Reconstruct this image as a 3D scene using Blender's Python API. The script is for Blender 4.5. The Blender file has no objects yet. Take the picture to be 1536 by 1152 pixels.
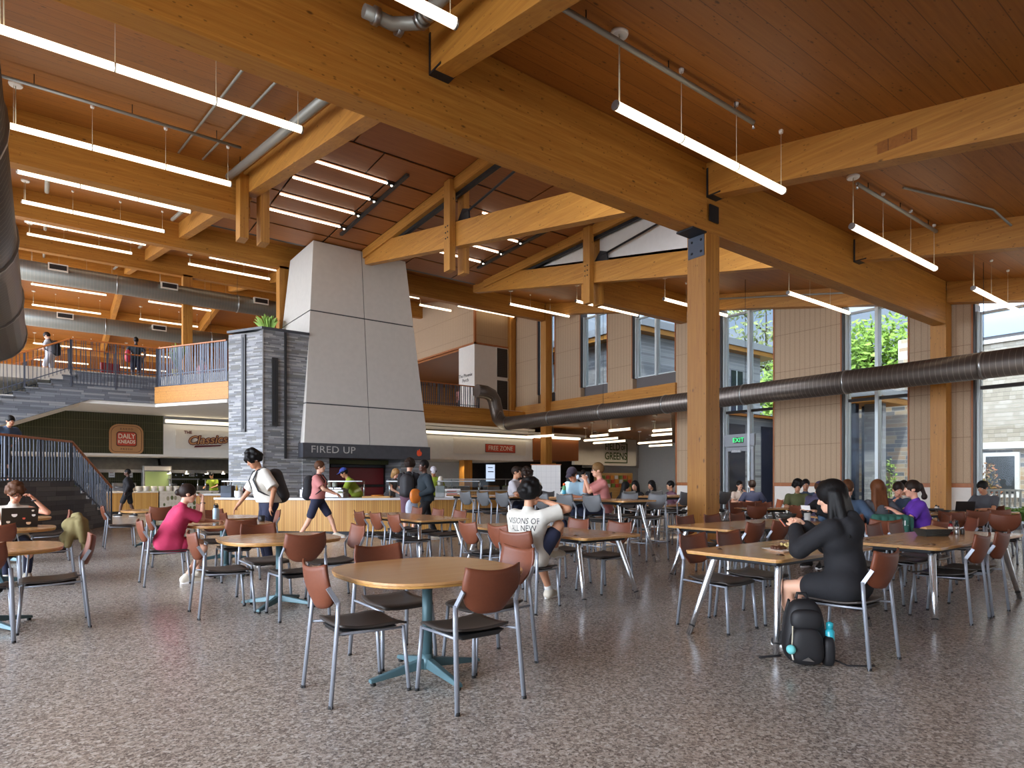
WORLD, SUNE, EXPO, ADDED_GLOW = .8, 3.6, .9, 9.5
import bpy, bmesh, math, random
import numpy as np
from mathutils import Vector, Matrix
random.seed(7)
C = bpy.context.scene.collection
SC = bpy.context.scene
R = math.radians
# ---------------------------------------------------------------- camera frame
# world: x runs along the girders, y runs along the window wall, z up
FPX, CX, HY, EYE = 943.0, 768.0, 721.0, 1.35
def ray(px, py):
    t = (px - CX) / FPX; h = (HY - py) / FPX
    return (.6 + .8 * t, .8 - .6 * t, h)
def pt(px, py, u=None, v=None, z=None, d=None):
    a, b, h = ray(px, py)
    if u is not None: k = u / a
    elif v is not None: k = v / b
    elif z is not None: k = (z - EYE) / h
    else: k = d
    return (a * k, b * k, EYE + h * k)
def vat(px, u):
    a, b, h = ray(px, 0); return b / a * u
def uat(px, v):
    a, b, h = ray(px, 0); return a / b * v
cam = bpy.data.cameras.new('camera'); camo = bpy.data.objects.new('camera', cam); C.objects.link(camo)
camo.location = (0, 0, EYE); camo.rotation_euler = (R(90), 0, -math.atan2(.6, .8))
cam.sensor_width = 36; cam.lens = 36 * FPX / 1536; cam.shift_y = (HY - 576) / 1536
cam.clip_start = .05; cam.clip_end = 500
SC.camera = camo
# ---------------------------------------------------------------- mesh builder
class MB:
    def __init__(s): s.v = []; s.f = []; s.sm = []
    def add(s, vs, fs, smooth=False):
        o = len(s.v); s.v += [tuple(p) for p in vs]
        for f in fs: s.f.append(tuple(i + o for i in f)); s.sm.append(smooth)
        return s
    def box(s, x0, y0, z0, x1, y1, z1):
        vs = [(x, y, z) for z in (z0, z1) for y in (y0, y1) for x in (x0, x1)]
        return s.add(vs, [(0, 2, 3, 1), (4, 5, 7, 6), (0, 1, 5, 4), (2, 6, 7, 3), (0, 4, 6, 2), (1, 3, 7, 5)])
    def hexa(s, b, t):     # bottom 4 pts, top 4 pts (same winding, ccw from above)
        return s.add(list(b) + list(t), [(3, 2, 1, 0), (4, 5, 6, 7), (0, 1, 5, 4), (1, 2, 6, 5), (2, 3, 7, 6), (3, 0, 4, 7)])
    def beam(s, p, q, w, h, up=(0, 0, 1)):   # centreline p->q, width w, height h
        p = Vector(p); q = Vector(q); d = (q - p).normalized(); up = Vector(up)
        sd = d.cross(up).normalized(); up = sd.cross(d)
        r = [sd * (-w / 2) - up * (h / 2), sd * (w / 2) - up * (h / 2), sd * (w / 2) + up * (h / 2), sd * (-w / 2) + up * (h / 2)]
        return s.add([p + a for a in r] + [q + a for a in r], [(0, 1, 2, 3), (7, 6, 5, 4), (0, 4, 5, 1), (1, 5, 6, 2), (2, 6, 7, 3), (3, 7, 4, 0)])
    def prism(s, poly, z0, z1):     # poly: list of (x,y) ccw
        n = len(poly)
        vs = [(x, y, z0) for x, y in poly] + [(x, y, z1) for x, y in poly]
        return s.add(vs, [tuple(reversed(range(n))), tuple(range(n, 2 * n))] + [(i, (i + 1) % n, n + (i + 1) % n, n + i) for i in range(n)])
    def extr(s, pts, off):          # planar 3-D polygon extruded by a vector
        n = len(pts); off = Vector(off)
        vs = [Vector(p) for p in pts] + [Vector(p) + off for p in pts]
        return s.add(vs, [tuple(reversed(range(n))), tuple(range(n, 2 * n))] + [(i, (i + 1) % n, n + (i + 1) % n, n + i) for i in range(n)])
    def tube(s, pts, r, n=10, caps=True, r2=None, flat=1.0):
        pts = [Vector(p) for p in pts]; m = len(pts)
        rs = r if isinstance(r, (list, tuple)) else [r] * m
        d0 = (pts[1] - pts[0]).normalized(); ref = Vector((0, 0, 1)) if abs(d0.z) < .9 else Vector((1, 0, 0))
        sd = d0.cross(ref).normalized(); vs = []
        for i, p in enumerate(pts):
            d = ((pts[min(i + 1, m - 1)] - pts[max(i - 1, 0)])).normalized()
            sd = (sd - d * sd.dot(d)).normalized(); up = sd.cross(d)
            for k in range(n):
                a = 2 * math.pi * k / n
                vs.append(p + sd * (math.cos(a) * rs[i]) + up * (math.sin(a) * rs[i] * flat))
        fs = [(i * n + k, i * n + (k + 1) % n, (i + 1) * n + (k + 1) % n, (i + 1) * n + k) for i in range(m - 1) for k in range(n)]
        s.add(vs, fs, True)
        if caps: o = len(s.v) - n * m; s.f.append(tuple(o + k for k in reversed(range(n)))); s.sm.append(False); s.f.append(tuple(o + (m - 1) * n + k for k in range(n))); s.sm.append(False)
        return s
    def lathe(s, prof, c=(0, 0, 0), n=20):   # prof: (r,z) bottom to top
        c = Vector(c); vs = []
        for r, z in prof:
            for k in range(n):
                a = 2 * math.pi * k / n; vs.append((c.x + r * math.cos(a), c.y + r * math.sin(a), c.z + z))
        m = len(prof)
        fs = [(i * n + k, i * n + (k + 1) % n, (i + 1) * n + (k + 1) % n, (i + 1) * n + k) for i in range(m - 1) for k in range(n)]
        s.add(vs, fs, True)
        o = len(s.v) - n * m; s.f.append(tuple(o + k for k in reversed(range(n)))); s.sm.append(False); s.f.append(tuple(o + (m - 1) * n + k for k in range(n))); s.sm.append(False)
        return s
    def ball(s, c, r, n=10, sc=(1, 1, 1)):
        prof = [(math.sin(math.pi * i / n) * r + 1e-5, -math.cos(math.pi * i / n) * r) for i in range(n + 1)]
        vs = []; m = n + 1; k2 = n * 2
        for rr, z in prof:
            for k in range(k2):
                a = 2 * math.pi * k / k2; vs.append((c[0] + rr * math.cos(a) * sc[0], c[1] + rr * math.sin(a) * sc[1], c[2] + z * sc[2]))
        return s.add(vs, [(i * k2 + k, i * k2 + (k + 1) % k2, (i + 1) * k2 + (k + 1) % k2, (i + 1) * k2 + k) for i in range(m - 1) for k in range(k2)], True)
    def grid(s, fn, nu, nv, smooth=True):     # fn(i/nu, j/nv)
        vs = [fn(i / nu, j / nv) for i in range(nu + 1) for j in range(nv + 1)]; w = nv + 1
        return s.add(vs, [(i * w + j, (i + 1) * w + j, (i + 1) * w + j + 1, i * w + j + 1) for i in range(nu) for j in range(nv)], smooth)
    def mesh(s, name):
        me = bpy.data.meshes.new(name); me.from_pydata([tuple(p) for p in s.v], [], s.f)
        me.polygons.foreach_set('use_smooth', s.sm); me.update(); return me
    def build(s, name, mat, parent=None, bevel=0, seg=2, loc=None, rz=None, **tags):
        o = bpy.data.objects.new(name, s.mesh(name)); C.objects.link(o)
        for m in (mat if isinstance(mat, (list, tuple)) else [mat]): o.data.materials.append(m)
        if parent is not None: o.parent = parent
        if loc is not None: o.location = loc
        if rz is not None: o.rotation_euler = (0, 0, rz)
        if bevel: b = o.modifiers.new('b', 'BEVEL'); b.width = bevel; b.segments = seg; b.limit_method = 'ANGLE'; b.angle_limit = R(40)
        tag(o, **tags); return o
def tag(o, label=None, cat=None, group=None, kind=None):
    if label: o['label'] = label
    if cat: o['category'] = cat
    if group: o['group'] = group
    if kind: o['kind'] = kind
    return o
def thing(name, label, cat, loc=(0, 0, 0), rz=0, group=None, kind=None):
    o = bpy.data.objects.new(name, None); C.objects.link(o); o.location = loc; o.rotation_euler = (0, 0, rz)
    return tag(o, label, cat, group, kind)
def kids(o): return [c for c in ALLKIDS.get(o.name, [])]
def copy_tree(o, parent=None):
    c = o.copy(); C.objects.link(c)
    if parent is not None: c.parent = parent
    for ch in o.children: copy_tree(ch, c)
    return c
def struct(name, mb, mat, label=None, cat=None, bevel=0):
    return mb.build(name, mat, bevel=bevel, label=label, cat=cat, kind='structure')
# ---------------------------------------------------------------- materials
MATS = {}
def srgb(r, g, b):
    f = lambda c: (c / 255) / 12.92 if c / 255 <= .04045 else ((c / 255 + .055) / 1.055) ** 2.4
    return (f(r), f(g), f(b), 1)
class NT:
    def __init__(s, name):
        s.m = bpy.data.materials.new(name); s.m.use_nodes = True; s.t = s.m.node_tree; s.n = s.t.nodes; s.l = s.t.links
        s.b = s.n['Principled BSDF']; MATS[name] = s.m
    def new(s, t, **k):
        n = s.n.new(t)
        for a, b in k.items(): setattr(n, a, b)
        return n
    def coord(s, scale=(1, 1, 1), which='Object', rot=(0, 0, 0)):
        c = s.new('ShaderNodeTexCoord'); mp = s.new('ShaderNodeMapping'); mp.inputs['Scale'].default_value = scale; mp.inputs['Rotation'].default_value = rot
        s.l.new(c.outputs[which], mp.inputs[0]); return mp.outputs[0]
    def noise(s, vec, scale, detail=3, rough=.5, dist=0):
        n = s.new('ShaderNodeTexNoise'); n.inputs['Scale'].default_value = scale; n.inputs['Detail'].default_value = detail
        n.inputs['Roughness'].default_value = rough; n.inputs['Distortion'].default_value = dist; s.l.new(vec, n.inputs['Vector']); return n.outputs['Fac']
    def voro(s, vec, scale, feature='F1', out='Distance', rand=1):
        n = s.new('ShaderNodeTexVoronoi', feature=feature); n.inputs['Scale'].default_value = scale; n.inputs['Randomness'].default_value = rand
        s.l.new(vec, n.inputs['Vector']); return n.outputs[out]
    def ramp(s, fac, stops, interp='LINEAR'):
        r = s.new('ShaderNodeValToRGB'); r.color_ramp.interpolation = interp; e = r.color_ramp.elements
        while len(e) < len(stops): e.new(.5)
        for q, (p, c) in zip(e, stops): q.position = p; q.color = c if isinstance(c, tuple) else (c, c, c, 1)
        s.l.new(fac, r.inputs[0]); return r.outputs[0]
    def mix(s, fac, a, b, mode='MIX'):
        m = s.new('ShaderNodeMix', data_type='RGBA', blend_type=mode)
        for i, x in ((0, fac), (6, a), (7, b)):
            if isinstance(x, (int, float)): m.inputs[i].default_value = x
            elif isinstance(x, tuple): m.inputs[i].default_value = x
            else: s.l.new(x, m.inputs[i])
        return m.outputs[2]
    def math(s, op, a, b=0.0):
        m = s.new('ShaderNodeMath', operation=op)
        for i, x in ((0, a), (1, b)):
            if isinstance(x, (int, float)): m.inputs[i].default_value = x
            else: s.l.new(x, m.inputs[i])
        return m.outputs[0]
    def sep(s, vec):
        x = s.new('ShaderNodeSeparateXYZ'); s.l.new(vec, x.inputs[0]); return x.outputs
    def comb(s, x=0., y=0., z=0.):
        m = s.new('ShaderNodeCombineXYZ')
        for i, q in enumerate((x, y, z)):
            if isinstance(q, (int, float)): m.inputs[i].default_value = q
            else: s.l.new(q, m.inputs[i])
        return m.outputs[0]
    def set(s, col=None, rough=None, metal=None, **k):
        for n, x in (('Base Color', col), ('Roughness', rough), ('Metallic', metal)):
            if x is None: continue
            if isinstance(x, (int, float, tuple)): s.b.inputs[n].default_value = x
            else: s.l.new(x, s.b.inputs[n])
        for n, x in k.items(): s.b.inputs[n.replace('_', ' ')].default_value = x
        return s
    def bump(s, h, strength=.3, dist=.01):
        b = s.new('ShaderNodeBump'); b.inputs['Strength'].default_value = strength; b.inputs['Distance'].default_value = dist
        s.l.new(h, b.inputs['Height']); s.l.new(b.outputs[0], s.b.inputs['Normal']); return s
def plain(name, col, rough=.5, metal=0., var=0., **k):
    t = NT(name)
    if var:
        n = t.noise(t.coord(), 6, 4)
        c2 = tuple(c * (1 - var) for c in col[:3]) + (1,)
        t.set(t.mix(t.ramp(n, [(.35, 0.), (.65, 1.)]), c2, col), rough, metal, **k)
    else: t.set(col, rough, metal, **k)
    return t.m
def wood(name, axis, c1, c2, lam=None, knots=True, rough=.5, plank=None, coat=0.):
    """grain along axis (0,1,2); lam = (axis, pitch) glue lines; plank=(axis,pitch) board joints"""
    t = NT(name); co = t.coord()
    sc = [14., 14., 14.]; sc[axis] = .7
    mp = t.new('ShaderNodeMapping'); mp.inputs['Scale'].default_value = sc; t.l.new(co, mp.inputs[0])
    g = t.noise(mp.outputs[0], 1.6, 6, .62, .5)
    col = t.mix(t.ramp(g, [(.32, 0.), (.68, 1.)]), c2, c1)
    big = t.noise(co, .5, 2); col = t.mix(t.math('MULTIPLY', t.ramp(big, [(.3, 0.), (.7, 1.)]), .35), col, tuple(c * .72 for c in c1[:3]) + (1,))
    for q in (lam, plank):
        if not q: continue
        x = t.math('DIVIDE', t.sep(co)[q[0]], q[1]); fl = t.math('FLOOR', x)
        wn = t.new('ShaderNodeTexWhiteNoise', noise_dimensions='1D'); t.l.new(fl, wn.inputs['W'])
        col = t.mix(t.math('MULTIPLY', wn.outputs['Value'], .34 if q is lam else .3), col, tuple(c * .6 for c in c2[:3]) + (1,))
        fr = t.math('FRACT', x); ln = t.math('LESS_THAN', fr, .012 if q is lam else .035)
        col = t.mix(t.math('MULTIPLY', ln, .35 if q is lam else .75), col, tuple(c * .25 for c in c2[:3]) + (1,))
    if knots:
        s2 = [9., 9., 9.]; s2[axis] = 4.2
        mk = t.new('ShaderNodeMapping'); mk.inputs['Scale'].default_value = s2; t.l.new(co, mk.inputs[0])
        vd = t.voro(mk.outputs[0], .62); kn = t.ramp(vd, [(.06, 1.), (.13, 0.)])
        gate = t.ramp(t.noise(co, 1.7, 1), [(.4, 0.), (.55, 1.)])
        col = t.mix(t.math('MULTIPLY', t.math('MULTIPLY', kn, gate), .8), col, tuple(c * .16 for c in c2[:3]) + (1,))
        vd = t.voro(mk.outputs[0], 1.7); kn = t.ramp(vd, [(.1, 1.), (.17, 0.)])
        gate = t.ramp(t.noise(co, 3.1, 1), [(.38, 0.), (.5, 1.)])
        col = t.mix(t.math('MULTIPLY', t.math('MULTIPLY', kn, gate), .65), col, tuple(c * .2 for c in c2[:3]) + (1,))
    t.set(col, rough)
    if coat: t.b.inputs['Coat Weight'].default_value = coat; t.b.inputs['Coat Roughness'].default_value = .12
    return t.m
GL1, GL2 = srgb(202, 144, 62), srgb(172, 110, 38)
M = {}
for i, a in enumerate('xyz'):
    M['glu_' + a] = wood('glulam_' + a, i, GL1, GL2, lam=((2, .045) if i != 2 else (0, .045)))
M['deck'] = wood('roof_deck_boards', 0, srgb(170, 108, 40), srgb(144, 86, 28), plank=(1, .305))
M['panel'] = wood('ceiling_veneer', 0, srgb(168, 106, 52), srgb(144, 84, 38), knots=False)
M['maple'] = wood('table_laminate', 0, srgb(206, 158, 104), srgb(194, 144, 90), knots=False, rough=.25, coat=.25)
M['edge'] = wood('plywood_edge', 0, srgb(205, 160, 90), srgb(180, 130, 66), knots=False, rough=.4)
M['handrail'] = wood('handrail_oak', 0, srgb(186, 112, 52), srgb(160, 90, 38), knots=False, rough=.4)
M['trim'] = wood('oak_trim', 2, srgb(176, 108, 58), srgb(150, 86, 44), knots=False)
M['white'] = plain('painted_plaster', srgb(226, 222, 214), .7, var=.04)
M['offwhite'] = plain('cream_board', srgb(222, 214, 200), .6, var=.04)
M['black'] = plain('black_plastic', srgb(34, 34, 35), .42)
M['seat'] = plain('dark_seat_shell', srgb(62, 56, 52), .42, var=.05)
M['steel'] = plain('blackened_steel', srgb(52, 54, 58), .45, .6, var=.15)
M['railsteel'] = plain('slate_grey_steel', srgb(74, 80, 92), .45, .3)
M['silver'] = plain('silver_paint', srgb(158, 164, 174), .38, .35)
M['chrome'] = plain('brushed_aluminium', srgb(214, 218, 222), .2, .95)
M['rubber'] = plain('rubber_foot', srgb(28, 28, 28), .7)
M['teal'] = plain('teal_enamel', srgb(84, 116, 124), .42, .2, var=.06)
M['stain'] = plain('stainless_steel', srgb(170, 170, 168), .3, .9, var=.2)
M['greyback'] = plain('charcoal_back_shell', srgb(96, 98, 100), .5, var=.05)
M['frame'] = plain('window_aluminium', srgb(206, 216, 220), .35, .1)
M['darkframe'] = plain('dark_bronze_frame', srgb(60, 56, 54), .45, .3)
M['spandrel'] = plain('grey_spandrel', srgb(96, 92, 92), .5)
M['dark'] = plain('dark_kitchen', srgb(46, 40, 36), .6, var=.3)
M['counter'] = plain('quartz_top', srgb(232, 232, 230), .2, var=.03)
M['pipe'] = plain('grey_painted_pipe', srgb(150, 150, 142), .45, .4)
M['cream'] = plain('cream_cable', srgb(205, 196, 170), .6)
M['red'] = plain('red_enamel', srgb(120, 22, 24), .4)
M['plastic_white'] = plain('white_plastic', srgb(238, 238, 236), .35)
def emis(name, col, st):
    t = NT(name); t.set((0, 0, 0, 1), .6); t.b.inputs['Emission Color'].default_value = col; t.b.inputs['Emission Strength'].default_value = st; return t.m
M['tube'] = emis('lit_tube_diffuser', (1, .82, .6, 1), 1.9)
M['strip'] = emis('lit_linear_strip', (1, .84, .66, 1), 4)
M['cove'] = emis('cove_glow_strip', (1, .86, .62, 1), 2)
M['screen'] = emis('lit_menu_screen', (.62, .74, .95, 1), .55)
M['downlight'] = emis('lit_downlight', (1, .88, .7, 1), 10)
M['exit'] = emis('exit_green', (.05, .9, .25, 1), 1.0)
# leather-look back shell
t = NT('rust_back_shell'); n = t.noise(t.coord(), 60, 3); t.set(t.mix(n, srgb(108, 57, 36), srgb(122, 67, 43)), .5).bump(n, .08, .002); M['rust'] = t.m
# terrazzo floor
t = NT('terrazzo'); co = t.coord(); 
v1 = t.voro(co, 62, out='Color'); v2 = t.voro(co, 150, out='Color')
sx = t.sep(v1)[0]; sy = t.sep(v2)[1]
base = t.ramp(sx, [(0, srgb(84, 78, 74)), (.2, srgb(128, 118, 110)), (.42, srgb(176, 166, 154)), (.7, srgb(202, 194, 182)), (.9, srgb(226, 220, 212))], 'CONSTANT')
fine = t.ramp(sy, [(0, srgb(92, 86, 82)), (.35, srgb(166, 156, 146)), (.8, srgb(206, 198, 188))], 'CONSTANT')
col = t.mix(.42, base, fine); big = t.noise(co, .35, 3); col = t.mix(t.math('MULTIPLY', big, .25), col, srgb(150, 134, 120))
t.set(col, t.math('ADD', t.math('MULTIPLY', t.noise(co, 1.2, 4), .10), .19)); t.b.inputs['Specular IOR Level'].default_value = .6; M['floor'] = t.m
# slate cladding: thin split-face courses
def slate(name, cs, course=.05, length=.42, rough=.75, rot=0., gap=.04, mort=None):
    t = NT(name); co = t.coord(); s = t.sep(co)
    hor = t.math('ADD', t.math('MULTIPLY', s[0], math.cos(rot)), t.math('MULTIPLY', s[1], math.sin(rot)))
    row = t.math('FLOOR', t.math('DIVIDE', s[2], course)); wn = t.new('ShaderNodeTexWhiteNoise', noise_dimensions='1D'); t.l.new(row, wn.inputs['W'])
    xs = t.math('ADD', t.math('DIVIDE', hor, length), t.math('MULTIPLY', wn.outputs['Value'], 7.3)); colm = t.math('FLOOR', xs)
    w2 = t.new('ShaderNodeTexWhiteNoise', noise_dimensions='2D'); t.l.new(t.comb(colm, row), w2.inputs['Vector'])
    k = len(cs); col = t.ramp(w2.outputs['Value'], [(i / k, c) for i, c in enumerate(cs)], 'CONSTANT')
    n = t.noise(co, 22, 4); col = t.mix(t.math('MULTIPLY', n, .3), col, tuple(c * .4 for c in cs[0][:3]) + (1,))
    j = t.math('MAXIMUM', t.math('LESS_THAN', t.math('FRACT', t.math('DIVIDE', s[2], course)), gap * 1.6), t.math('LESS_THAN', t.math('FRACT', xs), gap * .35))
    col = t.mix(t.math('MULTIPLY', j, .8), col, mort or tuple(c * .25 for c in cs[0][:3]) + (1,))
    t.set(col, rough); t.bump(t.math('SUBTRACT', t.math('ADD', w2.outputs['Value'], t.math('MULTIPLY', n, .5)), j), .5, .012); return t.m
SL = [srgb(136, 138, 142), srgb(162, 164, 168), srgb(116, 118, 120), srgb(178, 178, 176), srgb(148, 150, 152), srgb(126, 126, 122)]
M['slate_x'] = slate('slate_courses', SL)
M['slate_d'] = slate('slate_courses_turned', SL, rot=R(120))
M['slate_s'] = slate('slate_courses_stair', [srgb(84, 86, 92), srgb(98, 100, 104), srgb(74, 76, 82), srgb(108, 110, 112)], course=.12, length=.8, rot=R(60))
M['slate_l'] = slate('slate_courses_landing', [srgb(92, 96, 104), srgb(112, 116, 122), srgb(84, 88, 94), srgb(128, 130, 132)], course=.075, length=.7)
M['rubble'] = slate('fieldstone', [srgb(170, 160, 146), srgb(140, 138, 138), srgb(196, 178, 150), srgb(118, 122, 128), srgb(222, 214, 202), srgb(192, 164, 134)], course=.17, length=.5, rough=.8, rot=R(75), gap=.07, mort=srgb(214, 208, 196))
M['shingle'] = slate('cedar_shingles', [srgb(196, 186, 170), srgb(206, 198, 184), srgb(186, 176, 160)], course=.16, length=.2, rot=R(90), gap=.05)
M['greywing'] = slate('grey_brick_cladding', [srgb(164, 168, 174), srgb(178, 182, 186), srgb(150, 154, 160)], course=.1, length=.7, rot=R(90))
# green tile wall
t = NT('green_tile'); co = t.coord(); s = t.sep(co)
g = t.math('MAXIMUM', t.math('LESS_THAN', t.math('FRACT', t.math('DIVIDE', s[0], .082)), .1), t.math('LESS_THAN', t.math('FRACT', t.math('DIVIDE', s[2], .34)), .03))
t.set(t.mix(g, t.mix(t.noise(co, 3, 2), srgb(42, 44, 26), srgb(60, 60, 36)), srgb(96, 94, 66)), .18); M['tile'] = t.m
# acoustic panel wall with grooves
def acoustic(name, ax, pitch, c1, c2, gc):
    t = NT(name); co = t.coord(); s = t.sep(co)
    a = t.math('LESS_THAN', t.math('FRACT', t.math('DIVIDE', s[ax], pitch)), .055)
    b = t.math('LESS_THAN', t.math('FRACT', t.math('DIVIDE', t.math('SUBTRACT', s[2], 1.27), 1.34)), .009)
    j = t.math('MAXIMUM', a, b); n = t.noise(co, 38, 4, .7)
    col = t.mix(t.ramp(n, [(.3, 0.), (.7, 1.)]), c1, c2); col = t.mix(t.math('MULTIPLY', j, .75), col, gc)
    t.set(col, .8); t.bump(t.math('MULTIPLY', j, -1.), .4, .006); return t.m
M['acous_y'] = acoustic('wood_wool_panels', 1, .183, srgb(172, 146, 118), srgb(190, 166, 138), srgb(96, 66, 44))
M['acous_x'] = acoustic('wood_wool_panels_front', 0, .12, srgb(178, 150, 116), srgb(192, 166, 130), srgb(110, 80, 54))
# fluted counter front
t = NT('fluted_oak'); co = t.coord(which='UV'); s = t.sep(co); fl = t.math('FRACT', t.math('DIVIDE', s[0], .045))
gr = t.math('LESS_THAN', fl, .22); wn = t.new('ShaderNodeTexWhiteNoise', noise_dimensions='1D'); t.l.new(t.math('FLOOR', t.math('DIVIDE', s[0], .045)), wn.inputs['W'])
col = t.mix(wn.outputs['Value'], srgb(216, 168, 92), srgb(190, 136, 66)); col = t.mix(t.math('MULTIPLY', gr, .65), col, srgb(110, 66, 26)); t.set(col, .45); M['flute'] = t.m
t = NT('slatted_oak'); co = t.coord(); s = t.sep(co); gr = t.math('LESS_THAN', t.math('FRACT', t.math('DIVIDE', s[0], .1)), .3)
t.set(t.mix(t.math('MULTIPLY', gr, .7), srgb(168, 96, 44), srgb(70, 36, 16)), .5); M['slats'] = t.m
# galvanised duct with spiral seams
def duct_mat(name, ax, col, rough, metal):
    t = NT(name); co = t.coord(); s = t.sep(co); f = t.math('FRACT', t.math('DIVIDE', s[ax], .13)); l = t.math('LESS_THAN', f, .1)
    c = t.mix(t.math('MULTIPLY', t.noise(co, 3, 4), .5), col, tuple(q * .6 for q in col[:3]) + (1,)); c = t.mix(t.math('MULTIPLY', l, .35), c, srgb(190, 180, 168)); t.set(c, rough, metal); t.bump(l, .25, .004); return t.m
M['alu'] = plain('grey_aluminium', srgb(142, 146, 152), .4, .2)
M['duct_y'] = duct_mat('spiral_duct', 1, srgb(112, 104, 98), .38, .75)
M['duct_x'] = duct_mat('spiral_duct_galvanised', 0, srgb(150, 154, 150), .4, .75)
M['concrete'] = plain('fibre_cement_panel', srgb(200, 196, 188), .6, var=.05)
M['granite'] = plain('charcoal_granite', srgb(62, 64, 70), .4, var=.2)
# glass: light passes, faint reflection
t = NT('clear_glazing'); tr = t.new('ShaderNodeBsdfTransparent'); gl = t.new('ShaderNodeBsdfGlossy'); gl.inputs['Roughness'].default_value = .02
fr = t.new('ShaderNodeFresnel'); fr.inputs[0].default_value = 1.2; mx = t.new('ShaderNodeMixShader'); t.l.new(fr.outputs[0], mx.inputs[0]); t.l.new(tr.outputs[0], mx.inputs[1]); t.l.new(gl.outputs[0], mx.inputs[2])
tr.inputs[0].default_value = (.7, .73, .74, 1); t.l.new(mx.outputs[0], t.n['Material Output'].inputs[0]); M['glass'] = t.m
t = NT('sneeze_guard_glass'); tr = t.new('ShaderNodeBsdfTransparent'); gl = t.new('ShaderNodeBsdfGlossy'); gl.inputs['Roughness'].default_value = .03; fr = t.new('ShaderNodeFresnel'); fr.inputs[0].default_value = 1.4; mx = t.new('ShaderNodeMixShader'); t.l.new(fr.outputs[0], mx.inputs[0]); t.l.new(tr.outputs[0], mx.inputs[1]); t.l.new(gl.outputs[0], mx.inputs[2]); tr.inputs[0].default_value = (.9, .93, .92, 1); t.l.new(mx.outputs[0], t.n['Material Output'].inputs[0]); M['drinkglass'] = t.m
def leafmat(name, c1, c2):
    t = NT(name); n = t.noise(t.coord(), 1.5, 3); t.set(t.mix(t.ramp(n, [(.35, 0.), (.65, 1.)]), c1, c2), .6); t.b.inputs['Transmission Weight'].default_value = 0; return t.m
M['leaf'] = leafmat('bright_leaves', srgb(120, 158, 62), srgb(158, 190, 86)); M['leaf2'] = leafmat('dusty_leaves', srgb(112, 128, 84), srgb(150, 160, 104))
M['bark'] = plain('bark', srgb(88, 74, 60), .9, var=.3)
M['lawn'] = leafmat('lawn_green', srgb(104, 130, 60), srgb(138, 160, 78))
M['paving'] = plain('pale_paving', srgb(190, 184, 172), .8, var=.1)
# ================================================================ ARCHITECTURE
UW = 21.55
RIDGE = 44.5
def ceil(v): return 5.80 + .19 * v if v < RIDGE else 5.80 + .19 * RIDGE - .10 * (v - RIDGE)
def purl(v): return 5.18 + .193 * v          # underside of the purlins
PV0, PV1, PU0, PU1 = 7.4, 23.0, 4.1, 15.6     # raised monitor bay
def panel_z(v): return 1.35 + 8.6 + .03 * (23 - v)
MEZ = 5.2
# floor
f = MB().box(-16, -8, -.2, 44, 72, 0); struct('floor', f, M['floor'], 'polished speckled grey terrazzo floor across the whole dining hall', 'floor')
# roof deck in strips around the monitor
def deck(u0, u1, v0, v1):
    z0, z1 = ceil(v0), ceil(v1); t = .3
    return MB().hexa([(u0, v0, z0), (u1, v0, z0), (u1, v1, z1), (u0, v1, z1)], [(u0, v0, z0 + t), (u1, v0, z0 + t), (u1, v1, z1 + t), (u0, v1, z1 + t)])
LX = -7.6
CE = [(LX, 22.2, -3.0, PV0), (LX, PU0, PV0, RIDGE), (PU0, PU1, PV1, RIDGE), (PU1, 22.2, PV0, RIDGE), (LX, 22.2, RIDGE, 71)]
for q in CE: struct('ceiling', deck(*q), M['deck'])
# monitor roof with veneer panels
a, b = PV0 - .3, PV1 + .2
struct('ceiling', MB().hexa([(PU0, a, panel_z(a) + .05), (PU1, a, panel_z(a) + .05), (PU1, b, panel_z(b) + .05), (PU0, b, panel_z(b) + .05)], [(PU0, a, panel_z(a) + .3), (PU1, a, panel_z(a) + .3), (PU1, b, panel_z(b) + .3), (PU0, b, panel_z(b) + .3)]), M['black'])
# veneer panels hung under it, one object each
rows = [7.5, 9.6, 11.7, 13.8, 15.6, 16.9, 18.1, 19.3, 20.5, 21.7, 23.0]
pc = 0
for bay, (u0, u1) in enumerate(((4.3, 9.62), (10.1, 15.35))):
    for i in range(len(rows) - 1):
        va, vb = rows[i] + .05, rows[i + 1] - .05
        cuts = [u0, u0 + 1.45, u0 + 3.85, u1] if 4 < i < 10 else [u0, u0 + (2.2 if i % 2 else 3.1), u1]
        for j in range(len(cuts) - 1):
            ua, ub = cuts[j] + (.05 if j else 0), cuts[j + 1]
            if 4 < i < 10 and j == 1: ub -= .02
            m = MB().hexa([(ua, va, panel_z(va)), (ub, va, panel_z(va)), (ub, vb, panel_z(vb)), (ua, vb, panel_z(vb))], [(ua, va, panel_z(va) + .03), (ub, va, panel_z(va) + .03), (ub, vb, panel_z(vb) + .03), (ua, vb, panel_z(vb) + .03)])
            m.build('ceiling_panel', M['panel'], kind='structure')
# gable ends of the monitor: white plaster
for u in (PU0 - .12, PU1):
    m = MB().extr([(u, PV0, ceil(PV0)), (u, PV1 + .1, ceil(PV1)), (u, PV1 + .1, panel_z(PV1) + .2), (u, PV0, panel_z(PV0) + .2)], (.12, 0, 0))
    struct('wall_gable', m, M['white'])
struct('wall_back', MB().box(LX, -3.2, 0, 12, -3.0, 5.4), M['white'])  # unseen wall, added to hold back light from behind the camera
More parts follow.
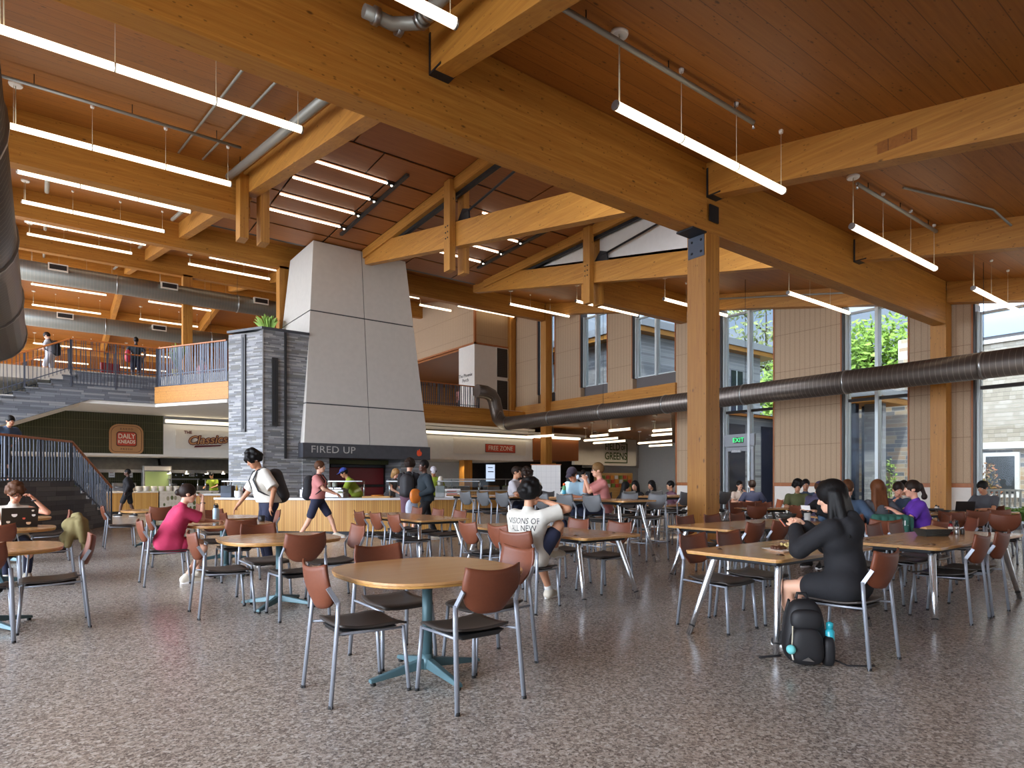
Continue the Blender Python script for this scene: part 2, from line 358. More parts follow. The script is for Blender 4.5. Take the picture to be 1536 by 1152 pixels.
# girders
def girder(v, w, zb, u0, u1):
    zt = min(ceil(v), ceil(v + w)); m = MB().box(u0, v, zb, u1, v + w, zt + .02); struct('girder_beam', m, M['glu_x'], bevel=.006)
girder(7.05, .33, 5.9, -7.6, 21.05)
girder(16.2, .33, 7.78, -7.6, 4.12); girder(16.2, .33, 7.78, 15.5, 21.05)
girder(25.2, .33, 9.7, -7.6, 21.05)
for v, zb in ((34.4, 11.4), (43.6, 13.2), (52.8, 12.5), (62, 11.6)): girder(v, .33, zb, -7.6, 21.05)
# purlins
def purlin(u, v0, v1, w=.27, drop=0.):
    z = lambda v: (purl(v) - drop if v <= RIDGE else ceil(v) - .72, ceil(v) + .02)
    a, b = z(v0), z(v1)
    m = MB().hexa([(u - w / 2, v0, a[0]), (u + w / 2, v0, a[0]), (u + w / 2, v1, b[0]), (u - w / 2, v1, b[0])], [(u - w / 2, v0, a[1]), (u + w / 2, v0, a[1]), (u + w / 2, v1, b[1]), (u - w / 2, v1, b[1])])
    struct('purlin_beam', m, M['glu_y'], bevel=.005)
SP = [(-3.0, 7.05), (7.38, 16.2), (16.53, 25.2), (25.53, 34.4), (34.73, 43.6), (44.6, 52.8), (53.13, 62)]
for u in (-7.3, -1.6, 4.1): 
    for a, b in SP: purlin(u, a, b)
for u in (9.85, 15.5):
    for a, b in [SP[0]] + SP[3:]: purlin(u, a, b)
for u in (21.3,):
    for a, b in SP[:4]: purlin(u, a, b, .4)
# hanger shoes where purlins meet the first girder
for u in (4.1, 9.85, 15.5):
    z = purl(7.05); m = MB().box(u - .145, 6.75, z - .03, u + .145, 7.04, z - .004).box(u - .145, 7.0, z - .004, u - .137, 7.04, z + .5)
    m.build('beam_hanger', M['steel'], kind='structure')
# scissor trusses in the monitor: chord, rafter, twin king post, tie rod
for k, u in enumerate((9.85, 15.45)):
    t = thing('roof_truss', ['glulam king post truss over the dining floor left of the tall timber column', 'glulam king post truss against the white plaster gable'][k], 'truss', (u, 15.9, 0))
    v0, v1 = 7.38, 23.3
    def zz(v): return purl(v)
    ch = MB().hexa([(-.13, v0 - 15.9, zz(v0)), (.13, v0 - 15.9, zz(v0)), (.13, v1 - 15.9, zz(v1)), (-.13, v1 - 15.9, zz(v1))], [(-.13, v0 - 15.9, zz(v0) + .72), (.13, v0 - 15.9, zz(v0) + .72), (.13, v1 - 15.9, zz(v1) + .72), (-.13, v1 - 15.9, zz(v1) + .72)])
    ch.build('bottom_chord', M['glu_y'], t, bevel=.005)
    va, vb = 7.4, 22.4
    rf = MB().hexa([(-.2, va - 15.9, panel_z(va) - .36), (.2, va - 15.9, panel_z(va) - .36), (.2, vb - 15.9, panel_z(vb) - .3), (-.2, vb - 15.9, panel_z(vb) - .3)], [(-.2, va - 15.9, panel_z(va) + .02), (.2, va - 15.9, panel_z(va) + .02), (.2, vb - 15.9, panel_z(vb) + .02), (-.2, vb - 15.9, panel_z(vb) + .02)])
    rf.build('rafter', M['glu_y'], t, bevel=.005)
    MB().beam((0, va - 15.5, panel_z(va) - .42), (0, vb - 16.6, panel_z(vb) - .36), .12, .1).build('steel_flitch', M['steel'], t)
    zb = 1.35 + 6.14
    for s in (-1, 1):
        p = MB().box(s * .24 - .1, -.2, zb, s * .24 + .1, .13, panel_z(15.9) - .02).build('king_post', M['glu_z'], t, bevel=.006)
        if s < 0:
            for a in range(3):
                for b_ in (-1, 1): MB().tube([(-.341, -.035 + b_ * .06, zz(15.9) + .2 + a * .17), (-.355, -.035 + b_ * .06, zz(15.9) + .2 + a * .17)], .024, 8).build('bolt_head', M['steel'], p)
    rd = MB().tube([(0, -.5, zz(15.4) + .95), (0, 7.75 - 15.9, panel_z(7.7) - .4)], .035, 8).build('tie_rod', M['steel'], t)
    MB().extr([(-.03, -.1, zz(15.8) + .72), (-.03, -.75, zz(15.15) + .72), (-.03, -.7, zz(15.2) + 1.05), (-.03, -.4, zz(15.5) + 1.1)], (.06, 0, 0)).build('rod_bracket', M['steel'], t)
# end of purlin line at the first bay: twin king post beside the chimney bay
t = thing('king_post_pair', 'pair of short hanging timber posts at the near corner of the panelled bay', 'post', (4.1, 16.0, 0))
for s in (-1, 1): MB().box(s * .24 - .1, -.3, 7.1, s * .24 + .1, .1, 8.6).build('king_post', M['glu_z'], t, bevel=.006)
# columns
def column(u, v, w, z0, z1, label):
    m = MB().box(u, v, z0, u + w, v + w, z1); return struct('timber_column', m, M['glu_z'], label, 'column', bevel=.008)
column(9.72, 7.06, .415, 0, 7.1, 'tall glulam column standing alone on the dining floor')
column(21.1, 7.06, .415, 0, 6.9, 'glulam column against the window wall under the girder end')
column(21.1, 25.2, .43, 0, 10.5, 'far glulam column on the window wall beyond the round duct')
column(21.15, 28.3, .35, MEZ - .8, 11, 'slim timber post in the far upper corner of the window wall')
column(7.5, 25.2, .43, MEZ, 9.8, 'timber post on the mezzanine left of the tapered chimney')
column(5.6, 34.4, .43, MEZ, 11.5, 'timber post on the mezzanine behind the slate pier')
column(17.6, 27.6, .5, 0, 2.6, 'orange timber column under the serving counter ceiling')
column(28.4, 33.4, .5, 0, 2.6, 'timber column below the white tiled sign wall')
MB().box(9.85 - .139, 3.6, 6.08, 9.85 - .13, 4.12, 6.25).build('slot_shade_plate', M['deck'], kind='structure')  # darker plate standing proud, its colour stands in for a shaded recess
# column bracket at the girder seat
t = thing('girder_bracket', 'dark steel bracket bolted under the girder on the lone column', 'bracket', (9.72, 7.06, 5.9))
MB().box(-.4, -.02, -.03, -.001, .35, -.002).build('seat_plate', M['steel'], t)
MB().box(-.012, .03, -.42, 0, .385, -.03).build('side_plate', M['railsteel'], t)
for y in (.1, .3):
    for z in (-.12, -.33): MB().ball((-.014, y, z), .024, 6).build('bolt_head', M['steel'], t)
t = thing('purlin_bracket', 'black steel angle under the purlin beside the lone column', 'bracket', (9.9, 6.93, 6.1))
MB().box(-.13, .07, 0, .13, .1, .3).build('angle_plate', M['steel'], t)
# ---------------------------------------------------------------- window wall (x = UW)
TH = .45
def wallseg(v0, v1, z0=0, top=None):
    if z0 < 1:
        struct('wall_right', MB().box(UW, v0, 0, UW + TH, v1, 1.15), M['white'])
        MB().box(UW - .03, v0, 1.15, UW + TH, v1, 1.27).build('trim_rail', M['trim'], kind='structure'); z0 = 1.27
    zt0, zt1 = (ceil(v0), ceil(v1)) if top is None else (top, top)
    m = MB().hexa([(UW, v0, z0), (UW + TH, v0, z0), (UW + TH, v1, z0), (UW, v1, z0)], [(UW, v0, zt0), (UW + TH, v0, zt0), (UW + TH, v1, zt1), (UW, v1, zt1)])
    struct('wall_right', m, M['acous_y'])
wn = 0
def window(v0, v1, z0, trans=None, spandrel=None, door=False):
    global wn; wn += 1
    fu = UW + .3; zt = purl((v0 + v1) / 2) + .05
    w = thing('window_%d' % wn, ['far narrow upper window beside the farthest wall column', 'upper window left of the lone column, second from the far corner', 'upper window just left of the lone column', 'tall window with a glazed exit door', 'tall window showing green trees and fieldstone', 'tall window at the right edge showing the shingled house', 'tall window nearest the viewer'][wn - 1], 'window', (fu, (v0 + v1) / 2, 0), kind='structure')
    h = (v1 - v0) / 2; fr = MB(); t = .075
    fr.box(-.06, -h, z0, .06, -h + t, zt).box(-.06, h - t, z0, .06, h, zt).box(-.06, -h, z0, .06, h, z0 + t).box(-.06, -h, zt - t, .06, h, zt)
    fr.box(-.2, h - .05, z0, .14, h, zt).build('window_frame', M['frame'], w, bevel=.004)
    MB().box(-.17, -.05, z0, .1, .05, zt).build('mullion', M['frame'], w, bevel=.004)
    if trans: MB().box(-.07, -h, trans - .05, .06, h, trans + .05).build('transom', M['darkframe'], w)
    for s in (-1, 1):
        MB().box(-.01, min(0, s * h), z0, .002, max(0, s * h), zt).build('glass_pane', M['glass'], w)
    # reveals and lining
    rv = MB().box(UW - fu - .02, h, z0 - .02, .1, h + .05, zt + .2); rv.build('dark_jamb', M['darkframe'], w)
    MB().box(UW - fu - .03, -h - .04, z0, .1, -h, zt + .2).build('oak_jamb', M['trim'], w)
    MB().box(UW - fu - .035, h + .05, z0, UW - fu + .02, h + .09, zt + .2).build('oak_casing', M['trim'], w)
    if spandrel: MB().box(-.08, -h, spandrel, .1, h, z0 + .02).build('spandrel_panel', M['spandrel'], w)
    else: MB().box(-.24, -h, 0, .12, h, z0 + .01).build('window_curb', M['darkframe'], w)
    return w
win = [(25.0, 26.35), (21.2, 22.98), (17.2, 19.54), (12.72, 14.93), (8.24, 10.2), (4.0, 6.48), (-.6, 2.0)]  # last window is out of view, added to let in light
for i, (a, b) in enumerate(win):
    if i < 3: window(a, b, 6.0, spandrel=5.5)
    else: window(a, b, .14, trans=4.04)
    zt = purl((a + b) / 2)
segs = [(26.39, 28.6), (23.02, 24.96), (19.58, 21.16), (14.97, 17.16), (10.24, 12.68), (6.52, 8.2), (2.04, 3.96), (-3.0, -.64)]
for i, (a, b) in enumerate(segs): wallseg(a, b, 5.4 if i < 3 else 0)
struct('sill_beam', MB().box(UW - .12, 17.1, 4.39, UW + TH, 28.7, 5.5), M['glu_y'], bevel=.006)
MB().box(UW - .03, 17.1, 0, UW + TH, 17.16, 4.39).build('trim_wall_end', M['trim'], kind='structure')
# exit door inside the fourth window
t = thing('exit_door', 'glazed exit door under a green sign in the tall window', 'door', (UW + .22, 14.25, 0))
MB().box(-.05, -.62, .14, .05, -.5, 2.66).box(-.05, .5, .14, .05, .6, 2.66).box(-.05, -.5, 2.5, .05, .5, 2.66).box(-.05, -.5, .14, .05, .5, .4).build('door_frame', M['alu'], t, bevel=.004)
MB().box(-.07, -.66, 2.68, .05, .64, 3.16).build('header_panel', M['alu'], t, bevel=.004)
MB().tube([(-.1, -.44, .85), (-.1, -.44, 1.35)], .02, 8).build('door_handle', M['chrome'], t)
MB().box(-.12, -.1, 2.45, -.05, .3, 2.55).build('door_closer', M['chrome'], t)
def text(name, s, size, mat, parent=None, loc=(0, 0, 0), rot=(R(90), 0, 0), ext=.004, shear=0, space=1., align='CENTER', sx=1., offset=0., mesh=True, **tg):
    cu = bpy.data.curves.new(name, 'FONT'); cu.body = s; cu.size = size; cu.align_x = align; cu.align_y = 'CENTER'; cu.extrude = ext; cu.shear = shear; cu.space_character = space; cu.offset = offset
    cu.resolution_u = 3
    o = bpy.data.objects.new(name, cu); C.objects.link(o); cu.materials.append(mat)
    o.location = loc; o.rotation_euler = rot; o.scale = (sx, 1, 1)
    if mesh:
        bpy.context.view_layer.update(); me = bpy.data.meshes.new_from_object(o.evaluated_get(bpy.context.evaluated_depsgraph_get())); bpy.data.objects.remove(o); o = bpy.data.objects.new(name, me); C.objects.link(o); o.location = loc; o.rotation_euler = rot; o.scale = (sx, 1, 1)
    if parent is not None: o.parent = parent
    tag(o, **tg); return o
ROT_U = (R(90), 0, R(-90))     # letters on a face that looks towards -x
s = thing('exit_sign', 'green lit EXIT sign above the glazed door', 'sign', (UW + .13, 14.25, 2.92))
MB().box(-.02, -.2, -.11, .02, .2, .11).build('sign_case', M['darkframe'], s)
text('exit_lettering', 'EXIT', .24, M['exit'], s, (-.024, 0, 0), ROT_U)
# far corner volume on the mezzanine
PZ = 8.8
struct('wall_porch', MB().box(18.9, 28.6, 4.4, 19.0, 30.2, PZ), M['white'])
struct('wall_porch_front', MB().box(19.0, 28.6, 4.4, 21.2, 28.7, PZ), M['white'])
struct('wall_porch_panels', MB().box(18.9, 28.62, PZ + .1, 19.0, 43, 13.6), M['acous_y'])
struct('wall_porch_panels', MB().box(19.0, 28.6, PZ + .1, 21.2, 28.7, 11.3), M['acous_x'])
MB().box(18.86, 28.55, PZ, 19.02, 43, PZ + .1).build('trim_porch', M['trim'], kind='structure')
MB().box(18.86, 28.55, PZ, 21.2, 28.62, PZ + .1).build('trim_porch', M['trim'], kind='structure')
MB().box(18.86, 28.54, PZ + .1, 18.98, 28.66, 11.3).build('trim_porch', M['trim'], kind='structure')
struct('ceiling_porch', MB().box(19, 30.2, PZ - .1, 27, 43, PZ + .02), M['panel'])
struct('wall_porch_back', MB().box(26.9, 30.2, MEZ, 27, 43, PZ), M['slats'])
struct('wall_porch_end', MB().box(19, 42.9, MEZ, 27, 43, PZ), M['glu_x'])
for z0 in (5.3, 7.1):
    s = thing('louvre_panel', ['lower', 'upper'][z0 > 6] + ' dark louvred panel in the white corner wall above the duct elbow', 'louvre', (20.75, 28.58, z0))
    MB().box(-.42, -.02, 0, .4, .015, 1.7).build('frame', M['white'], s)
    lv = MB()
    for i in range(16): lv.beam((-.36, -.03, .1 + i * .1), (.34, -.03, .1 + i * .1), .02, .07)
    lv.build('blades', M['darkframe'], s); MB().box(-.37, -.022, .05, .35, -.018, 1.66).build('backing', M['black'], s)
text('wall_lettering', 'The Phoenix\nPorch', .27, M['black'], None, (18.89, 29.5, 7.05), ROT_U, label='dark lettering reading The Phoenix Porch on the white upper wall', cat='lettering')
# ---------------------------------------------------------------- mezzanine
mz = [(-16, 26.62), (3.5, 26.62), (5.26, 23.6), (7.2, 23.6), (7.2, 25.8), (12.1, 25.8), (12.1, 27.6), (21.5, 27.6), (21.5, 71), (-16, 71)]
struct('floor_mezzanine', MB().prism(mz, MEZ - .42, MEZ), M['offwhite'])
struct('wall_far', MB().box(-16, 70.6, MEZ, 21.5, 71, 13), M['glu_x'])
struct('wall_far_right', MB().box(18.9, 43, MEZ, 19.1, 71, 13.6), M['slats'])
d30 = Vector((.5, -.866, 0))
struct('fascia_beam', MB().beam((3.44, 26.6, 4.5), (5.3, 23.38, 4.5), .22, .6), M['glu_x'])
struct('fascia_beam', MB().box(12.0, 27.38, 4.2, 21.45, 27.62, 5.15), M['glu_x'])
# wide soffit bulkheads under the mezzanine
struct('ceiling_soffit', MB().prism([(-16, 26.6), (3.4, 26.6), (5.2, 23.5), (7.2, 23.5), (7.2, 30), (-16, 30)], 4.08, 4.2), M['white'])
struct('ceiling_soffit', MB().box(12, 27.2, 4.08, 22, 40, 4.2), M['white'])
struct('ceiling_annex', MB().box(21.7, 17.1, 4.39, 41, 27.2, 4.5).box(22, 27.2, 4.39, 41, 38, 4.5), M['deck'])
# ---------------------------------------------------------------- railings
def railing(name, label, pts, zs, h, post_gap=1.3, bal_gap=.13, under=.35, wob=.09, thick=.012, wide=.045, hr_w=.06):
    """pts plan points, zs walking level at each; every post and baluster its own part"""
    t = thing(name, label, 'railing', (pts[0][0], pts[0][1], zs[0])); o = Vector((pts[0][0], pts[0][1], zs[0]))
    P = [Vector((p[0], p[1], z)) - o for p, z in zip(pts, zs)]
    hr = MB(); bt = MB(); rnd = random.Random(len(label)); unit = MB().box(-.5, -.5, 0, .5, .5, 1).mesh('baluster'); unit.materials.append(M['railsteel'])
    upost = MB().box(-.5, -.5, 0, .5, .5, 1).mesh('post'); upost.materials.append(M['railsteel'])
    for a, b in zip(P, P[1:]):
        hr.beam(a + Vector((0, 0, h)), b + Vector((0, 0, h)), hr_w + .02, .055); bt.beam(a + Vector((0, 0, .06)), b + Vector((0, 0, .06)), .03, .03)
        if under > .1: bt.beam(a + Vector((0, 0, -under)), b + Vector((0, 0, -under)), .03, .03)
        L = (b - a).length; ang = math.atan2((b - a).y, (b - a).x)
        n = max(1, round(L / post_gap))
        for i in range(n + 1):
            if i == n and b is not P[-1]: continue
            p = a.lerp(b, i / n); q = bpy.data.objects.new('post', upost); C.objects.link(q); q.parent = t; q.location = p + Vector((0, 0, -under - .1)); q.scale = (.055, .03, h + under + .08); q.rotation_euler = (0, 0, ang)
        m = int(L / bal_gap)
        for i in range(m):
            p = a.lerp(b, (i + .5) / m); q = bpy.data.objects.new('baluster', unit); C.objects.link(q); q.parent = t; q.location = p + Vector((0, 0, -under))
            q.scale = (wide, thick, h + under - .02); q.rotation_euler = (0, R(rnd.uniform(-1, 1) * wob * 20), ang)
    hr.build('handrail', M['handrail'], t, bevel=.012); bt.build('bottom_rail', M['railsteel'], t)
    return t
railing('guard_railing', 'slanted mezzanine railing between the stone landing and the slate pier', [(3.5, 26.5), (5.2, 23.52)], [MEZ, MEZ], 1.05, bal_gap=.09, wide=.05)
railing('guard_railing', 'mezzanine railing along the top of the grey stone stair landing', [(.85, 26.5), (3.46, 26.5)], [MEZ, MEZ], 1.05, bal_gap=.1, wide=.02, under=.5)
railing('guard_railing', 'mezzanine railing in front of the white corner wall right of the chimney', [(12.4, 27.42), (18.4, 27.42)], [MEZ, MEZ], 1.05, bal_gap=.11, under=.3)
railing('stair_railing', 'sloping upper stair railing behind the big left duct', [(-4.2, 26.5), (.83, 26.5)], [MEZ - 2.45, MEZ], 1.05, bal_gap=.12, wide=.02, under=.05)
railing('stair_railing', 'far side railing of the upper stair flight', [(-4.2, 28.15), (.83, 28.15), (3.2, 28.15)], [MEZ - 2.45, MEZ, MEZ], 1.0, bal_gap=.14, wide=.02, under=.02)
# upper flight and landing, stone clad
N = 14; rise, run = .17, .335; prof = [(3.46, 5.15), (.95, 5.15)]; u, z = .95, 5.15
tr = []
for i in range(N):
    z -= rise; prof.append((u, z)); tr.append((u, z)); u -= run; prof.append((u, z))
prof += [(u, z - .75)]; ub = 1.39; prof += [(ub, 4.2), (3.46, 4.2)]
struct('stair_flight_wall', MB().extr([(a, 26.5, b) for a, b in reversed(prof)], (0, .14, 0)), M['slate_l'])
struct('stair_flight_upper', MB().extr([(a, 26.64, b) for a, b in reversed(prof)], (0, 1.6, 0)), M['offwhite'])
for (a, b) in tr[:12]: MB().box(a - run - .03, 26.44, b - .03, a + .01, 28.2, b + .01).build('stair_tread', M['slate_l'], kind='structure')
struct('wall_stair_back', MB().extr([(-8, 28.3, 1.2), (-2.5, 28.3, 2.6), (.9, 28.3, 4.2), (.9, 28.3, 4.75), (-4, 28.3, 3.6), (-8, 28.3, 1.9)], (0, .1, 0)), M['white'])
# lower landing and flight
P1 = Vector((.7, 20.1, 0)); P2 = Vector((1.75, 22.6, 0)); dl = Vector((.51, .86, 0)).normalized(); P0 = P1 - dl * 7.5
df = (P2 - P1).normalized(); nl = Vector((-df.y, df.x, 0)); nl0 = Vector((-dl.y, dl.x, 0))
LZ = 1.35
struct('stair_landing', MB().prism([tuple(P0.xy), tuple(P1.xy), tuple((P1 + nl * 1.9).xy), tuple((P0 + nl0 * 2.2).xy)], 0, LZ), M['slate_s'])
ns = 8; rs = LZ / ns; L = (P2 - P1).length; rn = L / (ns - 1)
for i in range(ns - 1):
    a = P1 + df * (rn * i); b = P1 + df * (rn * (i + 1)); zt = LZ - rs * (i + 1)
    struct('stair_step', MB().prism([tuple(a.xy), tuple(b.xy), tuple((b + nl * 1.9).xy), tuple((a + nl * 1.9).xy)], 0, zt), M['slate_s'])
railing('stair_railing', 'lower stair railing on the grey stone landing descending to the floor', [tuple((P0 + nl0 * .06).xy), tuple((P1 + nl * .06).xy), tuple((P2 + nl * .06 + df * .1).xy)], [LZ, LZ, .12], 1.02, post_gap=1.25, bal_gap=.12, wide=.055, under=.0)
# round black bin lid / steel urn behind the railing at far left is a coffee urn shaped duct bend
# ---------------------------------------------------------------- slate pier, chimney hood, oven
struct('slate_pier_front', MB().prism([(5.94, 21.8), (7.5, 21.8), (7.5, 23.6), (5.8, 23.4)], 0, 6.42), M['slate_x'])
struct('slate_pier_side', MB().prism([(5.94, 21.8), (5.94, 21.81), (5.8, 23.4), (5.17, 23.12)], 0, 6.35), M['slate_d'])
MB().prism([(5.90, 21.75), (7.5, 21.75), (7.5, 23.7), (5.13, 23.2)], 6.42, 6.5).build('pier_coping', M['granite'], kind='structure')
MB().box(5.93, 21.775, 0, 5.96, 21.805, 6.42).build('trim_corner', M['stain'], kind='structure')
def channel(p, w, z0, z1, ang, label):  # black strips stand proud in place of dark recessed slots
    t = thing('slot_strip', label, 'channel', (p[0], p[1], z0), ang)
    MB().box(-w / 2, -.05, 0, w / 2, .03, z1 - z0).build('strip_body', M['black'], t); MB().box(-w * .15, -.065, .1, w * .12, -.05, z1 - z0 - .1).build('strip_lip', M['steel'], t)
e = Vector((-.51, .86, 0))
channel(Vector((5.94, 21.8, 0)) + e * .82, .17, 3.0, 6.3, R(120.7 + 180), 'black vertical steel channel in the bluish left face of the slate pier')
channel((6.33, 21.78), .19, 3.2, 5.5, 0, 'short black steel channel in the front face of the slate pier')
channel((6.68, 21.78), .07, 2.1, 6.4, 0, 'thin black steel channel nearest the chimney on the slate pier')
t = thing('chimney_hood', 'tall tapered pale grey panelled chimney hood above the oven', 'chimney', (9.6, 23, 0))
B0, T0 = (7.19, 21.4, 12.0, 25.6), (7.79, 22.2, 11.43, 24.8); zb, zt = 2.65, 9.93
def hp(u, v, k): return Vector((u, v, zb + (zt - zb) * k))
def lerp(a, b, k): return a + (b - a) * k
ks = [0, .19, .645, 1.0]; g = .006
for i in range(3):
    k0, k1 = ks[i] + g * (i > 0) * .5, ks[i + 1] - g * (i < 2) * .5
    r0 = [lerp(B0[j], T0[j], k0) for j in range(4)]; r1 = [lerp(B0[j], T0[j], k1) for j in range(4)]; z0, z1 = zb + (zt - zb) * k0, zb + (zt - zb) * k1
    m0, m1 = lerp(B0[0], B0[2], .5), 0
    q = MB(); c0 = (r0[0] + r0[2]) / 2; c1 = (r1[0] + r1[2]) / 2; e2 = .012
    for (a0, a1, b0, b1) in ((r0[0], c0 - e2, r1[0], c1 - e2), (c0 + e2, r0[2], c1 + e2, r1[2])):
        q = MB().hexa([(a0 - 9.6, r0[1] - 23, z0), (a1 - 9.6, r0[1] - 23, z0), (a1 - 9.6, r0[3] - 23, z0), (a0 - 9.6, r0[3] - 23, z0)], [(b0 - 9.6, r1[1] - 23, z1), (b1 - 9.6, r1[1] - 23, z1), (b1 - 9.6, r1[3] - 23, z1), (b0 - 9.6, r1[3] - 23, z1)])
        q.build('cladding_panel', M['concrete'], t, bevel=.004)
kk = .03
MB().hexa([(B0[0] + kk - 9.6, B0[1] + kk - 23, zb), (B0[2] - kk - 9.6, B0[1] + kk - 23, zb), (B0[2] - kk - 9.6, B0[3] - 23, zb), (B0[0] + kk - 9.6, B0[3] - 23, zb)], [(T0[0] + kk - 9.6, T0[1] + kk - 23, zt), (T0[2] - kk - 9.6, T0[1] + kk - 23, zt), (T0[2] - kk - 9.6, T0[3] - 23, zt), (T0[0] + kk - 9.6, T0[3] - 23, zt)]).build('shadow_gap', M['granite'], t)
bd = MB().box(7.12 - 9.6, 21.33 - 23, 2.15, 12.05 - 9.6, 25.6 - 23, 2.645).build('granite_band', M['granite'], t, bevel=.01)
text('hood_lettering', 'FIRED UP', .34, M['stain'], bd, (8.2 - 9.6, 21.325 - 23, 2.42), sx=1.12, space=1.05)
fl = MB().extr([(0, 0, 0), (.1, 0, .03), (.13, 0, .12), (.08, 0, .2), (.075, 0, .13), (.03, 0, .28), (-.02, 0, .2), (-.06, 0, .24), (-.09, 0, .1), (-.06, 0, .02)], (0, .01, 0))
fl.build('flame_emblem', plain('flame_orange', srgb(232, 84, 40), .5), bd, loc=(11.55 - 9.6, 21.315 - 23, 2.28))
# stone jambs and the oven under the hood
struct('oven_jamb', MB().box(7.25, 21.75, 0, 8.2, 23.4, 2.2), M['slate_x']); struct('oven_jamb', MB().box(11.0, 21.75, 0, 12.0, 23.4, 2.2), M['slate_x'])
t = thing('pizza_oven', 'wide dark oven with red panels under the granite band', 'oven', (9.6, 22.6, 0))
MB().box(-1.4, .5, 0, 1.4, 1.2, 2.15).build('oven_body', M['dark'], t)
MB().box(-1.05, .42, 1.2, 1.3, .5, 1.85).build('oven_door', M['red'], t, bevel=.02); MB().box(-.85, .42, .6, 1.3, .5, 1.1).build('oven_drawer', M['red'], t, bevel=.02)
MB().box(-.9, .3, 1.86, 1.3, .42, 1.95).build('oven_lintel', M['steel'], t); MB().box(-1.4, .2, 1.98, 1.4, .5, 2.14).build('olive_fascia', plain('olive_paint', srgb(74, 76, 40), .6), t)
ordn = ['first', 'second', 'third', 'fourth', 'fifth', 'sixth', 'seventh', 'eighth', 'ninth', 'tenth', 'eleventh', 'twelfth', 'thirteenth', 'fourteenth']
# ================================================================ SERVERY
def counter(name, label, pts, depth, z, mat, base=.1, over=.04, parts=True, topmat=None):
    """pts: plan polyline of the front, seen left to right; body follows it"""
    t = thing(name, label, 'counter', (pts[0][0], pts[0][1], 0)); o = Vector((pts[0][0], pts[0][1]))
    P = [Vector(p) - o for p in pts]; nrm = []
    for i in range(len(P)):
        d = (P[min(i + 1, len(P) - 1)] - P[max(i - 1, 0)]).normalized(); nrm.append(Vector((-d.y, d.x)))
    # front panel with UVs along its length
    me = bpy.data.meshes.new('front_panel'); vs = []; fs = []; uv = []; s = 0; S = []
    for i, p in enumerate(P):
        if i: s += (P[i] - P[i - 1]).length
        S.append(s); vs += [(p.x, p.y, base), (p.x, p.y, z - .05)]
    for i in range(len(P) - 1): fs.append((2 * i, 2 * i + 2, 2 * i + 3, 2 * i + 1)); uv += [(S[i], 0), (S[i + 1], 0), (S[i + 1], 1), (S[i], 1)]
    n0 = len(vs)
    for i, p in enumerate(P): q = p + nrm[i] * depth; vs += [(q.x, q.y, base), (q.x, q.y, z - .05)]
    k = len(P)
    for i in range(k - 1): fs.append((n0 + 2 * i + 2, n0 + 2 * i, n0 + 2 * i + 1, n0 + 2 * i + 3)); uv += [(S[i + 1], 0), (S[i], 0), (S[i], 1), (S[i + 1], 1)]
    fs.append((n0, 0, 1, n0 + 1)); uv += [(0, 0), (depth, 0), (depth, 1), (0, 1)]
    fs.append((2 * k - 2, n0 + 2 * k - 2, n0 + 2 * k - 1, 2 * k - 1)); uv += [(0, 0), (depth, 0), (depth, 1), (0, 1)]
    me.from_pydata(vs, [], fs); ul = me.uv_layers.new(name='UVMap'); ul.data.foreach_set('uv', [c for q in uv for c in q]); me.update()
    ob = bpy.data.objects.new('front_panel', me); C.objects.link(ob); me.materials.append(mat); ob.parent = t
    tp = MB(); kb = MB()
    for i in range(k - 1):
        a, b = P[i] - nrm[i] * over, P[i + 1] - nrm[i + 1] * over; c, d = P[i + 1] + nrm[i + 1] * (depth + over), P[i] + nrm[i] * (depth + over)
        tp.hexa([(a.x, a.y, z - .05), (b.x, b.y, z - .05), (c.x, c.y, z - .05), (d.x, d.y, z - .05)], [(a.x, a.y, z), (b.x, b.y, z), (c.x, c.y, z), (d.x, d.y, z)])
        a, b = P[i] + nrm[i] * .06, P[i + 1] + nrm[i + 1] * .06; c, d = P[i + 1] + nrm[i + 1] * (depth - .05), P[i] + nrm[i] * (depth - .05)
        kb.hexa([(a.x, a.y, 0), (b.x, b.y, 0), (c.x, c.y, 0), (d.x, d.y, 0)], [(a.x, a.y, base), (b.x, b.y, base), (c.x, c.y, base), (d.x, d.y, base)])
    tp.build('countertop', topmat or M['counter'], t); kb.build('kick_base', M['steel'], t)
    return t
A0, A1 = Vector((3.55, 17.35)), Vector((8.95, 13.35)); nn = Vector((-(A1 - A0).y, (A1 - A0).x)).normalized()
def isl(k): p = A0.lerp(A1, k) - nn * (.55 * math.sin(math.pi * k)); return (p.x, p.y)
counter('serving_counter', 'long curved serving counter with fluted oak front and white top', [isl(i / 24) for i in range(25)], .85, .92, M['flute'])
counter('serving_counter', 'short fluted oak counter below the slate pier', [(3.75, 20.9), (4.6, 20.6), (5.9, 20.5)], .8, .95, M['flute'])
counter('serving_counter', 'oak fronted counter beneath the round bread logo sign', [(2.2, 30), (3.95, 30)], .9, .9, M['flute'], topmat=M['offwhite'])
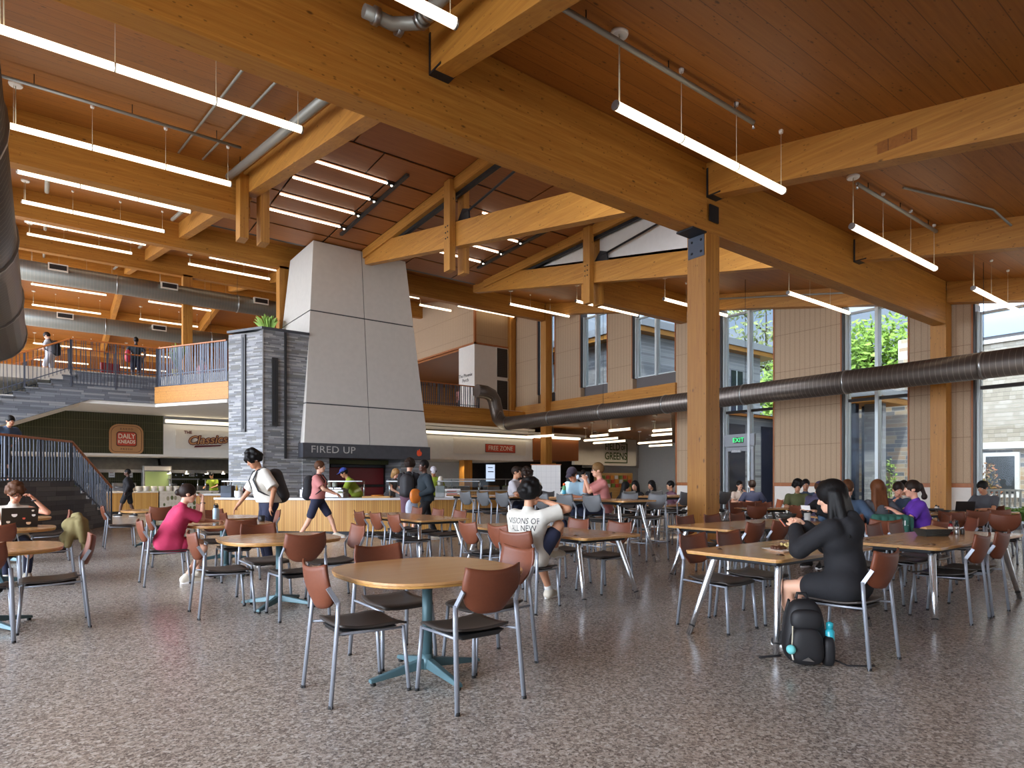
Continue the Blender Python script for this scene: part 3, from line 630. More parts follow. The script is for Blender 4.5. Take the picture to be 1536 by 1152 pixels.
# hexagon leaf tile front
t = NT('leaf_tile_front'); co = t.coord(which='UV'); vv = t.new('ShaderNodeMapping'); vv.inputs['Scale'].default_value = (7, 3.2, 1); t.l.new(co, vv.inputs[0])
vc = t.voro(vv.outputs[0], 1., out='Color', rand=.35); vd = t.voro(vv.outputs[0], 1., rand=.35); cc = t.ramp(t.sep(vc)[0], [(0, srgb(206, 196, 178)), (.45, srgb(150, 140, 112)), (.62, srgb(84, 92, 50)), (.82, srgb(128, 30, 40)), (.92, srgb(206, 196, 178))], 'CONSTANT')
t.set(t.mix(t.ramp(vd, [(.38, 0.), (.46, 1.)]), cc, srgb(214, 204, 188)), .35); M['leaftile'] = t.m
counter('serving_counter', 'counter with coloured leaf pattern tile front', [(4.0, 30), (6.3, 30)], .9, .9, M['leaftile'], topmat=M['offwhite'])
counter('serving_counter', 'back counter to the right of the oven under the red sign', [(12.6, 24.6), (16.5, 23.6), (19.5, 23.8)], .8, .92, M['flute'])
counter('serving_counter', 'far service counter beneath the green lettered sign wall', [(24, 30.5), (33, 30.5)], .8, .95, M['dark'])
# fascia walls
struct('wall_tile_fascia', MB().box(-8, 30, 2.45, 4.14, 30.2, 4.08), M['tile'])
struct('wall_soffit_edge', MB().box(-8, 29.95, 2.36, 4.14, 33, 2.45), M['white'])
struct('wall_white_fascia', MB().box(4.14, 30, 2.42, 7.6, 30.2, 3.75), M['white'])
struct('wall_soffit_edge', MB().box(4.14, 29.95, 2.36, 7.6, 33, 2.43), M['white'])
MB().box(4.6, 29.97, 2.72, 7.6, 30.0, 3.55).build('trim_recess', M['offwhite'], kind='structure')
struct('wall_free_zone', MB().box(12.05, 27.05, 2.5, 21.7, 27.25, 3.62), M['white'])
struct('wall_soffit_edge', MB().box(12.05, 27.0, 2.42, 21.7, 32, 2.5), M['white'])
MB().box(16.6, 27.02, 2.72, 21.2, 27.05, 3.5).build('trim_recess', M['offwhite'], kind='structure')
struct('wall_slatted_box', MB().box(21.75, 27, 2.5, 25.1, 30, 3.72), M['slats'])
struct('wall_sign_fascia', MB().box(29.4, 32, 2.45, 35.6, 32.3, 4.4), M['offwhite'])
struct('wall_servery_back', MB().box(-8, 34, 0, 12.5, 34.2, 4.1), M['dark'])
struct('wall_servery_right', MB().box(12.5, 33, 0, 26, 33.2, 4.1), M['dark']); struct('wall_servery_pale', MB().box(18.2, 32.8, 0, 20.6, 33, 4.1), M['white'])
struct('wall_oven_back', MB().box(6.9, 24.2, 0, 12.4, 24.4, 4.2), M['dark'])
struct('wall_annex_back', MB().box(26, 37, 0, 40, 37.2, 4.4), M['dark']); struct('wall_annex_pale', MB().box(35.8, 36.5, 0, 41, 36.7, 2.4).box(34.5, 36.4, 2.4, 41, 36.7, 4.39), M['white'])
struct('wall_annex_side', MB().box(40.8, 17, 0, 41, 37, 4.4), M['white'])
struct('ceiling_servery', MB().box(12, 27.25, 3.9, 26, 33.2, 4.05), M['white'])
# linear cove lights
def cove(label, p, q, r=.06, mat='cove'):
    t = thing('cove_light', label, 'light', p); d = Vector(q) - Vector(p)
    MB().beam((0, 0, 0), d, .12, .1).build('diffuser', M[mat], t); MB().beam((0, .1, .0), (d.x, d.y + .1, d.z), .06, .16).build('housing', M['white'], t)
cove('glowing cove strip above the white wall with script lettering', (4.2, 29.85, 3.86), (7.5, 29.85, 3.86))
cove('glowing cove strip above the red lettered sign', (12.1, 26.9, 3.72), (21.6, 26.9, 3.72))
cove('amber cove strip on top of the slatted timber box', (21.8, 26.9, 3.78), (25.1, 26.9, 3.78))
# stainless exhaust hoods
struct('wall_grill_tile', MB().box(-8, 33.9, .9, 12, 33.98, 2.3), M['tile'])
for u0, u1, lb in ((1.5, 4.2, 'stainless exhaust hood behind the bread sign counter'), (4.3, 7.6, 'stainless exhaust hood behind the leaf tile counter')):
    t = thing('exhaust_hood', lb, 'hood', ((u0 + u1) / 2, 32.4, 1.75)); h = (u1 - u0) / 2
    MB().hexa([(-h, -.8, 0), (h, -.8, 0), (h, .9, 0), (-h, .9, 0)], [(-h, -.3, .62), (h, -.3, .62), (h, .9, .62), (-h, .9, .62)]).build('canopy', M['stain'], t, bevel=.01)
    MB().box(-h, -.85, -.05, h, -.78, .08).build('rim', M['stain'], t)
# kitchen clutter: shelving with pans, fridge, menu cards
def fridge(u, v, lb):
    t = thing('glass_fridge', lb, 'fridge', (u, v, 0)); MB().box(-.55, -.3, 0, .55, .4, 2.0).build('cabinet', M['stain'], t, bevel=.01)
    MB().box(-.48, -.33, .9, .48, -.3, 1.75).build('glass_door', plain('pale_green_glass', srgb(150, 168, 110), .15), t); MB().box(.42, -.38, 1.1, .45, -.33, 1.6).build('handle', M['chrome'], t)
    MB().box(-.5, -.34, 1.8, .5, -.3, 1.97).build('fridge_header', M['offwhite'], t)
fridge(4.1, 31.6, 'pale green glass door fridge behind the bread counter')
for i in range(7):
    t = thing('food_crock', 'round cream food container on the bread counter, number %s from the left' % ['one', 'two', 'three', 'four', 'five', 'six', 'seven'][i], 'container', (3.0 + i * .28, 30.3, .9), group='cream containers on the bread counter')
    MB().lathe([(.09, 0), (.12, .03), (.125, .22), (.105, .22), (.1, .03)], n=12).build('bowl', M['offwhite'], t)
for i, (u, w) in enumerate(((5.0, 1.2), (6.3, 1.0))):
    t = thing('pass_shelf', ['left', 'right'][i] + ' steel pass shelf with posts over the leaf tile counter', 'shelf', (u, 30.6, .9))
    MB().box(-w / 2, -.2, .5, w / 2, .2, .54).build('shelf_board', M['stain'], t)
    for s in (-1, 1): MB().tube([(s * w * .45, -.15, 0), (s * w * .45, -.15, .52)], .02, 8).build('post', M['chrome'], t)
for i, x in enumerate((4.5, 5.2, 6.0, 6.7)):
    t = thing('heat_lamp', ['first', 'second', 'third', 'fourth'][i] + ' small heat lamp glowing from the left in the grill kitchen', 'lamp', (x, 31.0, 1.66)); MB().lathe([(.02, .12), (.03, .14), (.09, .02), (.1, 0)][::-1], n=12).build('lamp_shade', M['stain'], t); MB().lathe([(.001, -.01), (.07, -.01), (.07, 0), (.001, 0)], n=10).build('bulb', M['downlight'], t)
for i, (u, w, h_, lb) in enumerate(((1.9, 1.0, .95, 'stainless prep counter behind the bread counter'), (3.0, .9, 1.25, 'steel double oven beside the green glass fridge'), (5.2, 1.2, .95, 'stainless range in the grill kitchen'), (6.6, 1.1, 1.1, 'stainless fryer bank at the right of the grill kitchen'))):
    t = thing('kitchen_unit', lb, 'kitchen unit', (u, 33.2, 0)); MB().box(-w / 2, -.35, .08, w / 2, .35, h_).build('body', M['stain'], t, bevel=.01); MB().box(-w / 2, -.3, 0, w / 2, .3, .08).build('plinth', M['black'], t)
    for k in (-1, 1): d_ = MB().box(k * w * .24 - w * .2, -.37, .2, k * w * .24 + w * .2, -.35, h_ - .15).build('door', M['alu'], t); MB().tube([(k * w * .24 - w * .15, -.4, h_ - .2), (k * w * .24 + w * .15, -.4, h_ - .2)], .012, 6).build('handle', M['chrome'], d_)
for i in range(6):
    t = thing('hanging_ladle', '%s steel ladle hanging in the grill kitchen, from the left' % ordn[i], 'ladle', (4.9 + i * .3, 33.8, 1.95), group='ladles in the grill kitchen'); MB().tube([(0, 0, -.02), (0, 0, -.3)], .012, 6).build('handle', M['chrome'], t); MB().ball((0, -.03, -.34), .05, 6).build('bowl', M['chrome'], t)
for i, (u, c) in enumerate(((1.7, 'stain'), (2.1, 'offwhite'), (5.0, 'stain'), (5.45, 'black'))):
    t = thing('stock_pot', '%s pot on the kitchen units behind the left counters' % ordn[i], 'pot', (u, 33.15, .95)); MB().lathe([(.13, 0), (.15, .02), (.15, .24), (.14, .24)], n=14).build('pot', M[c], t); MB().lathe([(.15, .24), (.1, .28), (.02, .3)], n=14).build('lid', M['chrome'], t)
for i, (u, z) in enumerate(((2.6, 1.5), (3.3, 1.5), (5.9, 1.55))):
    t = thing('menu_sheet', '%s small paper notice on the kitchen wall tiles' % ordn[i], 'notice', (u, 33.88, z)); MB().box(-.12, -.01, 0, .12, 0, .3).build('sheet', M['plastic_white'], t); MB().box(-.08, -.014, .08, .08, -.01, .1).box(-.08, -.014, .2, .06, -.01, .22).build('print_lines', M['red'], t)
# signs
brown, tan, red = plain('sign_dark_brown', srgb(72, 44, 26), .5), plain('sign_tan', srgb(186, 136, 88), .5), plain('sign_red', srgb(196, 70, 44), .5)
cr = plain('sign_cream', srgb(236, 226, 204), .5)
su, sz = uat(190, 29.9), 3.05
t = thing('bread_logo_sign', 'round-cornered tan sign reading DAILY KNEADS on dark green tile', 'sign', (su, 29.95, sz))
def rrect(w, h, r, n=6, top=None):
    P = []
    for cx, cz, a0, rr in ((w - r, -h + r, -90, r), (w - (top or r), h - (top or r), 0, top or r), (-w + (top or r), h - (top or r), 90, top or r), (-w + r, -h + r, 180, r)):
        for i in range(n + 1): a = R(a0 + 90 * i / n); P.append((cx + rr * math.cos(a), cz + rr * math.sin(a)))
    return P
def plate(w, h, r, th, y, mat, name, par, top=None):
    MB().extr([(x, y, z) for x, z in rrect(w, h, r, top=top)], (0, th, 0)).build(name, mat, par)
plate(.60, .60, .2, .05, 0, tan, 'backboard', t, .34); plate(.535, .535, .17, .02, -.012, brown, 'border_line', t, .29); plate(.52, .52, .16, .02, -.016, tan, 'inner_field', t, .28)
plate(.36, .30, .08, .02, -.024, brown, 'loaf_outline', t, .13); plate(.33, .27, .07, .02, -.03, red, 'loaf_panel', t, .11)
text('sign_lettering', 'DAILY', .27, cr, t, (0, -.036, .1), sx=.8, offset=.004); text('sign_lettering', 'KNEADS', .2, cr, t, (0, -.036, -.12), sx=.8, offset=.004)
text('sign_lettering', 'BAKED', .11, brown, t, (0, -.026, .4), space=1.5); text('sign_lettering', 'FRESH', .11, brown, t, (0, -.026, -.42), space=1.5)
su = uat(312, 29.9)
mar = plain('sign_maroon', srgb(96, 34, 38), .5)
t = thing('script_sign', 'maroon and tan script lettering The Classics on white wall', 'sign', (su, 29.92, 3.12))
text('sign_lettering', 'THE', .17, mar, t, (-.78, 0, .3), offset=.006); text('script_outline', 'Classics', .5, mar, t, (-.02, 0, 0), shear=.3, offset=.035, rot=(R(90), R(-5), 0)); text('script_lettering', 'Classics', .5, tan, t, (-.02, -.012, 0), shear=.3, offset=.004, rot=(R(90), R(-5), 0))
MB().extr([(-.55, -.005, -.34), (.5, -.005, -.25), (.6, -.005, -.14), (.52, -.005, -.19), (-.5, -.005, -.25)], (0, .02, 0)).build('swash', mar, t)
su = uat(751, 27.0)
t = thing('free_zone_sign', 'red sign with cream letters FREE ZONE on the white wall', 'sign', (su, 27.0, 3.05))
w = (uat(773, 27) - uat(729, 27)) / 2; MB().box(-w, 0, -.2, w, .04, .2).build('sign_board', red, t); MB().box(-w - .02, .005, -.22, w + .02, .035, .22).build('sign_frame', M['steel'], t)
text('sign_lettering', 'FREE ZONE', .34, cr, t, (0, -.012, 0), sx=w * 2 * .92 / 1.9)
gr = plain('sign_olive', srgb(70, 82, 36), .5)
su = uat(924, 31.98)
t = thing('green_sign', 'olive block lettering FIELD OF GREENS on the white tiled wall', 'sign', (su, 31.97, 3.42))
text('sign_lettering', 'FIELD', .74, gr, t, (-.36, 0, .36), sx=.86, offset=.01); text('sign_lettering', 'OF', .42, gr, t, (.75, 0, .3), sx=.86, offset=.008); text('sign_lettering', 'GREENS', .74, gr, t, (-.02, 0, -.32), sx=.86, offset=.01)
MB().box(-1.15, 0, -.8, 1.2, .03, -.72).box(1.12, 0, -.8, 1.2, .03, .66).box(.55, 0, .6, 1.2, .03, .66).build('border_rule', gr, t)
# menu screens
for (px0, px1, py0, py1, d, lb) in ((729, 742, 697, 722, 32.9, 'bluish lit menu screen below the red lettered sign'), (968, 981, 700, 723, 36.9, 'bluish lit menu screen on the dark wall below the green sign')):
    a = pt(px0, py1, v=d); b = pt(px1, py0, v=d); t = thing('menu_screen', lb, 'screen', ((a[0] + b[0]) / 2, d, a[2]), 0); w = (Vector(b[:2]) - Vector(a[:2])).length / 2; h = b[2] - a[2]
    MB().box(-w, -.02, 0, w, 0, h).build('display', M['screen'], t); MB().box(-w - .1, 0, -.05, w + .15, .08, h + .1).build('screen_case', M['black'], t)
    MB().box(-w * .6, -.03, h * .55, w * .7, -.02, h * .6).box(-w * .6, -.03, h * .8, w * .5, -.02, h * .84).build('menu_lines', M['railsteel'], t)
# white tiled partition, coffee machine
t = thing('white_partition', 'white gridded partition panel in front of the far column', 'partition', (17.35, 20.7, 0), R(-37))
MB().box(-.62, -.03, .05, .62, .03, 2.02).build('panel', M['plastic_white'], t); MB().box(-.66, -.045, 2.02, .66, .045, 2.06).build('top_rail', M['trim'], t)
gq = MB(); 
for i in range(1, 6): gq.box(-.62 + i * .207, -.034, .05, -.615 + i * .207, -.03, 2.0)
for i in range(1, 8): gq.box(-.62, -.034, .25 * i, .62, -.03, .25 * i + .005)
gq.build('grid_lines', plain('pale_grey_line', srgb(196, 196, 196), .6), t)
for s in (-.5, .5): MB().box(s - .04, -.2, 0, s + .04, .2, .05).build('foot', M['steel'], t)
t = thing('coffee_machine', 'large black drinks machine beside the white partition', 'machine', (18.75, 20.2, 0), R(-37))
MB().box(-.55, -.35, 0, .55, .35, .9).build('cabinet', M['black'], t, bevel=.02); MB().box(-.5, -.3, .9, .5, .3, 1.75).build('brewer_body', M['black'], t, bevel=.03)
MB().box(-.2, -.33, 1.35, .0, -.3, 1.6).box(.15, -.33, 1.35, .35, -.3, 1.6).build('lit_display', M['screen'], t); MB().tube([(-.1, -.36, 1.05), (-.1, -.36, 1.25)], .03, 8).build('spout', M['chrome'], t)
# sneeze guards along the island
def guard(k, w, lb, ht=.42):
    p = Vector(isl(k)) + nn * .5; ang = math.atan2((A1 - A0).y, (A1 - A0).x)
    t = thing('sneeze_guard', lb, 'sneeze guard', (p.x, p.y, .92), ang)
    for s in (-1, 1): MB().tube([(s * w * .47, .1, 0), (s * w * .47, .1, ht)], .018, 8).build('post', M['chrome'], t)
    MB().box(-w / 2, -.22, ht - .01, w / 2, .22, ht + .005).build('top_glass', M['drinkglass'], t); MB().box(-w / 2, -.215, ht - .02, w / 2, -.2, ht + .01).build('glass_edge', M['stain'], t)
    MB().hexa([(-w / 2, -.3, .12), (w / 2, -.3, .12), (w / 2, -.29, .12), (-w / 2, -.29, .12)], [(-w / 2, -.2, ht), (w / 2, -.2, ht), (w / 2, -.19, ht), (-w / 2, -.19, ht)]).build('front_glass', M['drinkglass'], t)
guard(.1, 1.1, 'sneeze guard at the left end of the curved counter'); guard(.5, .9, 'sneeze guard in the middle of the curved counter'); guard(.72, .9, 'sneeze guard beside the customer with the charcoal backpack'); guard(.92, 1.1, 'sneeze guard near the right end of the curved counter')
# food and kit on the island
ang = math.atan2((A1 - A0).y, (A1 - A0).x)
def onisl(name, lb, cat, k, off, group=None): p = Vector(isl(k)) + nn * off; return thing(name, lb, cat, (p.x, p.y, .92), ang, group)
fo = plain('orange_food', srgb(226, 140, 40), .5, var=.3); gf = plain('salad_food', srgb(120, 140, 50), .6, var=.4)
t = onisl('fruit_platter', 'heaped orange fruit platter at the left of the curved counter', 'platter', .17, .35); MB().lathe([(.2, 0), (.3, .03), (.31, .05), (.2, .04)], n=18).build('plate', M['black'], t)
rnd = random.Random(3)
for i in range(16):
    a = rnd.uniform(0, 6.28); r = rnd.uniform(0, .2); o = MB().ball((0, 0, 0), .045, 6).build('fruit', fo, None, loc=(t.location.x + r * math.cos(a), t.location.y + r * math.sin(a), 1.0 + .12 * (1 - r / .2)), label='orange fruit piece in the heap on the curved counter', cat='fruit', group='fruit heap on the curved counter')
t = onisl('steam_table', 'stainless food well with lids in the middle of the curved counter', 'food well', .42, .42); MB().box(-.55, -.25, 0, .55, .25, .22).build('well_body', M['stain'], t, bevel=.02)
for i in range(5): MB().box(-.5 + i * .2, -.2, .22, -.33 + i * .2, .2, .25).build('lid', M['chrome'], t)
for i in range(4):
    t = onisl('plate_stack', 'stack of cream plates on the food well, %s from the left' % ['first', 'second', 'third', 'fourth'][i], 'plates', .385 + i * .025, .42, 'plate stacks on the curved counter'); t.location.z += .26; MB().lathe([(.04, 0), (.065, .01), (.065, .14), (.06, .15)], n=12).build('plates', M['offwhite'], t)
t = onisl('pizza_board', 'wooden board with pizza near the grey backpack customer', 'board', .62, .4); MB().box(-.35, -.2, 0, .35, .2, .04).build('board', M['edge'], t); MB().lathe([(.16, 0), (.17, .02), (.15, .03)], n=18).build('pizza', fo, t, loc=(0, 0, .04))
t = onisl('drink_tower', 'steel and acrylic dispenser by the right end of the curved counter', 'dispenser', .85, .55); MB().box(-.12, -.12, 0, .12, .12, .3).build('base', M['stain'], t, bevel=.01); MB().lathe([(.07, .3), (.08, .34), (.06, .5), (.03, .55)], n=14).build('reservoir', M['offwhite'], t)
t = onisl('menu_card', 'white menu card stand with red print on the curved counter', 'card', .9, .25); MB().box(-.2, 0, 0, .2, .01, .22).build('card', M['plastic_white'], t); MB().box(-.15, -.003, .15, .1, 0, .17).box(-.15, -.003, .08, .12, 0, .1).build('print_lines', red, t)
t = onisl('napkin_box', 'dark grey napkin and cutlery caddy at the left counter end', 'caddy', .03, .35); MB().box(-.14, -.12, 0, .14, .12, .3).build('box', M['railsteel'], t, bevel=.01)
for i in range(4): MB().tube([(-.08 + i * .05, 0, .28), (-.1 + i * .07, 0, .45)], .012, 6).build('utensil', M['black'], t)
t = onisl('white_crock', 'white ceramic crock on the left end of the curved counter', 'crock', .09, .15); MB().lathe([(.07, 0), (.1, .03), (.1, .17), (.085, .17), (.08, .05)], n=16).build('crock', M['plastic_white'], t)
t = thing('condiment_rack', 'dark wire rack of bottles on the short fluted counter', 'rack', (4.9, 20.85, .95)); MB().box(-.3, -.1, 0, .3, .1, .08).build('tray', M['black'], t)
for i, c in enumerate((M['red'], M['black'], plain('mustard', srgb(210, 160, 50), .4), M['offwhite'], M['red'])): MB().lathe([(.035, .02), (.04, .16), (.015, .22), (.012, .26)], n=10).build('bottle', c, t, loc=(-.22 + i * .11, 0, 0))
for i, (u, v) in enumerate(((13.2, 24.9), (14.3, 24.6), (15.4, 24.4), (17.0, 24.3), (18.2, 24.4))):
    t = thing('serving_pan', '%s serving pan of food on the back counter right of the oven' % ['first', 'second', 'third', 'fourth', 'fifth'][i], 'pan', (u, v, .92), group='pans on the back counter'); MB().box(-.35, -.2, 0, .35, .2, .16).build('pan', M['stain'], t, bevel=.01); MB().box(-.32, -.17, .15, .32, .17, .19).build('food', [fo, gf, M['offwhite'], fo, gf][i], t)
t = thing('sneeze_guard', 'long horizontal sneeze guard on the back counter right of the oven', 'sneeze guard', (15.5, 24.1, .92), R(-12))
for s in (-2, -.7, .7, 2): MB().tube([(s, .1, 0), (s, .1, .5)], .02, 8).build('post', M['chrome'], t)
MB().box(-2.2, -.25, .48, 2.2, .25, .52).build('top_shelf', M['stain'], t); MB().box(-2.2, -.3, .14, 2.2, -.29, .46).build('front_glass', M['drinkglass'], t)
t = thing('snack_rack', 'wooden snack rack stocked with packets below the green sign', 'rack', pt(922, 738, d=33)[:2] + (0,), R(-30)); MB().box(-1.0, -.2, 0, 1.0, .3, 1.0).build('cabinet', M['edge'], t); MB().box(-1, .1, 1.0, 1, .3, 1.75).build('back_board', M['edge'], t)
for k in range(3):
    for i in range(8): MB().box(-.9 + i * .23, -.15 + k * .08, 1.0 + k * .22, -.74 + i * .23, -.05 + k * .08, 1.18 + k * .22).build('packet', [red, fo, M['offwhite'], gf][(i + k) % 4], t)
t = thing('red_poster', 'red and orange poster on a pale wall beside the window wall end', 'poster', pt(1002, 718, v=36.46)); MB().box(-.5, 0, -.9, .35, .02, .9).build('poster_sheet', plain('poster_red', srgb(170, 66, 40), .6, var=.4), t); MB().box(-.4, -.006, .1, .25, 0, .8).build('poster_block', plain('poster_crimson', srgb(190, 40, 40), .6), t)
# small ceiling downlights in the servery soffits
def spot(p, e, par, ang=130):
    l = bpy.data.lights.new('downlight_lamp', 'SPOT'); l.energy = e; l.spot_size = R(ang); l.spot_blend = .8; l.color = (1, .84, .64); l.shadow_soft_size = .06
    o = bpy.data.objects.new('downlight_lamp', l); C.objects.link(o); o.location = (p[0], p[1], p[2] - .04); return o
dl_ = [(x, 27.6, 2.42) for x in (12.8, 14.2, 15.6, 17.2, 18.8, 20.4)] + [(x, 30.9, 2.36) for x in (-.5, 1.2, 2.9, 5.0, 6.6)] + [(x, 30.6, 4.38) for x in (28.5, 30.2, 31.9, 33.6, 35.2)]
for i, p in enumerate(dl_):
    t = thing('downlight', 'small round downlight in the %s soffit, %s from the left' % (['right servery', 'left servery', 'green sign'][(i > 5) + (i > 10)], ordn[i if i < 6 else (i - 6) % 5]), 'light', p, group='servery downlights')
    spot(p, 80 if 5 < i < 11 else 45, t)
    MB().lathe([(.001, -.012), (.06, -.012), (.06, -.004), (.001, -.004)], n=12).build('lens', M['downlight'], t); MB().lathe([(.06, -.02), (.085, -.02), (.085, 0), (.06, 0)], n=14).build('trim_ring', M['white'], t)
# ================================================================ TUBE LIGHTS
dif = MB().tube([(0, 0, 0), (1, 0, 0)], .055, 12).mesh('diffuser'); dif.materials.append(M['tube'])
capm = MB().tube([(-.012, 0, 0), (.012, 0, 0)], .058, 12).mesh('end_cap'); capm.materials.append(M['stain'])
cabm = MB().tube([(0, 0, 0), (0, 0, 1)], .004, 5).mesh('cable'); cabm.materials.append(M['cream'])
canm = MB().lathe([(.03, -.05), (.035, -.02), (.035, 0), (.02, 0)], n=10).mesh('canopy'); canm.materials.append(M['plastic_white'])
bcan = MB().lathe([(.1, -.05), (.11, -.03), (.11, 0), (.05, 0)], n=16).mesh('power_canopy'); bcan.materials.append(M['plastic_white'])
def link(name, me, par, loc, sc=(1, 1, 1), rot=(0, 0, 0)):
    o = bpy.data.objects.new(name, me); C.objects.link(o); o.parent = par; o.location = loc; o.scale = sc; o.rotation_euler = rot; return o
def tube_light(p, q, zc, label, segs=3, group='linear tube pendants', cat='pendant light', r=1., cords=True):
    p = Vector(p); q = Vector(q); L = (q - p).length; ang = math.atan2(q.y - p.y, q.x - p.x)
    t = thing('tube_pendant', label, cat, p, ang, group)
    for i in range(segs): link('diffuser', dif, t, (L * i / segs + .012, 0, 0), (L / segs - .024, r, r))
    for i in range(segs + 1): link('end_cap' if i in (0, segs) else 'joint_ring', capm, t, (L * i / segs, 0, 0), (1 if i in (0, segs) else .6, r, r))
    if cords:
        for x in ([0.06, L / 3, 2 * L / 3, L - .06] if segs == 3 else [.1, L - .1]):
            w = p.lerp(q, x / L); zz = zc(w.x, w.y) if callable(zc) else zc
            link('cable', cabm, t, (x, 0, .05), (1, 1, max(.05, zz - p.z - .05))); link('canopy', canm, t, (x, 0, zz - p.z))
        zz = zc(p.x, p.y) if callable(zc) else zc
        link('power_cord', cabm, t, (.09, .02, .05), (2.2, 2.2, max(.05, zz - p.z - .05))); link('power_canopy', bcan, t, (.09, .02, zz - p.z))
    return t
VR = [5.32, 9.9, 14.5, 19.05, 23.6, 28.2, 32.8, 37.4, 42.0, 46.5, 51.0, 55.7, 60.3, 65]
HR = [4.53, 5.52, 6.4, 7.37, 8.27, 9.22, 10.2, 10.97, 11.4, 11.56, 11.35, 10.96, 10.5, 10.0]
colname = ['left-hand line', 'line level with the chimney', 'line right of the chimney', 'line beside the window wall']
for r_, (v, h) in enumerate(zip(VR, HR)):
    for k in range(4):
        if r_ in (1, 2, 3, 4) and k in (1, 2): continue
        if r_ >= 6 and k == 3: continue
        if r_ >= 6 and k == 2: continue
        u0 = -.45 + 6.0 * k; u1 = u0 + 3.74
        tube_light((u0, v, 1.35 + h), (u1, v, 1.35 + h), lambda x, y: ceil(y), 'tube light, %s row from the front, %s' % (ordn[r_], colname[k]))
tube_light((16.7, 30.8, 1.35 + 9.7), (18.75, 30.8, 1.35 + 9.7), lambda x, y: ceil(y), 'short tube pendant in front of the upper panelled wall right of the chimney', 2)
tube_light((11.5, 32.8, 1.35 + 10.2), (15.3, 32.8, 1.35 + 10.2), lambda x, y: ceil(y), 'tube pendant peeking out behind the right edge of the chimney')
# annex tubes (they run the other way, low under the timber soffit)
an = [((914, 646), (946.5, 643)), ((886, 654.5), (913.5, 652)), ((876.5, 660.8), (928, 657)), ((890.5, 664.7), (939, 661)), ((979.5, 646.5), (1009, 644)), ((978, 653), (1009, 650.5)), ((957.5, 665), (1009, 661)), ((974, 669), (1009, 667)), ((790, 655.5), (832, 653))]
for i, (a, b) in enumerate(an):
    zz = 3.65; p, q = pt(*a, z=zz), pt(*b, z=zz); p = (p[0], p[1], zz); q = (q[0], q[1], zz)
    tube_light(p, q, 4.39, 'low tube light under the timber soffit, %s in the far right group' % ordn[i], 2, 'low tubes under the timber soffit')
# strips on the veneer panels
for bay, u0 in enumerate((5.8, 11.55)):
    for i, v in enumerate((17.0, 18.22, 19.43, 20.64)):
        t = thing('strip_light', '%s slim strip light on the veneer ceiling %s' % (ordn[i], ['left of the first truss', 'between the two trusses'][bay]), 'light', (u0, v, panel_z(v) - .03), group='strip lights on the veneer panels')
        MB().beam((0, 0, 0), (2.36, 0, 0), .05, .04).build('diffuser', M['strip'], t); MB().box(2.36, -.05, -.03, 2.6, .05, .04).build('end_housing', M['black'], t); MB().ball((2.5, 0, -.03), .03, 6).build('spot_lens', M['downlight'], t)
    t = thing('light_track', 'black steel track on the veneer ceiling %s' % ['left of the first truss', 'between the two trusses'][bay], 'track', (u0 + 2.62, 16.2, 0))
    MB().hexa([(-.05, 0, panel_z(16.2) - .08), (.05, 0, panel_z(16.2) - .08), (.05, 5, panel_z(21.2) - .08), (-.05, 5, panel_z(21.2) - .08)], [(-.05, 0, panel_z(16.2) + .02), (.05, 0, panel_z(16.2) + .02), (.05, 5, panel_z(21.2) + .02), (-.05, 5, panel_z(21.2) + .02)]).build('rail', M['black'], t)
# ================================================================ DUCTS AND PIPES
def duct(label, pts, r, mat, gap=3.0, rings=True, n=28, cat='duct'):
    t = thing('round_duct', label, cat, pts[0]); o = Vector(pts[0]); P = [Vector(p) - o for p in pts]
    MB().tube(P, r, n).build('duct_tube', M[mat], t)
    L = 0
    if rings:
        a, b = P[0], P[1]; m = max(1, int((b - a).length / gap)); d = (b - a).normalized()
        for i in range(m + 1):
            p = a.lerp(b, i / m); MB().tube([p - d * .03, p + d * .03], r + .02, n).build('flange_ring', M['stain'], t)
            if i % 2: w = p + o; MB().tube([p + Vector((0, 0, r)), p + Vector((0, 0, ceil(w.y) - w.z))], .008, 6).build('hanger_rod', M['steel'], t)
    return t
dv = 26.6
arc = [(19.0, 4.2, 4.27), (19.0, dv - 1, 4.27)] + [(19.0 - .75 * (1 - math.cos(a)), dv - 1 + .75 * math.sin(a), 4.27) for a in [R(x) for x in (15, 30, 45, 60, 75, 90)]][:0]
duct('large spiral duct running the length of the window wall', [(19.0, 2.2, 4.25), (19.0, 25.6, 4.25), (19.0, 26.15, 4.33), (18.98, 26.5, 4.6), (18.95, 26.62, 5.0), (18.85, 26.66, 5.5), (18.65, 26.66, 5.78), (18.3, 26.66, 5.9), (17.75, 26.66, 5.92)], .34, 'duct_y', 3.1)
duct('big overhead duct at the left edge of the view', [(-.73, 3.2, 3.95), (-.73, 14.1, 3.95)], .53, 'duct_y', 2.2)
duct('upper galvanised duct crossing the mezzanine ceiling', [(-7.5, 33.4, 10.2), (13, 33.4, 10.2)], .42, 'duct_x', 4.2)
duct('lower galvanised duct crossing the mezzanine ceiling', [(-7.5, 39.5, 9.5), (13, 39.5, 9.5)], .42, 'duct_x', 4.2)
for i, (u, v, z) in enumerate(((.6, 32.95, 10.4), (4.8, 32.95, 10.4), (8.9, 32.95, 10.4), (1.0, 39.1, 9.7), (5.2, 39.1, 9.7))):
    t = thing('duct_grille', '%s supply grille on the %s galvanised duct' % (['left', 'middle', 'right', 'left', 'right'][i], 'upper' if i < 3 else 'lower'), 'grille', (u, v, z)); MB().box(-.35, -.06, -.15, .35, .1, .15).build('frame', M['offwhite'], t); MB().box(-.3, -.07, -.1, .3, -.06, .1).build('slots', M['black'], t)
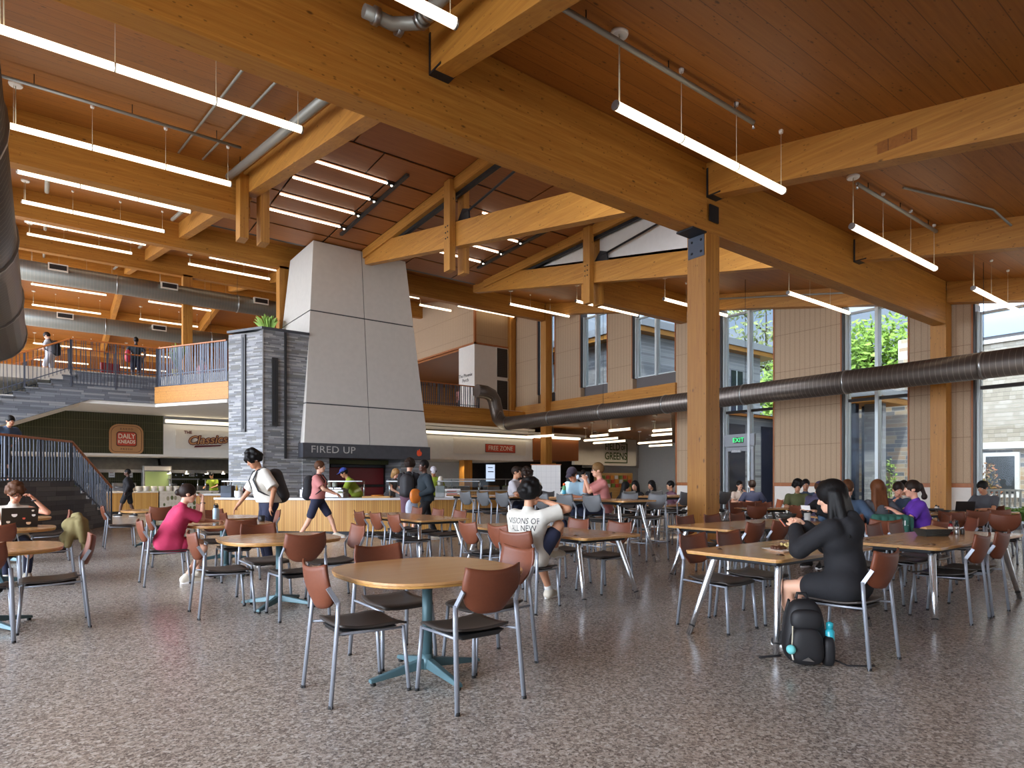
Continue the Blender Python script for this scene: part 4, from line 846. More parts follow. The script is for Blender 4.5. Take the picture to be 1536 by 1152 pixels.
def pipe(label, pts, r, mat='pipe', hang=True, n=10):
    t = thing('sprinkler_pipe', label, 'pipe', pts[0]); o = Vector(pts[0]); P = [Vector(p) - o for p in pts]; MB().tube(P, r, n).build('pipe_run', M[mat], t)
    L = (P[-1] - P[0]).length
    if hang:
        for k in (.12, .5, .88):
            p = P[0].lerp(P[-1], k) if len(P) == 2 else P[0].lerp(P[1], k); w = p + o; h = max(.08, ceil(w.y) - w.z)
            MB().tube([p, p + Vector((0, 0, h))], .008, 6).build('hanger_rod', M['steel'], t)
        e = P[0]; MB().tube([e, e - Vector((0, 0, .09))], .02, 6).build('sprinkler_head', M['chrome'], t)
    return t
pipe('grey sprinkler pipe under the left ceiling between the first two tube rows', [(-.55, 13.7, ceil(13.7) - .2), (3.3, 13.7, ceil(13.7) - .2)], .03)
pipe('thick pale pipe beside the first purlin under the left ceiling', [(3.6, 16.05, ceil(16.05) - .25), (3.6, 7.5, ceil(7.5) - .25)], .085)
pipe('thin conduit nearest the pale pipe under the left ceiling', [(3.0, 15.9, ceil(15.9) - .05), (3.0, 7.5, ceil(7.5) - .05)], .022, hang=False)
pipe('thin conduit farther from the pale pipe under the left ceiling', [(2.5, 15.9, ceil(15.9) - .05), (2.5, 7.5, ceil(7.5) - .05)], .022, hang=False)
pipe('grey sprinkler pipe above the nearest right tube light', [(8.47, 5.32, ceil(5.32) - .14), (4.6, 5.32, ceil(5.32) - .14)], .035)
pipe('grey sprinkler pipe above the second right tube light', [(11.7, 5.3, ceil(5.3) - .14), (15.3, 5.3, ceil(5.3) - .14)], .035)
pipe('grey pipe along the eave beam behind the lone column', [(21.0, 7.6, ceil(7.6) - .2), (21.0, 16.0, ceil(16) - .2)], .03, hang=False)
pipe('bent conduit at the upper right feeding a light canopy', [(12.6, 4.9, ceil(4.9) - .03), (14.0, 4.35, ceil(4.35) - .03), (14.6, 4.1, ceil(4.1) - .04), (14.9, 3.9, ceil(3.9) - .3)], .02, hang=False)
t = thing('pipe_coupling', 'grey grooved pipe elbow above the first girder at the top', 'pipe', (3.55, 6.75, ceil(6.75) - .32)); MB().tube([(0, -2.6, -.3), (0, -.5, -.05), (0, -.2, -.05), (-.25, 0, -.05), (-.6, 0, -.05)], .075, 12).build('elbow', M['pipe'], t)
for x in (-.12, -.42): MB().tube([(x, 0, -.05), (x - .07, 0, -.05)], .1, 12).build('coupling_clamp', M['stain'], t)
for y in (-.45, -.3): MB().tube([(0, y, -.05), (0, y + .07, -.05)], .1, 12).build('coupling_clamp', M['stain'], t)
for u in (-.4, 2.9):
    for v in (20.6, 29.2, 38.4, 41):
        pipe('pale branch pipe under the left ceiling near tube rows, %s at %s' % ('left run' if u < 0 else 'right run', {20.6: 'the third bay', 29.2: 'the fourth bay', 38.4: 'the fifth bay', 41: 'the far bay'}[v]), [(u + .55, v - 3, ceil(v - 3) - .3), (u + .55, v + 2.5, ceil(v + 2.5) - .3)], .06, hang=False)
# ================================================================ FURNITURE
def shell(m, fn, nu, nv, off):      # closed thin shell: fn(a,b) surface, off(a,b) thickness vector
    g0 = len(m.v); w = nv + 1
    A = [Vector(fn(i / nu, j / nv)) for i in range(nu + 1) for j in range(nv + 1)]; B = [p + Vector(off) for p in A]
    fs = [(i * w + j, (i + 1) * w + j, (i + 1) * w + j + 1, i * w + j + 1) for i in range(nu) for j in range(nv)]
    n = len(A); fb = [tuple(reversed([q + n for q in f])) for f in fs]
    rim = [i * w for i in range(nu + 1)] + [nu * w + j for j in range(1, nv + 1)] + [i * w + nv for i in range(nu - 1, -1, -1)] + [j for j in range(nv - 1, 0, -1)]
    fr = [(rim[(k + 1) % len(rim)], rim[k], rim[k] + n, rim[(k + 1) % len(rim)] + n) for k in range(len(rim))]
    m.add(A + B, fs + fb + fr, True); return m
def make_chair(name, cat, sh, backmat, rise=0.):
    t = thing(name, 'x', cat)
    def st(a, b):
        x = (a - .5) * 2; y = b; w = .215 - .03 * (1 - y) ** 3 - .02 * max(0, y - .8) * 5
        return (x * w, -.2 + .44 * y, sh + .012 * x * x - .012 * math.sin(math.pi * y) - .035 * max(0, y - .8) ** 2 * 25 * .6 + .02 * max(0, .25 - y) * 2)
    shell(MB(), st, 10, 12, (0, 0, -.016)).build('seat', M['seat'], t)
    MB().hexa([(-.13, -.17, sh - .06), (.13, -.17, sh - .06), (.15, .17, sh - .045), (-.15, .17, sh - .045)], [(-.17, -.19, sh - .022), (.17, -.19, sh - .022), (.18, .19, sh - .03), (-.18, .19, sh - .03)]).build('seat_pan', M['black'], t, bevel=.01)
    B = sh + .11
    def bk(a, b):
        x = (a - .5) * 2; z = b
        wd = .196 + .016 * math.sin(math.pi * min(1, z * 1.1)) - .05 * (1 - z) ** 3
        top = .262 + .028 * abs(x) ** 2; bot = .045 * abs(x) ** 4
        zz = bot + (top - bot) * z
        return (x * wd * (1 - .012 * z), -.262 + .05 * x * x - zz * .26 - .03 * math.sin(math.pi * z) * .5, B + zz)
    shell(MB(), bk, 14, 9, (0, -.018, 0)).build('backrest', backmat, t)
    for s in (-1, 1):
        MB().tube([(s * .243, -.285, 0), (s * .225, -.235, sh + .06), (s * .221, -.228, sh + .17)], .0135, 8, flat=1.25).build('leg', M['silver'], t)
        bl = MB().beam((s * .221, -.228, sh + .16), (s * .203, -.286, sh + .26), .011, .028, up=(0, 1, .4)); bl.build('back_bracket', M['silver'], t)
        MB().tube([(s * .218, .245, 0), (s * .2, .21, sh - .03)], .0125, 8, flat=1.2).build('leg', M['silver'], t)
        MB().tube([(s * .2, .21, sh - .04), (s * .2, .0, sh - .035), (s * .226, -.236, sh - .02)], .009, 6).build('side_rail', M['silver'], t)
        MB().tube([(s * .2431, -.2853, -.0), (s * .242, -.283, .018)], .0165, 8).tube([(s * .218, .245, 0), (s * .2175, .2435, .018)], .0155, 8).build('foot_cap', M['rubber'], t)
    if sh > .6:
        z = .3; k = z / sh
        P = [Vector((s * (.243 - .015 * k), -.285 + .05 * k, z)) for s in (-1, 1)]; Q = [Vector((s * (.218 - .018 * k), .245 - .035 * k, z)) for s in (-1, 1)]
        MB().tube([P[0], P[1]], .01, 6).tube([Q[0], Q[1]], .012, 6).tube([P[0], Q[0]], .009, 6).tube([P[1], Q[1]], .009, 6).build('footrest', M['silver'], t)
    return t
CH0 = make_chair('dining_chair', 'chair', .45, M['rust']); ST0 = make_chair('bar_stool', 'stool', .735, M['greyback'])
used = {}
def put(proto, u, v, face, label, group):
    o = proto if proto.name not in used else copy_tree(proto); used[proto.name] = 1
    o.location = (u, v, 0); o.rotation_euler = (0, 0, math.atan2(-face[0], face[1])); o['label'] = label; o['group'] = group; return o
DIRS = {'nr': ((0, -1), 'near right'), 'nl': ((-1, 0), 'near left'), 'fl': ((0, 1), 'far left'), 'fr': ((1, 0), 'far right')}
def chair(u, v, face, label, group='rust backed dining chairs'): return put(CH0, u, v, face, label, group)
def stool(u, v, face, label): return put(ST0, u, v, face, label, 'charcoal backed bar stools')
def sq_pts(a, n, k=56, sc=1.): 
    P = []
    for i in range(k):
        th = 2 * math.pi * i / k; c, s = math.cos(th), math.sin(th); P.append((math.copysign(abs(c) ** (2 / n), c) * a * sc, math.copysign(abs(s) ** (2 / n), s) * a * sc))
    return P
def pedestal(label, u, v, arm=0.):
    t = thing('pedestal_table', label, 'table', (u, v, 0), 0, 'rounded pedestal tables')
    P = sq_pts(.6, 2.9); MB().prism(P, .722, .74).build('tabletop', M['maple'], t, bevel=.003)
    MB().prism(sq_pts(.592, 2.9), .704, .7215).build('edge_band', M['edge'], t, bevel=.006)
    MB().lathe([(.14, .69), (.15, .7035), (.02, .7036)][0:2] + [(.15, .7036)], n=20).build('mounting_plate', M['black'], t)
    MB().tube([(0, 0, .1), (0, 0, .7)], .036, 18).build('column', M['teal'], t)
    MB().tube([(0, 0, .05), (0, 0, .15)], [.06, .037], 18).build('hub', M['teal'], t)
    for i in range(4):
        a = arm + i * math.pi / 2; d = Vector((math.cos(a), math.sin(a), 0)); sd = Vector((-d.y, d.x, 0))
        p, q = d * .04, d * .43
        MB().hexa([p - sd * .036 + Vector((0, 0, .055)), q - sd * .024 + Vector((0, 0, .02)), q + sd * .024 + Vector((0, 0, .02)), p + sd * .036 + Vector((0, 0, .055))], [p - sd * .022 + Vector((0, 0, .12)), q - sd * .016 + Vector((0, 0, .045)), q + sd * .016 + Vector((0, 0, .045)), p + sd * .022 + Vector((0, 0, .12))]).build('base_arm', M['teal'], t, bevel=.006)
        g = d * .405; MB().lathe([(.018, 0), (.02, .01), (.014, .025)], (g.x, g.y, 0), 10).build('glide', M['rubber'], t)
    return t
def splay(label, u, v, L, W, along='x', z=.74, name='long_table', group='long tables with splayed aluminium legs', ang=None):
    t = thing(name, label, 'table', (u, v, 0), (0 if along == 'x' else R(90)) if ang is None else ang, group)
    def outline(l, w, r, bulge=.02):
        P = []
        for cx, cy, a0 in ((l - r, w - r, 0), (-l + r, w - r, 90), (-l + r, -w + r, 180), (l - r, -w + r, 270)):
            for i in range(6): a = R(a0 + 18 * i); P.append((cx + r * math.cos(a), cy + r * math.sin(a)))
        return P
    MB().prism(outline(L / 2, W / 2, .07), z - .018, z).build('tabletop', M['maple'], t, bevel=.003)
    MB().prism(outline(L / 2 - .004, W / 2 - .004, .07), z - .028, z - .0185).build('edge_band', M['edge'], t)
    MB().prism(outline(L / 2 - .16, W / 2 - .1, .05), z - .075, z - .0285).build('apron', M['steel'], t, bevel=.008)
    for sx in (-1, 1):
        for sy in (-1, 1):
            a = Vector((sx * (L / 2 - .26), sy * (W / 2 - .15), z - .06)); b = Vector((sx * (L / 2 - .03), sy * (W / 2 - .04), 0.0)); d = b - a
            MB().tube([a + Vector((-sx * .06, -sy * .02, .03)), a, a + d * .06, a + d * .5, b], [.05, .043, .034, .029, .024], 14).build('leg', M['chrome'], t)
            c = a + d * .88; MB().tube([c, c + d * .012], .0285, 14).build('leg_ring', M['rubber'], t)
    return t
# --- rounded pedestal tables, two rows on the left
S = {1: (2.156, 3.858, 0), 2: (2.06, 6.93, R(45)), 3: (2.15, 9.75, R(20)), 4: (2.45, 11.4, 0), 5: (1.9, 15.0, R(30)), 6: (-.42, 7.45, R(35)), 7: (-.43, 10.4, R(10)), 8: (-.45, 13.2, R(45))}
SD = {1: 'the empty rounded table in the foreground', 2: 'the rounded table directly behind the foreground one', 3: 'the rounded table with the pale blue bottle', 4: 'the rounded table reached by the standing person', 5: 'the rounded table behind the woman in the red shirt', 6: 'the nearest rounded table cut by the left edge', 7: 'the rounded table with the stickered laptop', 8: 'the small far rounded table left of the olive jacket'}
for k, (u, v, a) in S.items(): pedestal(SD[k][4:] + ' on a teal pedestal', u, v, a)
def side(k, s, off=.5, sh=0.): (dx, dy), w = DIRS[s]; u, v, _ = S[k]; return chair(u + dx * off - dy * sh, v + dy * off + dx * sh, (-dx, -dy), 'rust chair %s of %s' % (w, SD[k]))
for s in ('nr', 'nl', 'fl', 'fr'): side(1, s)
side(1, 'nr') if False else None
for s, o in (('nr', .55), ('nl', .55), ('fl', .52), ('fr', .6)): side(2, s, o)
side(3, 'nr', .56); side(3, 'fl', .55); side(3, 'nl', .82, .38)
side(4, 'fl', .55); side(4, 'fr', .6); side(4, 'nl', .78)
side(5, 'fr', .55); side(5, 'nr', .6); side(5, 'nl', .6)
side(6, 'fr', .5, -.25); side(6, 'nr', .5, .0); side(7, 'fr', .52); side(7, 'fl', .66); side(7, 'nr', .55); side(8, 'fr', .55)
# --- long tables
splay('long table with the plate of food beside the person in the black hoodie', 5.35, 3.08, 1.64, .9)
splay('long table at the right with the dark bread basket', 7.75, 2.69, 2.5, .92)
splay('long table behind the plate table with a dark bowl and a tumbler', 8.07, 5.11, 2.5, .98)
splay('long table beside the person in the white slogan shirt', 5.05, 6.1, 2.5, .92, 'y')
splay('long table in front of the curved counter', 5.08, 9.8, 2.6, .95, 'y')
chair(4.95, 2.33, (0, 1), 'rust chair carrying the person in the black hoodie')
for i, u in enumerate((5.02, 5.6)): chair(u, 3.5, (0, -1), 'rust chair at the far side of the plate table, %s of two' % ['left', 'right'][i])
for i, u in enumerate((7.18, 7.76)): chair(u, 2.4, (0, 1), 'rust chair at the near side of the bread basket table, %s of two' % ['left', 'right'][i])
for i, u in enumerate((7.2, 7.95, 8.55)): chair(u, 3.12, (0, -1), 'rust chair at the far side of the bread basket table, %s' % ['left behind the hoodie', 'middle of three', 'right of three'][i])
for i, u in enumerate((7.1, 7.68)): chair(u, 4.72, (0, 1), 'rust chair at the near side of the tumbler table, %s of two' % ['left', 'right'][i])
for i, u in enumerate((7.55, 8.2, 8.85)): chair(u, 5.55, (0, -1), 'rust chair at the far side of the tumbler table, %s of three' % ['left', 'middle', 'right'][i])
chair(10.1, 5.0, (-1, 0), 'rust chair at the right end of the tumbler table')
chair(4.16, 5.22, (.94, .33), 'rust chair carrying the person in the white slogan shirt')
for i, v in enumerate((5.95, 6.6)): chair(4.55, v, (1, 0), 'rust chair behind the person in the slogan shirt, %s' % ['nearer one', 'farther one'][i])
for i, v in enumerate((5.5, 6.25)): chair(5.52, v, (-1, 0), 'rust chair across the table from the slogan shirt, %s' % ['right one', 'left one'][i])
for i, v in enumerate((8.75, 9.4, 10.05)): chair(4.6, v, (1, 0), 'rust chair on the near side of the table by the curved counter, %s' % ['right of three', 'middle of three', 'left of three'][i])
for i, v in enumerate((9.25, 10.0, 10.8)): chair(5.52, v, (-1, 0), 'rust chair on the far side of the table by the curved counter, %s' % ['right of three', 'middle of three', 'left of three'][i])
# --- bar height tables and stools
splay('near bar height table with charcoal stools along it', 7.8, 8.2, 2.6, .82, 'y', 1.03, 'high_table', 'bar height tables')
splay('far bar height table at the end of the curved counter', 7.8, 11.15, 2.5, .82, 'y', 1.03, 'high_table', 'bar height tables')
splay('bar height table behind the lone timber column', 11.0, 8.75, 2.2, .82, 'x', 1.03, 'high_table', 'bar height tables')
for i, v in enumerate((7.3, 7.95, 8.58)): stool(7.36, v, (1, 0), 'charcoal stool on the near side of the near bar height table, %s of three' % ['right', 'middle', 'left'][i])
for i, v in enumerate((9.75, 10.4, 11.05)): stool(7.36, v, (1, 0), 'charcoal stool on the near side of the far bar height table, %s of three' % ['right', 'middle', 'left'][i])
for i, v in enumerate((7.25, 7.9, 8.55, 9.15)): stool(8.32, v, (-1, 0), 'charcoal stool on the far side of the near bar height table, %s from the right' % ordn[i])
for i, v in enumerate((10.3, 11.2)): stool(8.4, v, (-1, 0), 'charcoal stool, far side of the far bar height table, %s' % ['under the headphone wearer', 'under the pale grey tee'][i])
for i, u in enumerate((10.4, 11.1, 11.7)): stool(u, 8.3, (0, 1), 'charcoal stool near side of high table behind column, %s from left' % ordn[i])
for i, u in enumerate((10.4, 11.3)): stool(u, 9.25, (0, -1), 'charcoal stool on the far side of the high table behind the column, %s' % ['left', 'right'][i])
# --- tables by the windows
YAW = R(-36.87)
def loc(X, Z): return (.6 * Z + .8 * X, .8 * Z - .6 * X)
def face(fx, fz): return (.6 * fz + .8 * fx, .8 * fz - .6 * fx)
def wtable(X, Z, W, D, lb): u, v = loc(X, Z); return splay(lb, u, v, W, D, ang=YAW, name='window_table', group='tables by the windows')
def wchair(X, Z, fx, fz, lb): u, v = loc(X, Z); return chair(u, v, face(fx, fz), lb)
wtable(6.0, 10.5, 1.7, .85, 'table shared by the group with the person in violet')
wtable(6.75, 13.5, 1.2, .8, 'table in front of the person with the navy cap')
wtable(9.1, 12.55, 1.5, .8, 'table of the person with a laptop at the right window')
wtable(8.0, 11.9, .95, .75, 'table with a white topped shaker left of the laptop table')
wtable(5.6, 14.0, 1.1, .75, 'sunlit table among rust chairs behind the tumbler table')
wtable(6.35, 17.15, 1.2, .7, 'far table of the pair in front of the exit door')
splay('low table glimpsed beyond the bar height tables', 12.75, 10.35, 1.1, .7, name='window_table', group='tables by the windows')
for X, Z, fx, fz, lb in (
    (6.22, 9.5, -.9, .3, 'rust chair under the person in violet'), (5.68, 9.72, .05, 1, 'rust chair draped with a green jacket'), (5.2, 9.75, .45, 1, 'rust chair under the person in the slate blue shirt'), (6.84, 11.2, -.35, -1, 'rust chair under the smiling long haired person facing the viewer'), (7.2, 11.55, -.5, -1, 'rust chair under the person in the white shirt by the fieldstone window'),
    (5.0, 8.6, .2, 1, 'rust chair with its back to the viewer in front of the slate blue shirt'), (5.45, 8.35, -.3, 1, 'rust chair just left of the green jacket, seen from behind'), (6.1, 8.8, -1, .3, 'rust chair turned sideways below the person in violet'),
    (6.12, 13.0, .85, .15, 'rust chair under the person with the navy cap'), (6.55, 14.45, -.35, -1, 'rust chair under the person in olive by the window panel'), (7.05, 15.1, -.3, -1, 'rust chair under the person hidden behind the navy cap'), (6.0, 12.1, .2, 1, 'rust chair back left of the hoodie, in front of the navy cap'),
    (9.65, 12.8, -.85, -.45, 'rust chair under the person with a laptop at the right window'), (8.75, 11.55, .1, 1, 'wide rust chair back in front of the laptop table'), (8.05, 11.1, .1, 1, 'rust chair back below the white topped shaker'), (7.55, 10.6, .8, .5, 'rust chair turned right beside the person in violet'), (7.35, 11.95, 1, .1, 'rust chair left of the shaker table'), (7.8, 10.0, .5, .8, 'rust chair low behind the bread basket'),
    (5.1, 13.3, .1, 1, 'rust chair at the near left of the sunlit table'), (6.0, 13.3, .0, 1, 'rust chair at the near right of the sunlit table'), (5.3, 14.7, 0, -1, 'rust chair at the far left of the sunlit table'), (6.0, 14.7, 0, -1, 'rust chair at the far right of the sunlit table'), (4.7, 14.0, 1, 0, 'rust chair at the left end of the sunlit table'),
    (6.45, 17.9, .05, -1, 'rust chair under the person in the pale blouse'), (6.25, 16.35, .25, 1, 'rust chair under the person in navy by the exit door'), (7.0, 17.1, -1, 0, 'rust chair at the right end of the far table of the exit door pair'), (5.9, 15.9, .1, 1, 'rust chair farther back between the sunlit table and the exit pair'), (6.9, 15.7, -.1, 1, 'rust chair with dark back before the wainscot panel')):
    wchair(X, Z, fx, fz, lb)
# ================================================================ SMALL THINGS ON TABLES
def at(k, dx, dy, z=.74): u, v, _ = S[k]; return (u + dx, v + dy, z)
skyb = plain('pale_blue_enamel', srgb(168, 196, 216), .35)
t = thing('water_bottle', 'tall pale blue insulated bottle with black lid on a pedestal table', 'bottle', pt(324, 784.5, z=.74)); MB().lathe([(.036, 0), (.044, .01), (.044, .19), (.034, .215), (.03, .22)], n=18).build('body', skyb, t); MB().lathe([(.034, .22), (.036, .225), (.036, .25), (.02, .262)], n=16).build('lid', M['black'], t); MB().tube([(-.03, 0, .25), (-.02, 0, .275), (.02, 0, .275), (.03, 0, .25)], .006, 6).build('carry_loop', M['black'], t)
t = thing('coffee_mug', 'dark mug at the right end of the pale blue bottle table', 'mug', at(3, .5, .02)); MB().lathe([(.036, 0), (.04, .005), (.044, .09), (.04, .09), (.036, .01)], n=16).build('cup', M['black'], t); MB().tube([(.042, 0, .07), (.07, 0, .06), (.065, 0, .03), (.04, 0, .02)], .006, 6).build('handle', M['black'], t)
p = pt(308, 783, z=.74); t = thing('tablet', 'pale tablet tilted up in front of the woman in the red shirt', 'tablet', p, R(60)); MB().hexa([(-.1, -.01, 0), (.1, -.01, 0), (.1, 0, 0), (-.1, 0, 0)], [(-.1, .1, .12), (.1, .1, .12), (.1, .112, .12), (-.1, .112, .12)]).build('slab', M['offwhite'], t); MB().hexa([(-.1, .001, 0), (.1, .001, 0), (.1, .006, 0), (-.1, .006, 0)], [(-.1, .113, .12), (.1, .113, .12), (.1, .12, .12), (-.1, .12, .12)]).build('cover', M['rust'], t)
# stickered laptop
t = thing('laptop', 'open black laptop covered in round stickers at the left edge', 'laptop', (-.22, 10.42, .74), R(8)); MB().box(-.19, -.02, 0, .19, .25, .018).build('base', M['black'], t, bevel=.004)
lid = MB().hexa([(-.19, -.02, .018), (.19, -.02, .018), (.19, -.01, .018), (-.19, -.01, .018)], [(-.19, -.1, .26), (.19, -.1, .26), (.19, -.09, .26), (-.19, -.09, .26)]).build('lid', M['black'], t)
for i, (x, z, r, c) in enumerate(((-.06, .17, .03, M['plastic_white']), (.09, .06, .026, plain('sticker_peach', srgb(228, 196, 160), .5)), (.14, .16, .02, M['plastic_white']), (.13, .22, .014, M['offwhite']), (.04, .12, .016, plain('sticker_coral', srgb(214, 96, 76), .5)), (-.12, .08, .02, M['offwhite']))):
    y = -.021 - (z - .018) / .242 * .08; MB().tube([(x, y, z), (x, y - .002, z)], r, 14).build('sticker', c, lid)
t = thing('dinner_plate', 'square white plate with roast meat and pasta on the near long table', 'plate', pt(1178, 826.5, z=.74), R(-20))
MB().hexa([(-.1, -.1, 0), (.1, -.1, 0), (.1, .1, 0), (-.1, .1, 0)], [(-.14, -.14, .018), (.14, -.14, .018), (.14, .14, .018), (-.14, .14, .018)]).build('plate', M['plastic_white'], t, bevel=.004)
meat, pasta = plain('seared_meat', srgb(92, 50, 26), .5, var=.4), plain('pale_pasta', srgb(222, 198, 130), .5, var=.2); rnd = random.Random(4)
m1 = MB(); m2 = MB()
for i in range(9): m1.ball((rnd.uniform(-.1, -.01), rnd.uniform(-.04, .06), .028), .022, 6, (1.3, 1, .8))
for i in range(30): a = rnd.uniform(0, 6.3); x, y = rnd.uniform(.0, .11), rnd.uniform(-.05, .07); m2.tube([(x, y, .025 + rnd.uniform(0, .03)), (x + .02 * math.cos(a), y + .02 * math.sin(a), .03 + rnd.uniform(0, .035))], .009, 6)
m1.build('meat', meat, t); m2.build('pasta', pasta, t)
t = thing('bread_basket', 'dark woven basket lined with brown paper on the right long table', 'basket', pt(1399, 804, z=.74), YAW + R(8))
MB().hexa([(-.13, -.06, 0), (.13, -.06, 0), (.13, .06, 0), (-.13, .06, 0)], [(-.17, -.09, .08), (.17, -.09, .08), (.17, .09, .08), (-.17, .09, .08)]).build('basket_body', plain('dark_wicker', srgb(58, 56, 50), .7, var=.4), t)
wv = MB()
for k in range(5):
    z = .012 + k * .016; f = .13 + .04 * z / .08; g_ = .06 + .03 * z / .08; wv.tube([(-f, -g_ - .002, z), (f, -g_ - .002, z)], .006, 6).tube([(-f, g_, z), (f, g_, z)], .006, 6)
wv.build('weave', MATS['dark_wicker'], t); MB().hexa([(-.12, -.07, .07), (.12, -.07, .07), (.13, .08, .07), (-.11, .08, .07)], [(-.1, -.02, .1), (.13, -.06, .085), (.05, .08, .115), (-.08, .06, .095)]).build('paper_liner', plain('kraft_paper', srgb(206, 160, 112), .7), t)
def shaker(p, lb, c, cap, h=.1, r=.022, lbl=None, cat='condiment'):
    t = thing('condiment_bottle', lb, cat, p, 0, 'table condiments'); MB().lathe([(r * .9, 0), (r, .006), (r, h * .65), (r * .6, h * .8)], n=14).build('bottle', c, t); MB().lathe([(r * .62, h * .8), (r * .62, h), (r * .4, h * 1.02)], n=12).build('cap', cap, t)
    if lbl: MB().lathe([(r * 1.03, h * .2), (r * 1.03, h * .55)], n=14).build('label', lbl, t)
    return t
bx, by, bz = pt(1426, 801, z=.74)
shaker((bx, by, bz), 'small red labelled sauce bottle right of the bread basket', M['red'], M['black'], .15, .024, M['offwhite'])
shaker((bx + .09, by - .03, bz), 'small dark sauce bottle with white label right of the bread basket', M['black'], M['black'], .15, .024, M['offwhite'])
shaker((bx + .0, by - .06, bz), 'clear salt shaker in front of the red sauce bottle', M['stain'], M['chrome'], .08); shaker((bx + .08, by - .09, bz), 'clear pepper shaker in front of the dark sauce bottle', M['seat'], M['chrome'], .08)
t = thing('serving_bowl', 'dark wire bowl on the tumbler table', 'bowl', pt(1181, 779, z=.74)); MB().lathe([(.06, 0), (.11, .03), (.14, .09), (.132, .09), (.1, .035), (.05, .01)], n=20).build('bowl', MATS['dark_wicker'], t)
t = thing('tumbler', 'clear ribbed tumbler of iced water beside the dark wire bowl', 'glass', pt(1211, 786, z=.74)); MB().lathe([(.034, 0), (.04, .005), (.046, .155), (.043, .155), (.037, .01)], n=16).build('glass', plain('frosted_tumbler', srgb(206, 206, 202), .15, Alpha=.55), t); MB().lathe([(.03, .01), (.038, .12), (.0, .12)], n=14).build('ice_water', plain('ice_water', srgb(196, 200, 200), .2, Alpha=.7), t)
def laptop(p, rz, lb, c='black'):
    t = thing('laptop', lb, 'laptop', p, rz); MB().box(-.16, 0, 0, .16, .22, .016).build('base', M[c], t, bevel=.004); MB().hexa([(-.16, -.012, .016), (.16, -.012, .016), (.16, 0, .016), (-.16, 0, .016)], [(-.16, -.09, .2), (.16, -.09, .2), (.16, -.08, .2), (-.16, -.08, .2)]).build('lid', M[c], t); return t
u, v = loc(9.0, 12.5); laptop((u, v, .74), R(-60), 'dark laptop used at the table by the right window', 'darkframe' if False else 'black')
u, v = loc(6.45, 13.4); laptop((u, v, .74), R(-20), 'black laptop by the person in olive')
u, v = loc(8.5, 12.6); shaker((u, v, .74), 'white topped shaker left of the right window laptop', M['plastic_white'], M['black'], .12, .03); u, v = loc(8.65, 12.75); shaker((u, v, .74), 'clear pepper shaker beside the right window laptop', M['stain'], M['black'], .1)
u, v = loc(7.75, 11.8); shaker((u, v, .74), 'white shaker with black lid on the small table', M['plastic_white'], M['black'], .12, .03)
u, v = loc(8.2, 11.95); t = thing('serving_bowl', 'dark low bowl on the table with the white topped shaker', 'bowl', (u, v, .74)); MB().lathe([(.08, 0), (.14, .05), (.13, .05), (.07, .012)], n=18).build('bowl', M['black'], t)
u, v = loc(8.35, 12.4); t = thing('serving_bowl', 'black bowl in front of the right window laptop', 'bowl', (u, v, .74)); MB().lathe([(.08, 0), (.15, .06), (.14, .06), (.07, .012)], n=18).build('bowl', M['black'], t)
tealb = plain('teal_bottle', srgb(60, 160, 190), .3)
t = thing('sports_bottle', 'teal sports bottle with orange lid on the near bar height table', 'bottle', (7.95, 8.95, 1.03)); MB().lathe([(.036, 0), (.038, .12), (.03, .16)], n=16).build('body', tealb, t); MB().lathe([(.034, .12), (.036, .2), (.02, .23)], n=14).build('sleeve', plain('bottle_green', srgb(90, 160, 110), .4), t); MB().lathe([(.026, .23), (.028, .26), (.012, .275)], n=12).build('lid', plain('orange_lid', srgb(230, 100, 50), .4), t)
u, v = loc(6.15, 10.3); t = thing('drink_carton', 'pale blue paper cup on the group table', 'cup', (u, v, .74)); MB().lathe([(.03, 0), (.042, .16), (.038, .16), (.027, .01)], n=14).build('cup', skyb, t)
u, v = loc(5.7, 10.5); t = thing('food_tray', 'white paper food tray on the group table', 'tray', (u, v, .74), YAW); MB().hexa([(-.1, -.07, 0), (.1, -.07, 0), (.1, .07, 0), (-.1, .07, 0)], [(-.13, -.1, .04), (.13, -.1, .04), (.13, .1, .04), (-.13, .1, .04)]).build('tray', M['plastic_white'], t); MB().ball((0, 0, .04), .05, 6, (1.4, 1, .5)).build('food', gf, t)
# --- backpack on the floor by the hoodie
t = thing('backpack', 'black backpack standing on the floor against the hoodie wearer chair', 'backpack', pt(1207, 995, z=0), YAW + R(-12))
bkm = plain('black_nylon', srgb(24, 24, 27), .6, var=.2)
def puff(w, d, h, sx=1.): return lambda a, b: None
def blob(name, par, mat, c, r, p=2.6, n=18, taper=0., **tg):
    m = MB(); c = Vector(c); vs = []
    def f(a, b):
        th = a * 2 * math.pi; ph = (b - .5) * math.pi; sg = lambda x: math.copysign(abs(x) ** (2 / p), x)
        z = sg(math.sin(ph)); k = 1 - taper * (z + 1) / 2
        return (c.x + r[0] * sg(math.cos(th)) * abs(math.cos(ph)) ** (2 / p) * k, c.y + r[1] * sg(math.sin(th)) * abs(math.cos(ph)) ** (2 / p) * k, c.z + r[2] * z)
    m.grid(f, n * 2, n); return m.build(name, mat, par, **tg)
blob('main_body', t, bkm, (0, .03, .235), (.165, .12, .235), 3.2, taper=.28); blob('front_pocket', t, bkm, (-.01, -.085, .15), (.13, .06, .135), 3, taper=.2); blob('upper_pocket', t, bkm, (0, -.055, .33), (.11, .05, .08), 2.8)
blob('side_pocket', t, bkm, (.15, -.01, .11), (.045, .085, .11), 3.4); MB().tube([(-.04, .09, .46), (-.03, .1, .5), (.03, .1, .5), (.04, .09, .46)], .012, 8).build('grab_handle', bkm, t)
